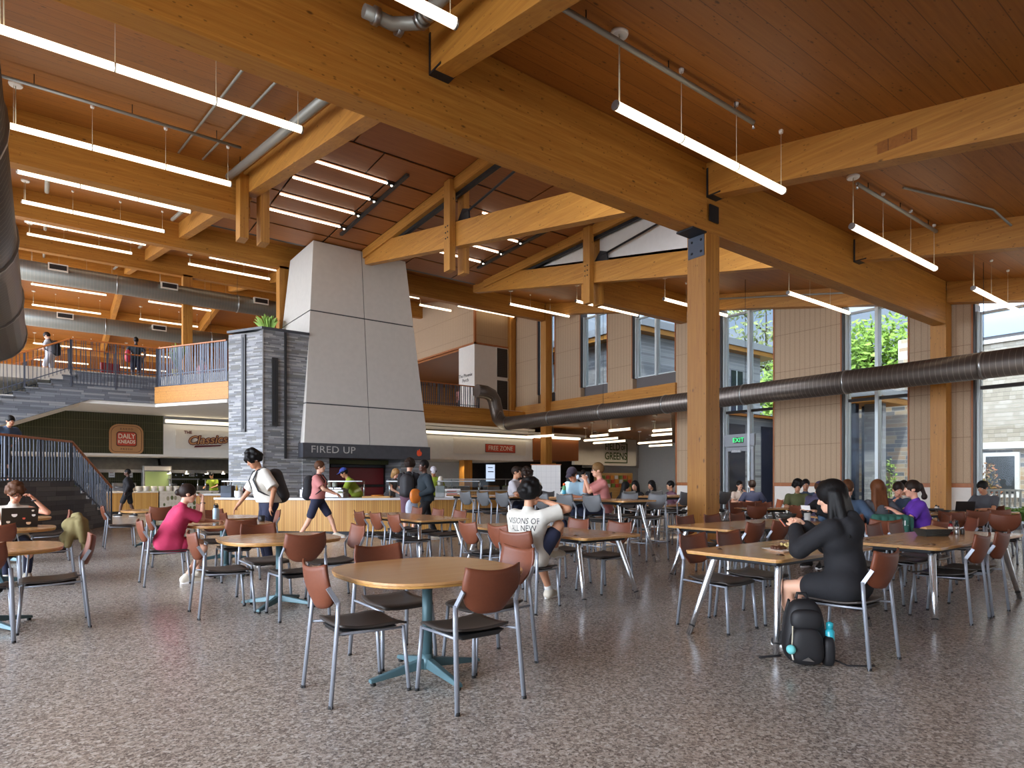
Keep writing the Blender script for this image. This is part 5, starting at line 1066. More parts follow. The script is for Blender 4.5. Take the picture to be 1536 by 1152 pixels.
for s in (-1, 1): MB().tube([(s * .08, .14, .44), (s * .1, .2, .3), (s * .12, .19, .1), (s * .1, .12, .04)], .02, 8, flat=.5).build('shoulder_strap', bkm, t)
MB().tube([(.16, .03, .05), (.28, -.04, .012), (.42, -.02, .012), (.47, .0, .012)], .012, 6, flat=.5).build('waist_strap', bkm, t); MB().tube([(-.16, .03, .04), (-.25, .06, .02), (-.31, .02, .02)], .014, 6, flat=.6).build('waist_strap', bkm, t)
MB().tube([(-.11, -.13, .3), (-.115, -.14, .2), (-.12, -.145, .15)], .004, 6).build('key_cord', M['cream'], t); MB().ball((-.125, -.15, .135), .034, 8).build('pom_charm', plain('mint_charm', srgb(110, 200, 200), .6), t); MB().tube([(-.12, -.15, .1), (-.11, -.15, .06)], .006, 6).build('lanyard', M['offwhite'], t)
MB().extr([(-.05, -.15, .06), (.03, -.152, .055), (-.01, -.152, .085)], (0, -.004, 0)).build('badge', M['stain'], t)
t2 = thing('water_bottle', 'turquoise drink bottle tucked in the side pocket of the black backpack', 'bottle', (t.location.x, t.location.y, 0), YAW + R(-12)); MB().lathe([(.03, 0), (.034, .01), (.034, .15), (.02, .17)], n=14).build('body', plain('turquoise_clear', srgb(50, 170, 186), .2), t2, loc=(.165, -.02, .1)); MB().lathe([(.024, .0), (.026, .04), (.01, .05)], n=12).build('cap', MATS['turquoise_clear'], t2, loc=(.165, -.02, .27))
# ================================================================ FIGURES: distance-field bodies, one continuous surface each
def V3(*a): return np.array(a, float)
class Field:
    def __init__(s, lo, hi, h, k=.03):
        s.lo = np.array(lo) - 3 * h; s.h = h; s.n = np.maximum(4, np.ceil((np.array(hi) + 3 * h - s.lo) / h).astype(int)); s.d = np.full(s.n, 9., np.float32); s.k = k
        s.ax = [s.lo[i] + h * np.arange(s.n[i]) for i in range(3)]
    def win(s, lo, hi, pad):
        a = np.clip(np.floor((lo - pad - s.lo) / s.h).astype(int), 0, s.n - 1); b = np.clip(np.ceil((hi + pad - s.lo) / s.h).astype(int) + 1, 1, s.n); b = np.maximum(b, a + 1)
        sl = tuple(slice(a[i], b[i]) for i in range(3)); X = s.ax[0][sl[0]][:, None, None]; Y = s.ax[1][sl[1]][None, :, None]; Z = s.ax[2][sl[2]][None, None, :]
        return sl, X, Y, Z
    def comb(s, sl, e, k, cut=False):
        c = s.d[sl]
        if cut: s.d[sl] = np.maximum(c, -e); return
        k = s.k if k is None else k
        if k <= 1e-6: s.d[sl] = np.minimum(c, e); return
        hh = np.maximum(k - np.abs(c - e), 0) / k; s.d[sl] = np.minimum(c, e) - hh * hh * k * .25
    def cap(s, a, b, ra, rb, k=None, sq=1., cut=False):       # tapered capsule; sq flattens along y
        a = np.array(a, float); b = np.array(b, float); r = max(ra, rb)
        sl, X, Y, Z = s.win(np.minimum(a, b) - r, np.maximum(a, b) + r, (s.k if k is None else k) + 2 * s.h)
        d = b - a; L = max(d @ d, 1e-9); t = np.clip(((X - a[0]) * d[0] + (Y - a[1]) * d[1] + (Z - a[2]) * d[2]) / L, 0, 1)
        e = np.sqrt((X - a[0] - d[0] * t) ** 2 + ((Y - a[1] - d[1] * t) / sq) ** 2 + (Z - a[2] - d[2] * t) ** 2) - (ra + (rb - ra) * t)
        s.comb(sl, e, k, cut)
    def ell(s, c, r, M3=None, k=None, cut=False):
        c = np.array(c, float); r = np.array(r, float); R_ = r.max()
        sl, X, Y, Z = s.win(c - R_, c + R_, (s.k if k is None else k) + 2 * s.h); x, y, z = X - c[0], Y - c[1], Z - c[2]
        if M3 is not None: x, y, z = (M3[0, i] * 1 for i in range(3)) if False else (x * M3[0, 0] + y * M3[1, 0] + z * M3[2, 0], x * M3[0, 1] + y * M3[1, 1] + z * M3[2, 1], x * M3[0, 2] + y * M3[1, 2] + z * M3[2, 2])
        q = np.sqrt((x / r[0]) ** 2 + (y / r[1]) ** 2 + (z / r[2]) ** 2); q2 = np.sqrt((x / r[0] ** 2) ** 2 + (y / r[1] ** 2) ** 2 + (z / r[2] ** 2) ** 2)
        s.comb(sl, q * (q - 1) / np.maximum(q2, 1e-6), k, cut)
    def plane(s, p, n):       # keep the side the normal points away from
        n = np.array(n, float); n /= np.linalg.norm(n); p = np.array(p, float)
        e = (s.ax[0] - p[0])[:, None, None] * n[0] + (s.ax[1] - p[1])[None, :, None] * n[1] + (s.ax[2] - p[2])[None, None, :] * n[2]; s.d = np.maximum(s.d, e.astype(np.float32))
    def mesh(s, name):
        d = s.d; n = s.n; ins = d < 0; idx = -np.ones(n - 1, int)
        c8 = [ins[i:n[0] - 1 + i, j:n[1] - 1 + j, k:n[2] - 1 + k] for i in (0, 1) for j in (0, 1) for k in (0, 1)]
        tot = sum(c.astype(np.int8) for c in c8); act = (tot > 0) & (tot < 8); cells = np.argwhere(act); idx[act] = np.arange(len(cells))
        acc = np.zeros((len(cells), 3)); cnt = np.zeros(len(cells)); I, J, K = cells.T; off = [(i, j, k) for i in (0, 1) for j in (0, 1) for k in (0, 1)]
        vals = {o: d[I + o[0], J + o[1], K + o[2]] for o in off}
        for o in off:
            for ax in range(3):
                if o[ax]: continue
                p = list(o); p[ax] = 1; p = tuple(p); va, vb = vals[o], vals[p]; m = (va < 0) != (vb < 0); t = np.where(m, va / np.where(m, va - vb, 1), 0); q = np.tile(np.array(o, float), (len(cells), 1)); q[:, ax] += t; acc[m] += q[m]; cnt[m] += 1
        P = s.lo + (cells + acc / np.maximum(cnt, 1)[:, None]) * s.h; F = []
        for ax in range(3):
            o1, o2 = [(1, 2), (2, 0), (0, 1)][ax]; sl0 = [slice(None)] * 3; sl1 = [slice(None)] * 3; sl0[ax] = slice(0, n[ax] - 1); sl1[ax] = slice(1, n[ax])
            ch = ins[tuple(sl0)] != ins[tuple(sl1)]; e = np.argwhere(ch); ok = (e[:, o1] > 0) & (e[:, o2] > 0) & (e[:, o1] < n[o1] - 1) & (e[:, o2] < n[o2] - 1); e = e[ok]
            flip = ins[tuple(e.T)]
            def cell(a, b): q = e.copy(); q[:, o1] -= a; q[:, o2] -= b; return idx[tuple(q.T)]
            f = np.stack([cell(1, 1), cell(0, 1), cell(0, 0), cell(1, 0)], 1); f[~flip] = f[~flip][:, ::-1]; F.append(f)
        F = np.concatenate(F) if F else np.zeros((0, 4), int); F = F[(F >= 0).all(1)]
        me = bpy.data.meshes.new(name); me.vertices.add(len(P)); me.vertices.foreach_set('co', P.astype(np.float32).ravel()); me.loops.add(4 * len(F)); me.loops.foreach_set('vertex_index', F.ravel().astype(np.int32)); me.polygons.add(len(F))
        me.polygons.foreach_set('loop_start', np.arange(0, 4 * len(F), 4, dtype=np.int32)); me.polygons.foreach_set('use_smooth', np.ones(len(F), bool)); me.update(calc_edges=True); me.validate(); return me
def ik(a, c, la, lb, pole):
    a, c = np.array(a, float), np.array(c, float); d = c - a; L = np.linalg.norm(d); D = min(L, (la + lb) * .995); u = d / max(L, 1e-6); x = (la * la - lb * lb + D * D) / (2 * D); y = math.sqrt(max(la * la - x * x, 0))
    p = np.array(pole, float); p = p - u * (p @ u); p = p / max(np.linalg.norm(p), 1e-6); return a + u * x + p * y, a + u * D
def rotm(yaw, pitch, roll=0):
    cy, sy, cp, sp, cr, sr = math.cos(yaw), math.sin(yaw), math.cos(pitch), math.sin(pitch), math.cos(roll), math.sin(roll)
    Rz = np.array([[cy, -sy, 0], [sy, cy, 0], [0, 0, 1]]); Rx = np.array([[1, 0, 0], [0, cp, -sp], [0, sp, cp]]); Ry = np.array([[cr, 0, sr], [0, 1, 0], [-sr, 0, cr]]); return Rz @ Rx @ Ry
SKIN = {}
def skin(k, c): SKIN[k] = plain('skin_' + k, c, .5, Subsurface_Weight=.06); return SKIN[k]
skin('light', srgb(222, 172, 144)); skin('tan', srgb(204, 150, 118)); skin('olive', srgb(186, 132, 100)); skin('brown', srgb(128, 82, 58)); skin('dark', srgb(84, 54, 40)); skin('rosy', srgb(224, 166, 140))
def cloth(name, c, rough=.85):
    t = NT(name); n = t.noise(t.coord(), 14, 4, .6); t.set(t.mix(t.math('MULTIPLY', n, .22), c, tuple(q * .55 for q in c[:3]) + (1,)), rough); n2 = t.noise(t.coord(), 7, 3, .5, .8); t.bump(n2, .35, .03); return t.m
HAIRM = {}
def hairm(k, c):
    t = NT('hair_' + k); co = t.coord(scale=(30, 30, 5)); n = t.noise(co, 2, 5, .6); t.set(t.mix(n, tuple(q * .5 for q in c[:3]) + (1,), c), .55); t.b.inputs['Specular IOR Level'].default_value = .25; t.bump(n, .35, .01); HAIRM[k] = t.m
hairm('black', srgb(17, 15, 15)); hairm('dark', srgb(46, 32, 25)); hairm('brown', srgb(98, 62, 38)); hairm('auburn', srgb(112, 66, 36)); hairm('sandy', srgb(140, 106, 66)); hairm('blond', srgb(180, 136, 84))
EYEW, EYED, LIP, BROW = plain('eye_white', srgb(226, 222, 216), .3), plain('eye_iris', srgb(40, 26, 20), .2), plain('lip_tone', srgb(176, 98, 88), .5), plain('brow_hair', srgb(40, 28, 22), .8)
BAGM = plain('charcoal_nylon', srgb(44, 44, 48), .65, var=.2)
def person(label, u, v, faceto, pose='sit', seat=.46, h=1.0, lean=0., head=(0, 0, 0), lh=None, rh=None, lf=None, rf=None, lknee=None, rknee=None, skin_='light', hair=('short', 'dark'),
           top=None, sleeve=.45, bottom=None, leg=.5, shoe=None, vox=.016, hip=None, finger=.5, loose=.02, hood=False, sock=None, group=None, female=False, extra=None, lpole=None, rpole=None, twist=0., z0=0., side=0., cuff=None, glasses=False, cap=None, hem=None, pack=None, neck_low=False, name='person', dress=False):
    """local frame: x right of the figure, y forward, z up, floor at 0"""
    ang = math.atan2(-faceto[0], faceto[1]); t = None
    S_ = h; sit = pose == 'sit'
    hz = (seat + .085) if sit else .93 * S_
    H = V3(0, 0, hz) if hip is None else V3(*hip)
    sp = rotm(0, -lean, side); tw = rotm(twist, 0)
    def up(x, y, z): return H + sp @ (tw @ V3(x, y, z)) * S_
    waist, chest, neckb = up(0, .0, .17), up(0, .01, .36), up(0, -.01, .50)
    hb = neckb + (sp @ V3(0, 0, .085)) * S_; HR_ = rotm(head[0] + twist, -head[1] - lean * .35, head[2])
    hc = hb + (HR_ @ V3(0, .025, .105)) * S_
    sw = (.165 if female else .185)
    sho = {s: up(s * sw, -.01, .445) for s in (-1, 1)}; hipj = {s: H + V3(s * .09, 0, -.01) * S_ for s in (-1, 1)}
    la, lb, ta, tb = .285 * S_, .255 * S_, .43 * S_, .425 * S_
    hands = {-1: lh, 1: rh}; arms = {}
    for s in (-1, 1):
        tgt = V3(*(hands[s] if hands[s] is not None else (s * .24, .02 + .12 * sit, (hz - .02) if not sit else hz + .08))); pol = {-1: lpole, 1: rpole}[s] or (s * .6, -.5, -.6)
        el, wr = ik(sho[s], tgt, la, lb, pol); arms[s] = (el, wr)
    legs = {}; feet = {-1: lf, 1: rf}; kp = {-1: lknee, 1: rknee}
    for s in (-1, 1):
        tgt = V3(*(feet[s] if feet[s] is not None else ((s * .11, .42, .085) if sit else (s * .1, 0, .085)))); kn, an = ik(hipj[s], tgt, ta, tb, kp[s] or (s * .15, 1, .4)); legs[s] = (kn, an)
    pts = [H, hc, hc + V3(0, 0, .2), hc - V3(.12, .12, .12), hc + V3(.12, .12, .2)] + [p for s in (-1, 1) for p in (*arms[s], *legs[s], sho[s])]; pts = np.array(pts); lo, hi = pts.min(0) - .2, pts.max(0) + .22
    lo[2] = max(lo[2], -.02)
    detail = vox < .013
    F = Field(lo, hi, vox)
    g = S_ * (.94 if female else 1.)
    # trunk
    F.cap(H + V3(-.075, -.01, .0) * S_, H + V3(.075, -.01, .0) * S_, .105 * S_, .105 * S_, 0); F.cap(H + V3(0, -.02, .02) * S_, waist, .12 * g, .105 * g, .05); F.cap(waist, chest, .105 * g, .125 * g, .06)
    F.cap(up(-.08, 0, .34), up(.08, 0, .34), .10 * g, .10 * g, .05); F.cap(up(-sw * .85, -.012, .43), up(sw * .85, -.012, .43), .058 * g, .058 * g, .06)
    F.cap(neckb - V3(0, 0, .03), hb + (HR_ @ V3(0, .01, .05)) * S_, .052 * g, .047 * g, .03)
    # limbs
    for s in (-1, 1):
        el, wr = arms[s]; F.cap(sho[s], el, .05 * g, .037 * g, .03); F.cap(el, wr, .039 * g, .026 * g, .015)
        kn, an = legs[s]; F.cap(hipj[s], kn, .088 * g, .056 * g, .04); m = kn + (an - kn) * .3; back = np.cross(an - kn, V3(1, 0, 0)); back /= max(np.linalg.norm(back), 1e-6)
        F.cap(kn, m - back * .012, .055 * g, .054 * g, .02); F.cap(m - back * .012, an, .053 * g, .035 * g, .02)
        fd = an - kn; fd[2] = 0; ff = V3(0, 1, 0) if (feet[s] is None or True) else fd
        F.cap(an + V3(0, -.03, -.035), an + V3(s * .02, .15, -.05) * 1., .036, .028, .03)
    # hands: palm plus five bent fingers
    hk = 1. * S_
    for s in (-1, 1):
        el, wr = arms[s]; d = wr - el; d /= np.linalg.norm(d); upv = V3(0, 0, 1.) if abs(d[2]) < .85 else V3(0, 1., 0); n = np.cross(d, upv); n /= np.linalg.norm(n); pal = np.cross(n, d)    # n: across the knuckles, pal: back of hand
        n = n * s
        k0 = wr + d * .015; kx = [wr + d * (.088 - .006 * abs(i - 1)) * hk - n * ((i - 1.5) * .0205) * hk for i in range(4)]
        if vox < .02:
            for i in range(4): F.cap(wr + d * .012 - n * ((i - 1.5) * .012), kx[i], .0165 * hk, .0125 * hk, .008)
            for i in range(4):
                ln = (.038, .044, .041, .032)[i] * hk; a = finger * (.75 + .12 * i); d1 = d * math.cos(a) - pal * math.sin(a); d2 = d * math.cos(a * 2.1) - pal * math.sin(a * 2.1); p1 = kx[i] + d1 * ln; p2 = p1 + d2 * ln * .8
                F.cap(kx[i], p1, .0098 * hk, .0086 * hk, .003); F.cap(p1, p2, .0086 * hk, .007 * hk, .003)
            tb0 = wr + d * .03 + n * .03 * 1; t1 = wr + d * .06 + n * .052 - pal * .012; t2 = t1 + (d * .8 + n * .1 - pal * .5) * .036 * hk
            F.cap(wr + d * .02 + n * .012, tb0 + d * .005, .016, .0135, .008); F.cap(tb0, t1, .013, .0105, .004); F.cap(t1, t2, .0105, .008, .003)
        else:
            F.cap(wr, wr + d * .075 * hk, .026, .028, .01)
            for i in range(4): F.cap(wr + d * .07 * hk - n * (i - 1.5) * .02, wr + d * .13 * hk - n * (i - 1.5) * .022 - pal * .05 * finger, .012, .01, .004)
            F.cap(wr + d * .03 + n * .02, wr + d * .075 + n * .05 - pal * .02, .014, .011, .005)
    # head
    def hd(x, y, z): return hc + (HR_ @ V3(x, y, z)) * S_
    F.ell(hd(0, -.012, .03), V3(.078, .098, .098) * S_, HR_, .02); F.ell(hd(0, .03, -.045), V3(.058, .062, .07) * S_, HR_, .03)
    F.cap(hd(-.022, .062, -.088), hd(.022, .062, -.088), .022 * S_, .022 * S_, .025)                         # chin
    F.cap(hd(0, .088, .012), hd(0, .108, -.022), .0095 * S_, .014 * S_, .012); F.cap(hd(-.014, .096, -.026), hd(.014, .096, -.026), .009 * S_, .009 * S_, .008)   # nose
    for s in (-1, 1):
        F.ell(hd(s * .079, -.005, -.005), V3(.012, .024, .034) * S_, HR_, .008)                             # ear
        F.cap(hd(s * .018, .081, .033), hd(s * .052, .068, .032), .0115 * S_, .0105 * S_, .014)             # brow ridge
        F.ell(hd(s * .048, .062, -.022), V3(.02, .02, .018) * S_, HR_, .02)                                 # cheek
        if detail: F.ell(hd(s * .033, .092, .012), V3(.017, .012, .011) * S_, HR_, .004, cut=True)
    F.cap(hd(-.02, .083, -.06), hd(.02, .083, -.06), .0085 * S_, .0085 * S_, .012); F.cap(hd(-.016, .082, -.072), hd(.016, .082, -.072), .0085 * S_, .0085 * S_, .01)
    body = bpy.data.objects.new(name, F.mesh('person_body')); C.objects.link(body); body.data.materials.append(SKIN[skin_]); body.location = (u, v, z0); body.rotation_euler = (0, 0, ang); tag(body, label, 'person', group)
    def child(nm, F2, mat, lab=None):
        o = bpy.data.objects.new(nm, F2.mesh(nm)); C.objects.link(o); o.data.materials.append(mat); o.parent = body
        if lab: o['label'] = lab
        return o
    body_kids = {}
    # face details
    if vox < .02:
        ey = MB(); ir = MB(); 
        for s in (-1, 1): ey.ball(hd(s * .033, .074, .012), .0135 * S_, 8); ir.ball(hd(s * .033, .0805, .010), .0082 * S_, 6)
        ey.build('eyes', EYEW, body); ir.build('irises', EYED, body)
        lp = MB().tube([hd(-.021, .085, -.064), hd(-.008, .0935, -.061), hd(.008, .0935, -.061), hd(.021, .085, -.064)], [.003, .0058, .0058, .003], 6).tube([hd(-.018, .086, -.068), hd(0, .0935, -.071), hd(.018, .086, -.068)], [.003, .0062, .003], 6); lp.build('lips', LIP, body)
        br = MB()
        for s in (-1, 1): br.tube([hd(s * .017, .0925, .033), hd(s * .036, .087, .039), hd(s * .054, .074, .033)], [.004, .0045, .002], 6)
        br.build('eyebrows', BROW if hair[1] in ('black', 'dark') else HAIRM[hair[1]], body)
    else:
        ir = MB()
        for s in (-1, 1): ir.ball(hd(s * .033, .082, .012), .0095 * S_, 5)
        ir.build('eyes', EYED, body)
    if glasses:
        gm = MB()
        for s in (-1, 1):
            c = [hd(s * .034 + .024 * math.cos(a), .103, .01 + .02 * math.sin(a)) for a in np.linspace(0, 2 * math.pi, 13)]; gm.tube(c, .0028, 5, caps=False); gm.tube([hd(s * .058, .1, .014), hd(s * .08, .0, .012)], .0025, 5)
        gm.tube([hd(-.01, .105, .014), hd(.01, .105, .014)], .0028, 5); gm.build('glasses', M['black'], body)
    # hair
    hs, hcol = hair; hm = HAIRM[hcol]; lo2, hi2 = hc - .22, hc + .22
    if hs in ('long', 'longstraight'): lo2 = lo2 - V3(.05, .12, .38)
    if hs != 'none':
        G = Field(lo2, hi2, max(vox, .008), .02); th = {'short': .014, 'buzz': .007, 'curly': .038, 'mop': .03, 'bun': .012, 'pony': .012, 'long': .02, 'longstraight': .018, 'bob': .024}[hs]
        G.ell(hd(0, -.014, .034), (V3(.08, .099, .1) + th) * S_, HR_, 0)
        if hs in ('curly', 'mop'):
            rr = random.Random(5); 
            for i in range(46):
                a = rr.uniform(0, 6.28); e = rr.uniform(-.25, 1.4); q = V3(math.cos(a) * math.cos(e) * .1, math.sin(a) * math.cos(e) * .118 - .014, math.sin(e) * .12 + .04); G.ell(hd(*q), V3(.03, .03, .03) * S_ * (1.15 if hs == 'curly' else 1.), None, .012)
        fz = .052 if hs != 'mop' else .036
        if hs == 'mop': G.ell(hd(0, .075, .06), V3(.075, .04, .035) * S_, HR_, .02)
        # clear the face and below the hairline
        G.ell(hd(0, .125, -.045), V3(.075, .072, .1) * S_, HR_, 0, cut=True); 
        if hs not in ('long', 'longstraight', 'bob'): G.plane(hd(0, 0, -.04), HR_ @ V3(0, .25, -1)); [G.ell(hd(s * .086, .02, -.03), V3(.02, .05, .04) * S_, HR_, 0, cut=True) for s in (-1, 1)]
        if hs == 'bob': G.cap(hd(0, -.04, -.02), hd(0, -.05, -.1), .09 * S_, .08 * S_, .03); G.ell(hd(0, .11, -.06), V3(.07, .07, .11) * S_, HR_, 0, cut=True)
        if hs == 'bun': G.ell(hd(0, -.125, .0), V3(.045, .04, .045) * S_, HR_, .02)
        if hs == 'pony': G.cap(hd(0, -.12, .05), hd(0, -.16, -.12), .032, .026, .02); G.ell(hd(.0, -.15, -.13), V3(.042, .042, .045), None, .02)
        if hs in ('long', 'longstraight'):
            for x, dz in ((-.075, .07), (-.045, .02), (-.015, 0), (.015, .015), (.045, -.01), (.075, .05)): a = hd(x * .8, -.075, .0); b = up(x * 1.25, -.12 - .012 * math.cos(x * 200), (.27 if hs == 'long' else .3) + dz); G.cap(a, b, .033, .014, .01)
            for s in (-1, 1): G.cap(hd(s * .078, -.03, .03), up(s * .115, .02 if hs == 'longstraight' else -.06, .34), .028, .026, .02); G.cap(hd(s * .07, -.06, .02), up(s * .1, -.08, .33), .032, .026, .02)
            G.ell(hd(0, .07, .075), V3(.06, .03, .03) * S_, HR_, .02) if hs == 'longstraight' else None
        child('hair', G, hm)
    if cap:
        K = Field(hc - .2, hc + .22, max(vox, .008), .01); K.ell(hd(0, -.012, .05), V3(.095, .112, .1) * S_, HR_, 0); K.plane(hd(0, 0, .045), HR_ @ V3(0, .12, -1)); K.cap(hd(-.04, .1, .05), hd(.04, .1, .05), .02, .02, .01); K.ell(hd(0, .13, .05), V3(.07, .065, .012) * S_, HR_, .008); child('cap', K, cap)
    # clothing
    def clip_pl(G, p, n): G.plane(p, n)
    if top is not None:
        G = Field(lo, hi, vox, .03); e = loose
        hemp = H + V3(0, 0, -.04 if hem is None else hem) * 1.
        G.cap(H + V3(-.08, -.01, .0) * S_, H + V3(.08, -.01, .0) * S_, (.112 + e) * g, (.112 + e) * g, 0); G.cap(H + V3(0, -.01, .02), waist, (.128 + e) * g, (.118 + e) * g, .06); G.cap(waist, chest, (.118 + e) * g, (.132 + e * .6) * g, .06)
        G.cap(up(-.085, 0, .34), up(.085, 0, .34), (.107 + e * .5) * g, (.107 + e * .5) * g, .05); G.cap(up(-sw * .9, -.012, .43), up(sw * .9, -.012, .43), (.066 + e * .4) * g, (.066 + e * .4) * g, .05)
        if hem is not None and hem < -.06:
            for s in (-1, 1): G.cap(hipj[s], hipj[s] + (legs[s][0] - hipj[s]) * min(1, -hem / .42), (.105 + e), (.085 + e * 1.2), .05)
        G.cap(neckb - V3(0, 0, .02), neckb + (sp @ V3(0, 0, .015)), .066, .06, .02)
        for s in (-1, 1):
            el, wr = arms[s]
            if sleeve <= 1.01: b = sho[s] + (el - sho[s]) * max(sleeve, .02) * 1.; G.cap(sho[s], b, (.06 + e * .6) * g, (.054 + e * .9) * g, .03) if sleeve > .05 else None
            else: b = el + (wr - el) * (sleeve - 1); G.cap(sho[s], el, (.06 + e * .7), (.05 + e), .03); G.cap(el, b, (.05 + e), (.036 + e * .8), .02)
        if sleeve <= .05: [G.ell(sho[s] + (arms[s][0] - sho[s]) * .12 + V3(s * .03, 0, 0), V3(.05, .07, .07), None, 0, cut=True) for s in (-1, 1)]
        if not (hem is not None and hem < -.06): G.plane(hemp, (0, 0, -1)) if not sit else G.plane(H + V3(0, 0, -.09), (0, 0, -1))
        for s in (-1, 1):      # square off sleeve ends
            el, wr = arms[s]
            if .05 < sleeve <= 1.01:
                b = sho[s] + (el - sho[s]) * sleeve; d = el - sho[s]; d /= np.linalg.norm(d); sl, X, Y, Z = G.win(b - .12, b + .12, .02); pr = (X - b[0]) * d[0] + (Y - b[1]) * d[1] + (Z - b[2]) * d[2]; q = np.sqrt((X - b[0] - d[0] * pr) ** 2 + (Y - b[1] - d[1] * pr) ** 2 + (Z - b[2] - d[2] * pr) ** 2)
                out = np.maximum(-pr, q - .095); G.d[sl] = np.maximum(G.d[sl], -out.astype(np.float32))
        if hood: G.cap(neckb + (sp @ V3(-.07, -.075, -.02)), neckb + (sp @ V3(.07, -.075, -.02)), .05, .05, .03); G.cap(neckb + (sp @ V3(-.075, -.02, .01)), neckb + (sp @ V3(0, -.09, .02)), .035, .045, .03); G.cap(neckb + (sp @ V3(.075, -.02, .01)), neckb + (sp @ V3(0, -.09, .02)), .035, .045, .03); G.ell(neckb + (sp @ V3(0, -.11, -.07)), (.1, .05, .08), None, .04)
        body_kids['top'] = child('hoodie' if hood else 'shirt', G, top)
    if bottom is not None:
        G = Field(lo, hi, vox, .03); G.cap(H + V3(-.078, -.01, .0) * S_, H + V3(.078, -.01, .0) * S_, .116 * g, .116 * g, 0); G.cap(H, waist - (waist - H) * .3, .128 * g, .115 * g, .05)
        for s in (-1, 1):
            kn, an = legs[s]
            if leg <= 1: b = hipj[s] + (kn - hipj[s]) * leg; G.cap(hipj[s], b, .102 * g, (.088 if leg > .7 else .096) * g, .04)
            else: b = kn + (an - kn) * (leg - 1); G.cap(hipj[s], kn, .1 * g, .07 * g, .04); G.cap(kn, b, .068 * g, .052 * g, .02)
        child('trousers' if leg > 1 else 'shorts', G, bottom)
    if sock is not None:
        G = Field(lo, hi, vox, .01)
        for s in (-1, 1): kn, an = legs[s]; d = (kn - an) / np.linalg.norm(kn - an); G.cap(an - d * .02, an + d * .06, .043, .044, 0)
        child('socks', G, sock)
    if shoe is not None:
        for s in (-1, 1):
            kn, an = legs[s]; q = an + V3(0, 0, 0); lo3, hi3 = q - V3(.1, .12, .12), q + V3(.1, .26, .1); G = Field(lo3, hi3, max(.008, vox * .8), .02)
            G.cap(q + V3(0, -.035, -.03), q + V3(0, .0, .0), .045, .045, 0); G.cap(q + V3(0, -.035, -.045), q + V3(s * .015, .165, -.052), .043, .036, .03); G.cap(q + V3(0, 0, -.01), q + V3(s * .01, .1, -.045), .045, .04, .03); G.plane(q + V3(0, 0, -.083), (0, 0, -1)); o = child('shoe', G, shoe)
            MB().prism([(q[0] + .044 * math.cos(a) * (1.05 if math.sin(a) > 0 else .95) + s * .008, q[1] + .065 + .145 * math.sin(a)) for a in np.linspace(0, 2 * math.pi, 20, endpoint=False)], q[2] - .085, q[2] - .06).build('sole', M['plastic_white'], o)
    if pack:
        pm, side_ = pack; c = up(0, -.215, .24); G = Field(c - .34, c + .34, max(vox, .01), .03); A_ = sp @ tw
        G.ell(c, V3(.15, .085, .225), A_, 0); G.ell(c + A_ @ V3(0, -.06, -.08), V3(.12, .06, .12), A_, .03); bp = child('backpack', G, pm)
        for s in (-1, 1): MB().tube([up(s * .1, -.15, .42), up(s * .12, -.06, .525), up(s * .125, .06, .5), up(s * .13, .125, .36), up(s * .15, .06, .18), up(s * .13, -.1, .1)], .022, 8, flat=.45).build('strap', pm, bp)
    if neck_low: pass
    body_kids.update(hd=hd, up=up, arms=arms, legs=legs, H=H, body=body, sho=sho, neckb=neckb, child=child)
    return body_kids
# ================================================================ PEOPLE
SHOEC = plain('cream_trainer', srgb(222, 214, 196), .7, var=.08); SHOEB = plain('black_trainer', srgb(30, 30, 32), .6); SOCKW = cloth('white_sock', srgb(236, 234, 228))
BLK, WHT, NAV, REDT = cloth('black_fleece', srgb(26, 26, 30)), cloth('white_cotton', srgb(212, 208, 197)), cloth('navy_cotton', srgb(38, 42, 66)), cloth('raspberry_cotton', srgb(192, 52, 92))
GRYT, PNK, LIME, PURP = cloth('light_grey_cotton', srgb(186, 186, 192)), cloth('salmon_cotton', srgb(206, 134, 130)), cloth('lime_uniform', srgb(140, 158, 40)), cloth('violet_cotton', srgb(98, 50, 168))
MAUV, PLD, SKYT, SLT = cloth('mauve_cotton', srgb(122, 88, 104)), cloth('dark_teal_plaid', srgb(34, 46, 54)), cloth('sky_cotton', srgb(146, 178, 196)), cloth('slate_blue_cotton', srgb(64, 84, 108))
OLV, CHAR, BLOU, IND, GRN = cloth('olive_cotton', srgb(96, 100, 66)), cloth('charcoal_cotton', srgb(84, 86, 92)), cloth('cream_blouse', srgb(226, 208, 190)), cloth('dusty_indigo_cotton', srgb(88, 86, 116)), cloth('green_nylon', srgb(52, 104, 92))
def wear_pack(P, mat, label, full=True):
    up = P['up']; c = up(0, -.215, .24); G = Field(c - .36, c + .36, .014, .03)
    a, b = up(0, -.2, .08), up(0, -.2, .38); G.cap(a, b, .13, .12, .02); G.cap(up(0, -.235, .06), up(0, -.225, .2), .1, .09, .03); G.cap(up(-.07, -.19, .07), up(-.07, -.19, .36), .1, .09, .03); G.cap(up(.07, -.19, .07), up(.07, -.19, .36), .1, .09, .03)
    o = bpy.data.objects.new('backpack', G.mesh('backpack')); C.objects.link(o); o.data.materials.append(mat); o.location = P['body'].location; o.rotation_euler = P['body'].rotation_euler; tag(o, label, 'backpack')
    for s in (-1, 1): MB().tube([up(s * .09, -.14, .42), up(s * .115, -.06, .53), up(s * .12, .06, .52), up(s * .125, .155, .4), up(s * .15, .13, .22), up(s * .17, .0, .1), up(s * .13, -.14, .06)], .022, 8, flat=.5).build('strap', mat, o)
    return o
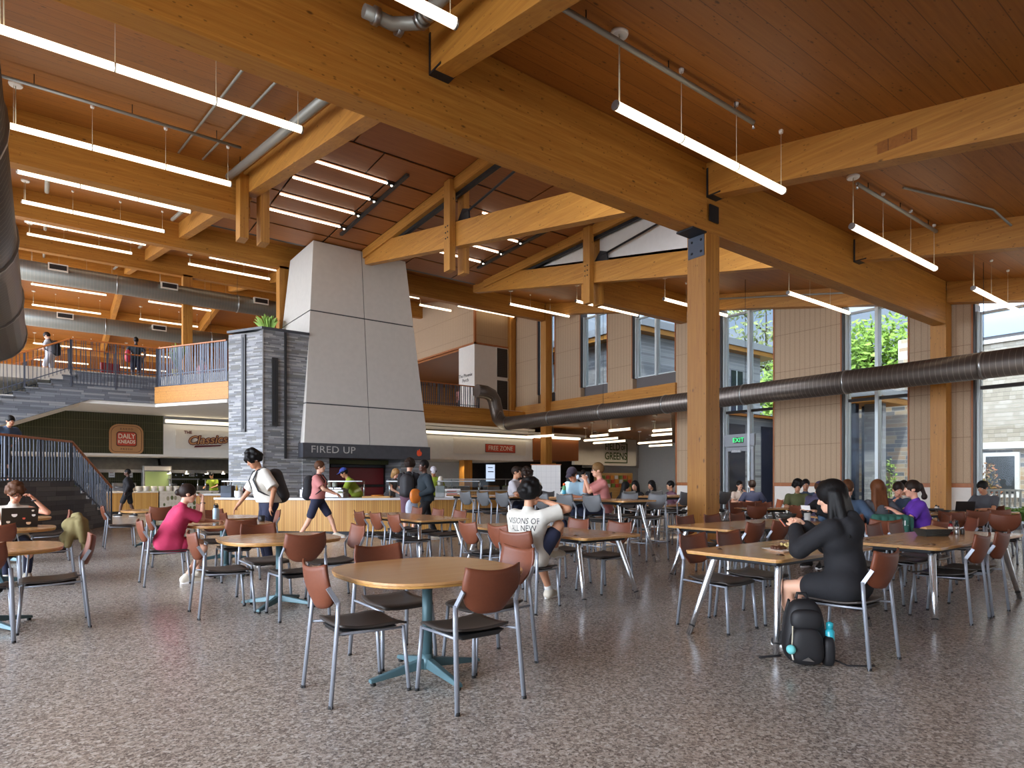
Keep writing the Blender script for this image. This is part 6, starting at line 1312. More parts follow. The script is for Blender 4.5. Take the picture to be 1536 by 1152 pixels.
def decal(txt, size, mat, P, loc, rot, tgt, name='print', sx=1., label=None):
    o = text(name, txt, size, mat, None, (0, 0, 0), (0, 0, 0), ext=0, sx=1., mesh=False); o.data.resolution_u = 2; bpy.context.view_layer.update()
    me = bpy.data.meshes.new_from_object(o.evaluated_get(bpy.context.evaluated_depsgraph_get())); bpy.data.objects.remove(o)
    bm = bmesh.new(); bm.from_mesh(me); bmesh.ops.triangulate(bm, faces=bm.faces[:]); bm.to_mesh(me); bm.free(); me.materials.clear(); me.materials.append(mat)
    q = bpy.data.objects.new(name, me); C.objects.link(q); q.parent = tgt; q.location = loc; q.rotation_euler = rot; q.scale = (sx, 1, 1)
    w = q.modifiers.new('s', 'SHRINKWRAP'); w.target = tgt; w.wrap_method = 'PROJECT'; w.use_project_z = True; w.use_negative_direction = True; w.use_positive_direction = True; w.offset = .003; return q
INK = plain('black_print', srgb(40, 40, 44), .7)
# -- foreground
P = person('person in a black hoodie with long black hair, seated and looking at a phone', 4.95, 2.31, (0, 1), seat=.47, h=.98, lean=.14, head=(.12, .2, 0), rh=(.05, .37, .985), lh=(-.07, .38, .97), lf=(-.1, .36, .085), rf=(.1, .44, .085), skin_='light', hair=('longstraight', 'black'), top=BLK, sleeve=1.93, bottom=BLK, leg=.4, shoe=SHOEB, vox=.009, finger=.75, loose=.022, hood=True, female=True, hem=-.2, lpole=(-.7, -.2, -.8), rpole=(.7, -.2, -.8))
t = thing('phone', 'phone in an orange case held by the person in the black hoodie', 'phone', (4.95 + .0, 2.31 + .475, 1.0), R(0)); MB().hexa([(-.075, -.02, -.02), (.075, -.02, -.02), (.075, -.012, -.022), (-.075, -.012, -.022)], [(-.075, .03, .035), (.075, .03, .035), (.075, .038, .033), (-.075, .038, .033)]).build('phone_body', M['black'], t); MB().hexa([(-.077, -.012, -.024), (.077, -.012, -.024), (.077, -.008, -.026), (-.077, -.008, -.026)], [(-.077, .038, .035), (.077, .038, .035), (.077, .042, .033), (-.077, .042, .033)]).build('case', MATS['orange_lid'], t)
P = person('person in a white slogan shirt seen from behind, hand to head, one knee raised', 4.14, 5.2, (.94, .33), seat=.46, h=.97, lean=-.06, head=(-.15, .05, .1), rh=(.15, .07, 1.13), lh=(-.2, .3, .6), lf=(-.13, .62, .085), rf=(.06, .4, .58), rknee=(.5, .2, 1), skin_='tan', hair=('curly', 'black'), top=WHT, sleeve=.72, bottom=NAV, leg=.72, shoe=SHOEC, sock=SOCKW, vox=.010, loose=.035, rpole=(1, .25, -.45), finger=.9)
sh = [c for c in P['body'].children if c.name.startswith('shirt')][0]
for i, (s, z) in enumerate((('VISIONS OF', .93), ('ALL NEW', .855))): decal(s, .088, INK, P, (.0, -.3, z), (R(90), 0, 0), sh, 'shirt_print', .82)
P = person('person in a raspberry shirt and shorts leaning on a table with hand at mouth', 1.34, 9.37, (1, 0), seat=.46, h=.97, lean=.38, head=(-.1, .05, 0), rh=(.03, .42, 1.07), lh=(-.12, .6, .79), rf=(.17, .2, .085), lf=(-.1, .38, .085), skin_='light', hair=('bun', 'dark'), top=REDT, sleeve=.85, bottom=REDT, leg=.42, shoe=SHOEC, vox=.0105, loose=.035, female=True, rpole=(.25, .3, -1), lpole=(-.6, .2, -.6), finger=1.0, hem=-.08)
ww = P['arms'][1][1]; MB().tube([tuple(ww - V3(0, .0, .035)), tuple(ww - V3(0, 0, .015))], .034, 12).build('watch', M['black'], P['body'])
P = person('standing person in a white tee reaching down to a table, black backpack on', 2.9, 10.32, face(-.8, -.6), pose='stand', h=1.06, lean=.24, head=(.1, .42, 0), rh=(.42, .42, .86), lh=(-.24, .03, .96), skin_='olive', hair=('mop', 'black'), top=WHT, sleeve=.92, bottom=NAV, leg=1.9, shoe=SHOEB, vox=.0115, loose=.04, side=.06, lpole=(-1, -.5, 0), rpole=(.5, -.4, -.2), hem=.02, finger=.4)
wear_pack(P, BAGM, 'dark grey backpack worn by the standing person in the white tee')
decal('oo', .05, INK, P, (-.08, .5, 1.42), (R(90), 0, R(180)), [c for c in P['body'].children if c.name.startswith('shirt')][0], 'chest_print', 1.2)
e = MB().ball(P['hd'](-.085, .0, -.008), .011, 6); e.build('earbud', M['plastic_white'], P['body'])
P = person('person with glasses and short curly hair behind the stickered laptop at the left edge', -.3, 11.0, (.12, -1), seat=.46, h=.95, lean=.2, head=(.15, .3, 0), lh=(-.2, .26, 1.1), rh=(.15, .45, .79), skin_='rosy', hair=('mop', 'brown'), top=WHT, sleeve=.04, bottom=NAV, leg=1.85, shoe=SHOEC, vox=.0115, female=True, glasses=True, lpole=(-1, .2, -1), finger=.9)
ww = P['arms'][-1][1]; MB().tube([tuple(ww - V3(0, 0, .03)), tuple(ww - V3(0, 0, .012))], .032, 12).build('watch', M['black'], P['body'])
# -- around the counter
P = person('person in a salmon tee and navy shorts walking right past the counter', 4.92, 13.75, face(1, .05), pose='stand', h=1.02, lean=.06, lh=(-.1, .38, 1.06), rh=(.1, .4, 1.06), lf=(-.08, .42, .09), rf=(.08, -.38, .13), skin_='light', hair=('short', 'brown'), top=PNK, sleeve=.7, bottom=NAV, leg=.85, shoe=SHOEC, vox=.015, loose=.03, hem=.0)
wear_pack(P, BLK, 'black backpack worn by the person walking in the salmon tee')
p = P['body'].location; f = Vector(face(1, .05)); t = thing('dinner_plate', 'plate of food carried by the person in the salmon tee', 'plate', (p.x + f.x * .49, p.y + f.y * .49, 1.07)); MB().lathe([(.07, 0), (.13, .015), (.125, .018), (.06, .006)], n=18).build('plate', M['plastic_white'], t); MB().ball((0, 0, .02), .06, 6, (1.2, 1, .4)).build('food', gf, t)
P = person('person with curly hair and charcoal backpack at the counter, seen from behind', 7.0, 13.42, face(.1, 1), pose='stand', h=1.06, lean=.05, head=(0, .3, 0), lh=(-.2, .33, 1.0), rh=(.22, .3, 1.02), skin_='light', hair=('curly', 'dark'), top=BLK, sleeve=.8, bottom=MAUV, leg=.95, shoe=SHOEB, sock=SOCKW, vox=.015, hem=.0)
wear_pack(P, BAGM, 'charcoal backpack worn by the curly haired person at the counter')
P = person('person in a dark plaid shirt walking with a bright snack bag and white carrier', 6.75, 12.15, face(-.7, -.35), pose='stand', h=1.03, lean=.05, rh=(.26, .2, .95), lh=(-.22, .2, 1.05), lf=(-.1, .3, .09), rf=(.1, -.3, .12), skin_='dark', hair=('buzz', 'black'), top=PLD, sleeve=1.9, bottom=BLK, leg=1.85, shoe=SHOEC, vox=.015, loose=.03, hem=-.05)
p = P['body']; M4 = Matrix.Translation(p.location) @ Matrix.Rotation(p.rotation_euler.z, 4, 'Z')
q = M4 @ Vector((-.2, .3, 1.02)); t = blob('snack_bag', None, plain('orange_foil', srgb(226, 130, 50), .3, var=.2), (0, 0, 0), (.13, .06, .16), 2.4, label='orange snack bag held by the person in the dark plaid shirt', cat='bag'); t.location = q
q = M4 @ Vector((.3, .22, .72)); t = blob('carrier_bag', None, plain('white_blue_carrier', srgb(206, 214, 232), .5, var=.2), (0, 0, 0), (.15, .08, .22), 2.4, label='white and blue carrier bag hanging from the hand of the plaid shirted person', cat='bag'); t.location = q
CAPB = cloth('royal_cap', srgb(52, 70, 150)); CAPG = cloth('grey_cap', srgb(190, 186, 190)); CAPK = cloth('dark_cap', srgb(48, 42, 58)); CAPN = cloth('navy_cap', srgb(58, 54, 92))
person('kitchen worker in lime shirt and blue cap bending over the counter', 6.95, 16.35, face(-.9, -.3), pose='stand', h=1.02, lean=.5, head=(0, .3, 0), rh=(.15, .55, 1.05), lh=(-.15, .55, 1.05), skin_='olive', hair=('short', 'black'), top=LIME, sleeve=.9, bottom=BLK, leg=1.9, vox=.018, cap=CAPB)
person('blond kitchen worker in a dark top beside the blue capped worker', 7.85, 16.2, face(.8, -.5), pose='stand', h=.98, lean=.3, head=(0, .3, 0), rh=(.15, .5, 1.0), lh=(-.1, .5, 1.0), skin_='rosy', hair=('bob', 'blond'), top=CHAR, sleeve=.4, bottom=BLK, leg=1.9, vox=.018, female=True)
person('kitchen worker in lime shirt and pale cap behind the right end of the counter', 9.1, 15.9, face(.1, -1), pose='stand', h=1.03, lean=.3, head=(0, .5, 0), rh=(.15, .4, 1.05), lh=(-.15, .4, 1.05), skin_='olive', hair=('short', 'black'), top=LIME, sleeve=.9, bottom=BLK, leg=1.9, vox=.018, cap=CAPG)
person('kitchen worker in lime working at the grill behind the leaf tile counter', 6.35, 31.3, face(-.1, -1), pose='stand', h=1.0, lean=.2, head=(0, .4, 0), rh=(.2, .4, 1.05), lh=(-.2, .4, 1.05), skin_='olive', hair=('short', 'black'), top=LIME, sleeve=.7, bottom=BLK, leg=1.9, vox=.02)
person('person in black with white socks walking at the foot of the lower stairs', 2.6, 27.3, face(-.9, -.3), pose='stand', h=1.02, lf=(-.1, .25, .085), rf=(.1, -.22, .1), skin_='dark', hair=('buzz', 'black'), top=BLK, sleeve=1.9, bottom=BLK, leg=.9, shoe=SHOEB, sock=SOCKW, vox=.018)
P = person('person in pale grey with a black backpack descending the upper stairs', .28, 27.25, face(-1, -.2), pose='stand', h=.98, lean=.08, head=(0, .5, 0), lh=(-.12, .3, 1.1), rh=(.12, .3, 1.1), lf=(-.1, .12, .085), rf=(.1, -.12, .085), skin_='light', hair=('short', 'dark'), top=GRYT, sleeve=.6, bottom=GRYT, leg=.9, shoe=SHOEC, vox=.018, z0=4.84)
wear_pack(P, BLK, 'black backpack of the person descending the upper stairs')
person('person in a dark outfit with a red bag strap walking on the mezzanine', 3.0, 28.6, face(-.5, .8), pose='stand', h=1.02, skin_='dark', hair=('buzz', 'black'), top=PLD, sleeve=.6, bottom=NAV, leg=.9, shoe=SHOEB, vox=.02, z0=MEZ)
blob('tote_bag', None, plain('crimson_tote', srgb(196, 50, 70), .6), (2.72, 28.55, MEZ + 1.0), (.1, .14, .25), 2.6, label='crimson bag on the shoulder of the dark outfitted person on the mezzanine', cat='bag')
person('person in pink seated behind the slanted mezzanine railing', 5.5, 29.2, face(-.3, -1), seat=.46, skin_='light', hair=('short', 'dark'), top=PNK, sleeve=.6, bottom=CHAR, leg=1.8, vox=.02, z0=MEZ)
person('person in pink standing in the upper corner room behind the railing', 19.9, 31.6, face(-.3, -.9), pose='stand', skin_='light', hair=('short', 'dark'), top=PNK, sleeve=.6, bottom=BLK, leg=1.8, vox=.02, z0=MEZ)
person('person in dark clothes bending behind the lower stair railing at the left edge', -.75, 19.1, face(.8, -.4), pose='stand', h=.95, lean=.75, skin_='tan', hair=('short', 'black'), top=SLT, sleeve=.6, bottom=BLK, leg=1.8, vox=.018, z0=LZ)
# -- bar height tables
P = person('person with headphones and glasses in a white tee at the bar height table', 8.42, 10.35, face(-.75, -.6), seat=.75, h=1.0, lean=.32, head=(0, .45, 0), rh=(.12, .45, 1.07), lh=(-.16, .45, 1.07), rf=(.1, .3, .38), lf=(-.1, .3, .38), skin_='light', hair=('mop', 'dark'), top=WHT, sleeve=.8, bottom=NAV, leg=1.8, shoe=SHOEC, vox=.0125, glasses=True)
hp_ = MB().tube([P['hd'](.085 * math.cos(a), -.005, .02 + .125 * math.sin(a)) for a in np.linspace(.05, math.pi - .05, 12)], .011, 8)
for s in (-1, 1): hp_.tube([P['hd'](s * .078, -.005, .0), P['hd'](s * .105, -.005, .0)], .04, 12)
hp_.build('headphones', M['black'], P['body'])
person('person in a pale grey tee looking right at the bar height table', 8.42, 11.2, face(.85, -.25), seat=.75, h=1.02, lean=.12, rh=(.16, .4, 1.06), lh=(-.1, .4, 1.06), rf=(.1, .3, .38), lf=(-.1, .3, .38), skin_='tan', hair=('buzz', 'dark'), top=GRYT, sleeve=.8, bottom=NAV, leg=1.8, shoe=SHOEC, vox=.013)
P = person('person in a sky blue tee and dark backwards cap looking at a phone', 8.42, 9.05, face(-.6, -.8), seat=.75, h=1.0, lean=.3, head=(0, .5, 0), rh=(.08, .42, 1.07), lh=(-.1, .42, 1.07), rf=(.1, .3, .38), lf=(-.1, .3, .38), skin_='tan', hair=('short', 'dark'), top=SKYT, sleeve=.75, bottom=NAV, leg=1.8, shoe=SHOEC, vox=.013, cap=CAPK)
p = P['body']; t = thing('phone', 'dark phone in the hands of the sky blue tee wearer', 'phone', (p.location.x + Vector(face(-.6, -.8)).x * .47, p.location.y + Vector(face(-.6, -.8)).y * .47, 1.09)); MB().box(-.04, -.075, 0, .04, .075, .01).build('phone_body', M['black'], t)
person('person in a salmon tee and glasses lifting a sandwich at the bar height table', 8.45, 8.4, face(-1, -.1), seat=.75, h=1.04, lean=.15, head=(0, .05, 0), rh=(.05, .34, 1.36), lh=(-.05, .36, 1.36), rf=(.1, .3, .38), lf=(-.1, .3, .38), skin_='light', hair=('short', 'sandy'), top=PNK, sleeve=.85, bottom=NAV, leg=1.8, shoe=SHOEC, vox=.013, glasses=True, lpole=(-.6, .2, -1), rpole=(.6, .2, -1))
person('long haired person in black standing beyond the headphone wearer', 10.4, 13.5, face(.9, .2), pose='stand', h=.97, skin_='light', hair=('long', 'dark'), top=BLK, sleeve=.04, bottom=BLK, leg=1.8, vox=.018, female=True, shoe=SHOEB)
person('dark haired person standing by the black drinks machine', 18.3, 19.4, face(.6, .8), pose='stand', h=1.03, skin_='tan', hair=('short', 'black'), top=GRYT, sleeve=.8, bottom=BLK, leg=1.8, vox=.02, shoe=SHOEB)
# -- under the far tables between counter and window wall
person('person with bushy dark hair and a coral headband at the far low table', 11.3, 12.2, face(-.9, -.2), seat=.46, h=.95, skin_='brown', hair=('curly', 'black'), top=CHAR, sleeve=.7, bottom=BLK, leg=1.8, vox=.018, female=True)
person('long haired person leaning in, left of the two chatting before the high table', 12.1, 11.4, face(.9, .1), seat=.46, h=.95, lean=.2, skin_='tan', hair=('long', 'black'), top=BLK, sleeve=1.8, bottom=BLK, leg=1.8, vox=.018, female=True)
person('long haired person facing the viewer, right of the two chatting before the high table', 12.75, 11.5, face(-.5, -.9), seat=.46, h=.97, skin_='light', hair=('long', 'black'), top=BLK, sleeve=1.8, bottom=BLK, leg=1.8, vox=.018, female=True)
person('dark haired person in profile just left of the lone timber column', 13.6, 11.0, face(-.9, -.2), seat=.46, h=.97, skin_='tan', hair=('short', 'black'), top=MAUV, sleeve=.8, bottom=BLK, leg=1.8, vox=.018)
person('long haired person half hidden beside the lone timber column', 14.0, 12.0, face(-.8, -.5), seat=.46, h=.98, skin_='tan', hair=('long', 'black'), top=BLK, sleeve=.8, bottom=BLK, leg=1.8, vox=.018, female=True)
for i, (u, v, fx, fz) in enumerate(((11.3, 12.2, -.9, -.2), (12.1, 11.4, .9, .1), (12.75, 11.5, -.5, -.9), (13.6, 11.0, -.9, -.2), (14.0, 12.0, -.8, -.5))):
    chair(u, v, face(fx, fz), 'rust chair under the %s' % ['coral headband wearer', 'left chatting person', 'right chatting person', 'profile person left of the timber column', 'half hidden person by the timber column'][i])
# -- by the windows
def wperson(label, X, Z, fx, fz, **k): u, v = loc(X, Z); return person(label, u, v, face(fx, fz), **k)
wperson('dark haired person in a cream blouse by the exit door', 6.45, 17.9, .05, -1, seat=.46, h=.98, lean=.1, lh=(-.08, .3, 1.02), rh=(.12, .38, .8), skin_='light', hair=('pony', 'black'), top=BLOU, sleeve=.7, bottom=NAV, leg=1.8, vox=.016, female=True)
wperson('person in navy with back to the viewer by the exit door', 6.25, 16.35, .25, 1, seat=.46, h=.99, skin_='tan', hair=('short', 'dark'), top=NAV, sleeve=.8, bottom=NAV, leg=1.8, vox=.016)
wperson('person in olive working at a laptop by the window panel', 6.55, 14.45, -.35, -1, seat=.46, h=1.0, lean=.15, head=(0, .25, 0), skin_='tan', hair=('mop', 'black'), top=OLV, sleeve=.8, bottom=BLK, leg=1.8, vox=.016, lh=(-.1, .42, .78), rh=(.12, .42, .78))
wperson('dark haired person mostly hidden behind the navy cap', 7.05, 15.1, -.3, -1, seat=.46, h=1.02, skin_='olive', hair=('short', 'black'), top=SLT, sleeve=.8, bottom=BLK, leg=1.8, vox=.018)
wperson('person with a navy cap in dusty indigo eating at the window tables', 6.12, 13.0, .85, .15, seat=.46, h=1.02, lean=.38, head=(0, .25, 0), rh=(.12, .5, .8), lh=(-.1, .5, .8), skin_='light', hair=('short', 'brown'), top=IND, sleeve=.8, bottom=CHAR, leg=1.8, vox=.014, cap=CAPN)
wperson('person in slate blue with brown hair seen from behind in the group', 5.2, 9.75, .45, 1, seat=.46, h=1.0, lean=.15, head=(-.4, .0, 0), skin_='light', hair=('short', 'brown'), top=SLT, sleeve=1.7, bottom=NAV, leg=1.8, vox=.013)
wperson('person with very long auburn hair seen from behind in the group', 5.68, 9.72, .05, 1, seat=.46, h=.99, lean=.08, skin_='light', hair=('long', 'auburn'), top=CHAR, sleeve=1.7, bottom=NAV, leg=1.8, vox=.013, female=True)
wperson('smiling person facing the viewer between auburn hair and purple shirt', 6.84, 11.2, -.35, -1, seat=.46, h=.98, lean=.2, head=(0, .3, 0), rh=(.1, .34, 1.0), lh=(-.1, .38, .85), skin_='rosy', hair=('bun', 'dark'), top=SLT, sleeve=1.7, bottom=NAV, leg=1.8, vox=.013, female=True)
wperson('person in a white shirt with black hair behind the smiling person', 7.2, 11.55, -.5, -1, seat=.46, h=.98, skin_='olive', hair=('short', 'black'), top=WHT, sleeve=.8, bottom=NAV, leg=1.8, vox=.014)
wperson('person in a violet tee with a dark ponytail turned left in the group', 6.22, 9.5, -.9, .3, seat=.46, h=1.0, lean=.22, head=(.0, .02, 0), rh=(.12, .42, .8), lh=(-.1, .42, .9), skin_='rosy', hair=('pony', 'dark'), top=PURP, sleeve=.75, bottom=BLK, leg=1.8, vox=.012, loose=.035, female=True)
wperson('person in a charcoal tee with earphones working by the right window', 9.65, 12.8, -.85, -.45, seat=.46, h=1.0, lean=.12, head=(0, .4, 0), rh=(.15, .45, .78), lh=(-.12, .45, .78), skin_='olive', hair=('short', 'black'), top=CHAR, sleeve=.72, bottom=BLK, leg=1.8, vox=.012, loose=.012)
P = person('person in black hidden behind the hoodie wearer, holding a white phone over the tumbler table', 10.08, 5.0, (-1, 0), seat=.46, h=.98, lean=.2, rh=(.1, .55, .9), lh=(-.06, .52, .88), skin_='light', hair=('long', 'dark'), top=BLK, sleeve=1.8, bottom=BLK, leg=1.85, shoe=SHOEB, vox=.014, female=True)
t = thing('phone', 'white phone held over the tumbler table', 'phone', (9.42, 5.02, .93)); MB().hexa([(-.005, -.07, -.03), (.005, -.07, -.03), (.005, .07, -.03), (-.005, .07, -.03)], [(-.035, -.07, .04), (-.025, -.07, .04), (-.025, .07, .04), (-.035, .07, .04)]).build('phone_body', M['plastic_white'], t)
# garments hung on chairs
def drape(name, label, cat, u, v, fc, mat, prims, vox=.013):
    lo = np.array([min(min(a[0], b[0]) - r for a, b, r in prims), min(min(a[1], b[1]) - r for a, b, r in prims), min(min(a[2], b[2]) - r for a, b, r in prims)]); hi = np.array([max(max(a[0], b[0]) + r for a, b, r in prims), max(max(a[1], b[1]) + r for a, b, r in prims), max(max(a[2], b[2]) + r for a, b, r in prims)])
    G = Field(lo, hi, vox, .03); [G.cap(a, b, r, r * .85) for a, b, r in prims]; o = bpy.data.objects.new(name, G.mesh(name)); C.objects.link(o); o.data.materials.append(mat); o.location = (u, v, 0); o.rotation_euler = (0, 0, math.atan2(-fc[0], fc[1])); tag(o, label, cat); return o
OLJ = cloth('olive_canvas', srgb(128, 116, 74))
drape('jacket', 'olive canvas jacket heaped over the chair at the left laptop table', 'jacket', .09, 10.4, (-1, 0), OLJ, [((-.19, -.33, .83), (.19, -.33, .85), .05)] + [((x, -.385, .8), (x * 1.1, -.4 - .02 * (i % 2), .4 + .05 * (i % 3)), .045) for i, x in enumerate((-.2, -.13, -.06, .01, .08, .15, .21))] + [((x, -.27, .8), (x * 1.15, -.2 + .03 * (i % 2), .5 + .04 * (i % 3)), .05) for i, x in enumerate((-.2, -.1, 0, .1, .2))] + [((-.08, -.32, .88), (.09, -.28, .87), .045), ((.26, -.34, .8), (.3, -.27, .62), .055), ((.3, -.27, .62), (.26, -.2, .47), .048), ((-.25, -.33, .8), (-.27, -.36, .55), .05), ((-.15, -.2, .62), (.14, -.17, .58), .07), ((-.15, -.31, .68), (.15, -.31, .66), .12), ((-.12, -.24, .76), (.12, -.22, .74), .1)])
u, v = loc(5.66, 9.7); g_ = drape('jacket', 'green jacket with white letters over the chair of the auburn haired person', 'jacket', u, v, face(.1, 1), GRN, [((-.22, -.36, .8), (.22, -.36, .8), .055), ((-.2, -.4, .78), (-.2, -.4, .45), .04), ((.2, -.4, .78), (.2, -.4, .45), .045), ((0, -.41, .78), (0, -.41, .45), .045), ((-.1, -.41, .78), (-.1, -.41, .45), .045), ((.1, -.41, .78), (.1, -.41, .45), .045), ((.28, -.36, .78), (.3, -.34, .52), .045)])
decal('GGAIL', .11, M['plastic_white'], None, (0.05, -.6, .72), (R(90), 0, 0), g_, 'jacket_lettering', 1.)
# ================================================================ OUTSIDE
struct('ground_outside', MB().box(22.05, -40, -.25, 120, 90, -.05), M['paving'])
struct('lawn_strip', MB().box(23.5, -10, -.06, 28, 11, -.02), M['lawn'])
# grey clad wing with a shallow roof
t = thing('grey_wing', 'grey clad building wing with timber eaves outside the tall window', 'building', (26, 23, 0))
MB().box(0, 0, 4.57, 11.4, 12, 9.3).build('wall', M['greywing'], t)
MB().box(-.8, -.7, 9.55, 12.6, 13, 9.95).build('roof_slab', plain('zinc_roof', srgb(150, 156, 164), .5, .2), t); MB().box(-.7, -.6, 9.28, 12.5, 13, 9.55).build('timber_soffit', M['glu_x'], t)
for i, (a, b) in enumerate(((3.2, 4.6), (8.2, 9.4))): w = MB().box(a, -.04, 4.6, b, .02, 8.2).build('dark_window', plain('navy_glass', srgb(40, 44, 62), .15), t); MB().box(a + .5, -.07, 4.6, a + .57, -.03, 8.2).build('mullion', M['frame'], w)
MB().box(-.03, 4.2, 4.6, .02, 5.4, 8.2).build('side_window', MATS['navy_glass'], t)
t = thing('brick_annex', 'grey brick ground floor with dark glass outside the exit door', 'building', (22.2, 17.3, 0))
MB().box(0, 0, 0, 18.5, .25, 4.38).build('wall', M['greywing'], t)
for a, b in ((.3, 1.5), (2.6, 4.6), (6, 7.5)): MB().box(a, -.05, .1, b, .01, 4.0).build('dark_window', MATS['navy_glass'], t)
struct('roof_annex', MB().box(22.05, 17.2, 4.38 + .13, 41, 38, 4.56), MATS['navy_glass'])
# entrance canopy
t = thing('entrance_canopy', 'small flat canopy with timber underside on navy posts outside', 'canopy', (25.4, 10.7, 0))
MB().box(0, 0, 4.62, 2.8, 2.4, 4.9).build('roof_edge', MATS['zinc_roof'], t); MB().box(.06, .06, 4.4, 2.7, 2.3, 4.62).build('timber_soffit', M['glu_x'], t)
for x in (.3, 1.6): MB().box(x, 1.0, 0, x + .3, 1.35, 4.4).build('post', MATS['navy_glass'], t)
MB().box(1.0, .3, 0, 1.3, .98, 4.4).build('back_wall', M['greywing'], t)
# fieldstone gable with chimney
t = thing('fieldstone_building', 'bright fieldstone wall with a chimney outside the middle window', 'building', (28.6, 9.9, 0))
MB().box(0, 0, 0, 6, 6.5, 5.3).build('wall', M['rubble'], t); MB().box(1.5, .6, 5.3, 3.0, 2.0, 7.5).build('chimney_stack', M['rubble'], t)
MB().hexa([(-.15, -.1, 5.3), (6, -.1, 5.3), (6, 6.6, 5.3), (-.15, 6.6, 5.3)], [(2.6, -.1, 6.2), (3, -.1, 6.2), (3, 6.6, 6.2), (2.6, 6.6, 6.2)]).build('roof', plain('slate_roof', srgb(140, 138, 134), .8, var=.2), t)
# shingled house
t = thing('shingle_house', 'pale shingled house with grey framed upper windows at the right edge', 'building', (30, 5, 0))
MB().box(0, -9, 2.7, 6, 4.6, 9.6).build('upper_wall', M['shingle'], t); MB().box(.1, -9, 0, 6, 4.5, 2.7).build('stone_base', M['rubble'], t)
MB().box(-.08, -9, 2.6, .1, 4.65, 2.85).build('belt_trim', M['plastic_white'], t)
MB().box(-.5, -9, 9.3, 6, 5, 9.6).build('eave', MATS['navy_glass'], t); MB().hexa([(-.6, -9, 9.6), (6, -9, 9.6), (6, 5.1, 9.6), (-.6, 5.1, 9.6)], [(2.6, -9, 12.4), (3, -9, 12.4), (3, 5.1, 12.4), (2.6, 5.1, 12.4)]).build('roof', M['shingle'], t)
skyg = plain('sky_glass', srgb(176, 196, 222), .08)
for (a, b) in ((2.3, 4.2), (.6, 2.1), (-3, -1)):
    w = MB().box(-.1, a, 6.9, .02, b, 8.6).build('window', M['spandrel'], t); MB().box(-.13, a + .12, 7.02, -.09, b - .12, 8.48).build('pane', skyg, w); MB().box(-.12, a - .05, 6.75, .02, b + .05, 6.9).build('sill', M['plastic_white'], w)
MB().box(-.11, 2.12, 6.95, .02, 2.28, 8.55).build('lime_panel', plain('lime_panel', srgb(196, 200, 50), .5), t)
for (a, b) in ((2.6, 3.8), (.7, 2.1), (-1.4, .1)):
    w = MB().box(-.04, a, .7, .12, b, 2.45).build('window', M['plastic_white'], t); MB().box(-.06, a + .14, .85, -.03, b - .14, 2.3).build('pane', plain('dark_glass', srgb(70, 74, 78), .1), w)
# bench and planting seen through the right window
t = thing('garden_bench', 'white slatted garden bench outside the right window', 'bench', (25.6, 6.9, 0), R(90))
MB().box(-.9, -.05, .42, .9, .45, .47).build('seat', M['plastic_white'], t)
for i in range(13): MB().box(-.86 + i * .14, .42, .5, -.80 + i * .14, .45, 1.0).build('slat', M['plastic_white'], t)
MB().box(-.9, .41, 1.0, .9, .46, 1.07).build('back_rail', M['plastic_white'], t)
for s in (-.85, .8): MB().box(s, -.05, 0, s + .06, .02, .65).build('leg', M['plastic_white'], t); MB().box(s, .4, 0, s + .06, .46, .45).build('leg', M['plastic_white'], t)
def leaves(n, rad, rnd, size, flat=1.0, shell=.55, c=(0, 0, 0), mb=None):
    m = mb or MB()
    for i in range(n):
        while True:
            p = Vector((rnd.uniform(-1, 1), rnd.uniform(-1, 1), rnd.uniform(-1, 1)))
            if shell < p.length < 1: break
        p = Vector((p.x * rad, p.y * rad, p.z * rad * flat)) + Vector(c)
        a = Vector((rnd.gauss(0, 1), rnd.gauss(0, 1), rnd.gauss(0, 1))).normalized(); b = a.orthogonal().normalized(); s = size * rnd.uniform(.6, 1.3)
        m.add([p - a * s, p - b * s * .55, p + a * s, p + b * s * .55], [(0, 1, 2, 3)])
    return m
def tree(label, p, h, rad, mat, n=2600, size=.22, lobes=6, seed=1, sparse=False):
    rnd = random.Random(seed); t = thing('tree', label, 'tree', p, 0, 'trees outside'); m = MB()
    for i in range(lobes):
        a = rnd.uniform(0, 6.28); r = rad * rnd.uniform(.1, .6); z = h - rad + rad * rnd.uniform(-.8, .75)
        leaves(n // lobes, rad * rnd.uniform(.42, .6) if not sparse else rad * .5, rnd, size, .3 if sparse else .85, .3, (r * math.cos(a) * (1.4 if sparse else 1), r * math.sin(a) * (1.4 if sparse else 1), z), m)
    m.build('crown', mat, t); tr_ = MB().tube([(0, 0, 0), (.1, 0, h * .4), (0, .1, h * .9)], [.28, .2, .05], 8)
    for i in range(7):
        a = rnd.uniform(0, 6.28); z = h * rnd.uniform(.4, .8); tr_.tube([(0, 0, z), (rad * .7 * math.cos(a), rad * .7 * math.sin(a), z + rad * .25)], [.09, .02], 6)
    tr_.build('trunk', M['bark'], t)
tree('bright green leafy tree filling the middle window', (50, 21.5, 0), 14.5, 4.8, M['leaf'], 5200, .26, 9, 3)
tree('bright green tree on the right of the middle window', (47, 14.2, 0), 12.5, 3.6, M['leaf'], 3600, .24, 8, 5)
tree('dusty green bushy tree behind the fieldstone roof', (42, 12.0, 0), 8.5, 3.2, M['leaf2'], 2600, .22, 6, 8)
tree('sparse layered conifer above the grey wing roof', (54, 32.5, 0), 19, 6, M['leaf2'], 2600, .28, 11, 11, True)
tree('yellow green tree behind the end of the grey wing', (47, 27, 0), 11, 3.2, M['leaf'], 2200, .26, 6, 14)
tree('distant green tree at the left of the exit door window', (60, 44, 0), 17, 5, M['leaf2'], 2400, .3, 6, 17)
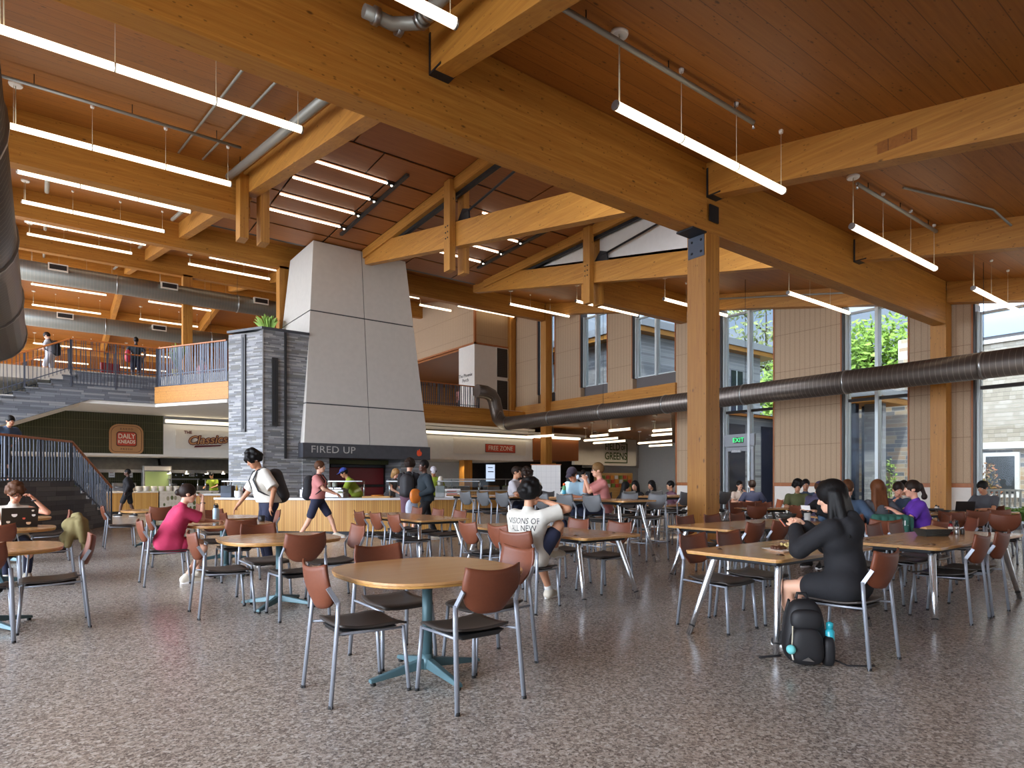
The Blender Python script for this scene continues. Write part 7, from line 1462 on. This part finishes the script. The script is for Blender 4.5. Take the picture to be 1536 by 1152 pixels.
def shrub(label, p, h, rad, mat, n=700, seed=2):
    rnd = random.Random(seed); t = thing('shrub', label, 'shrub', p, 0, 'shrubs outside'); leaves(n, rad, rnd, .07, h / rad / 2, 0., (0, 0, h / 2)).build('foliage', mat, t); MB().tube([(0, 0, 0), (0, 0, h * .6)], [.04, .02], 6).build('stem', M['bark'], t)
for i, (u, v) in enumerate(((23.2, 6.2), (23.3, 5.7), (23.6, 5.2), (23.9, 6.6), (24.2, 5.9))): shrub('low green shrub under the garden bench, %s along the bed' % ordn[i], (u, v, -.05), .6, .42, M['leaf'], 500, i)
shrub('slim bright sapling in front of the fieldstone wall', (27.5, 11.2, -.05), 2.3, .35, M['leaf'], 260, 9)
shrub('reddish leafed bush by the lower window of the shingled house', (29.0, 8.4, -.05), 2.2, .5, leafmat('red_leaves', srgb(170, 90, 56), srgb(110, 120, 60)), 420, 12)
shrub('green hedge plant beside the exit door glass', (23.6, 13.1, -.05), 2.0, .4, M['leaf'], 500, 13)
# indoor plants on the mezzanine
def potted(label, p, h, rad, seed, pot):
    rnd = random.Random(seed); t = thing('potted_plant', label, 'plant', p); MB().lathe([(.13, 0), (.2, .4), (.18, .4)], n=14).build('pot', pot, t); m = MB()
    for i in range(26):
        a = rnd.uniform(0, 6.28); r = rad * rnd.uniform(.4, 1); d = Vector((math.cos(a), math.sin(a), 0)); sd = Vector((-d.y, d.x, 0)) * .06; hh = h * rnd.uniform(.6, 1)
        m.add([Vector((0, 0, .38)) - sd * .3, Vector((0, 0, .38)) + sd * .3, d * r * .6 + Vector((0, 0, .4 + hh * .75)) + sd, d * r + Vector((0, 0, .4 + hh * .9)), d * r * .6 + Vector((0, 0, .4 + hh * .75)) - sd], [(0, 1, 2, 3, 4)])
    m.build('leaves', M['leaf'], t)
yp = plain('yellow_pot', srgb(200, 176, 40), .4)
potted('tall leafy plant in a yellow pot behind the mezzanine railing', (4.2, 27.0, MEZ), 1.1, .4, 4, yp)
potted('dark leafy plant on the ledge behind the timber post beside the chimney', (7.0, 24.9, 6.5 + .0), .9, .6, 6, M['black'])
struct('ledge_planter', MB().box(6.2, 24.3, MEZ, 8.0, 25.1, 6.5), M['white'])
# mezzanine seating glimpsed through the railing
for i, (u, v) in enumerate(((-1.2, 33), (.8, 33.5), (3.2, 33), (2.2, 30.4), (5.0, 31.5))):
    t = thing('lounge_chair', 'dark red lounge chair on the mezzanine, %s from the left behind the railing' % ordn[i], 'chair', (u, v, MEZ), i * 1.1, 'mezzanine lounge chairs')
    MB().box(-.35, -.35, .22, .35, .35, .44).build('seat', M['red'], t, bevel=.05); MB().box(-.35, .26, .4, .35, .4, .9).build('backrest', M['red'], t, bevel=.05)
    for sx in (-.3, .3):
        for sy in (-.3, .3): MB().tube([(sx, sy, 0), (sx, sy, .24)], .02, 6).build('leg', M['black'], t)
# ================================================================ LIGHT
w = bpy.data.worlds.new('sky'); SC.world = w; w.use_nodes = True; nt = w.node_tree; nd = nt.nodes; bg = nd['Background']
tc = nd.new('ShaderNodeTexCoord'); mp = nd.new('ShaderNodeMapping'); mp.inputs['Scale'].default_value = (1, 1, 2.6); nt.links.new(tc.outputs['Generated'], mp.inputs[0])
nz = nd.new('ShaderNodeTexNoise'); nz.inputs['Scale'].default_value = 2.6; nz.inputs['Detail'].default_value = 7; nz.inputs['Roughness'].default_value = .58; nt.links.new(mp.outputs[0], nz.inputs['Vector'])
rp = nd.new('ShaderNodeValToRGB'); nt.links.new(nz.outputs['Fac'], rp.inputs[0]); e = rp.color_ramp.elements; e[0].position = .36; e[0].color = (.52, .68, .93, 1); e[1].position = .58; e[1].color = (.93, .95, 1.0, 1)
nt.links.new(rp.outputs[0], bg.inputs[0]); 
gd = Vector((-.93, -.12, .34)).normalized(); dp = nd.new('ShaderNodeVectorMath'); dp.operation = 'DOT_PRODUCT'; nt.links.new(tc.outputs['Generated'], dp.inputs[0]); dp.inputs[1].default_value = gd  # added glow lobe low in the sky out of view, brightens left-facing sides
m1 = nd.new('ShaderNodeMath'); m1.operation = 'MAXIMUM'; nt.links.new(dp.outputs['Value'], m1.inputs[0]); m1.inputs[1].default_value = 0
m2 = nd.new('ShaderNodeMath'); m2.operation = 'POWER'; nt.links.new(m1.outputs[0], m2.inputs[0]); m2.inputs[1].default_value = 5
m3 = nd.new('ShaderNodeMath'); m3.operation = 'MULTIPLY_ADD'; nt.links.new(m2.outputs[0], m3.inputs[0]); m3.inputs[1].default_value = ADDED_GLOW; m3.inputs[2].default_value = WORLD; nt.links.new(m3.outputs[0], bg.inputs[1])
sun = bpy.data.lights.new('sun', 'SUN'); so = bpy.data.objects.new('sun', sun); C.objects.link(so); sun.energy = SUNE; sun.angle = R(2); sun.color = (1, .95, .86)
d = Vector((.5, .26, -1.0)).normalized(); so.rotation_euler = d.to_track_quat('-Z', 'Y').to_euler()
vs = SC.view_settings; vs.view_transform = 'Standard'; vs.look = 'None'; vs.exposure = EXPO; vs.gamma = 1; vs.use_curve_mapping = False
SC.cycles.max_bounces = 10; SC.cycles.diffuse_bounces = 5; SC.cycles.glossy_bounces = 4; SC.cycles.transparent_max_bounces = 12; SC.cycles.use_denoising = True
SC.cycles.caustics_reflective = False; SC.cycles.caustics_refractive = False; SC.cycles.sample_clamp_indirect = 6
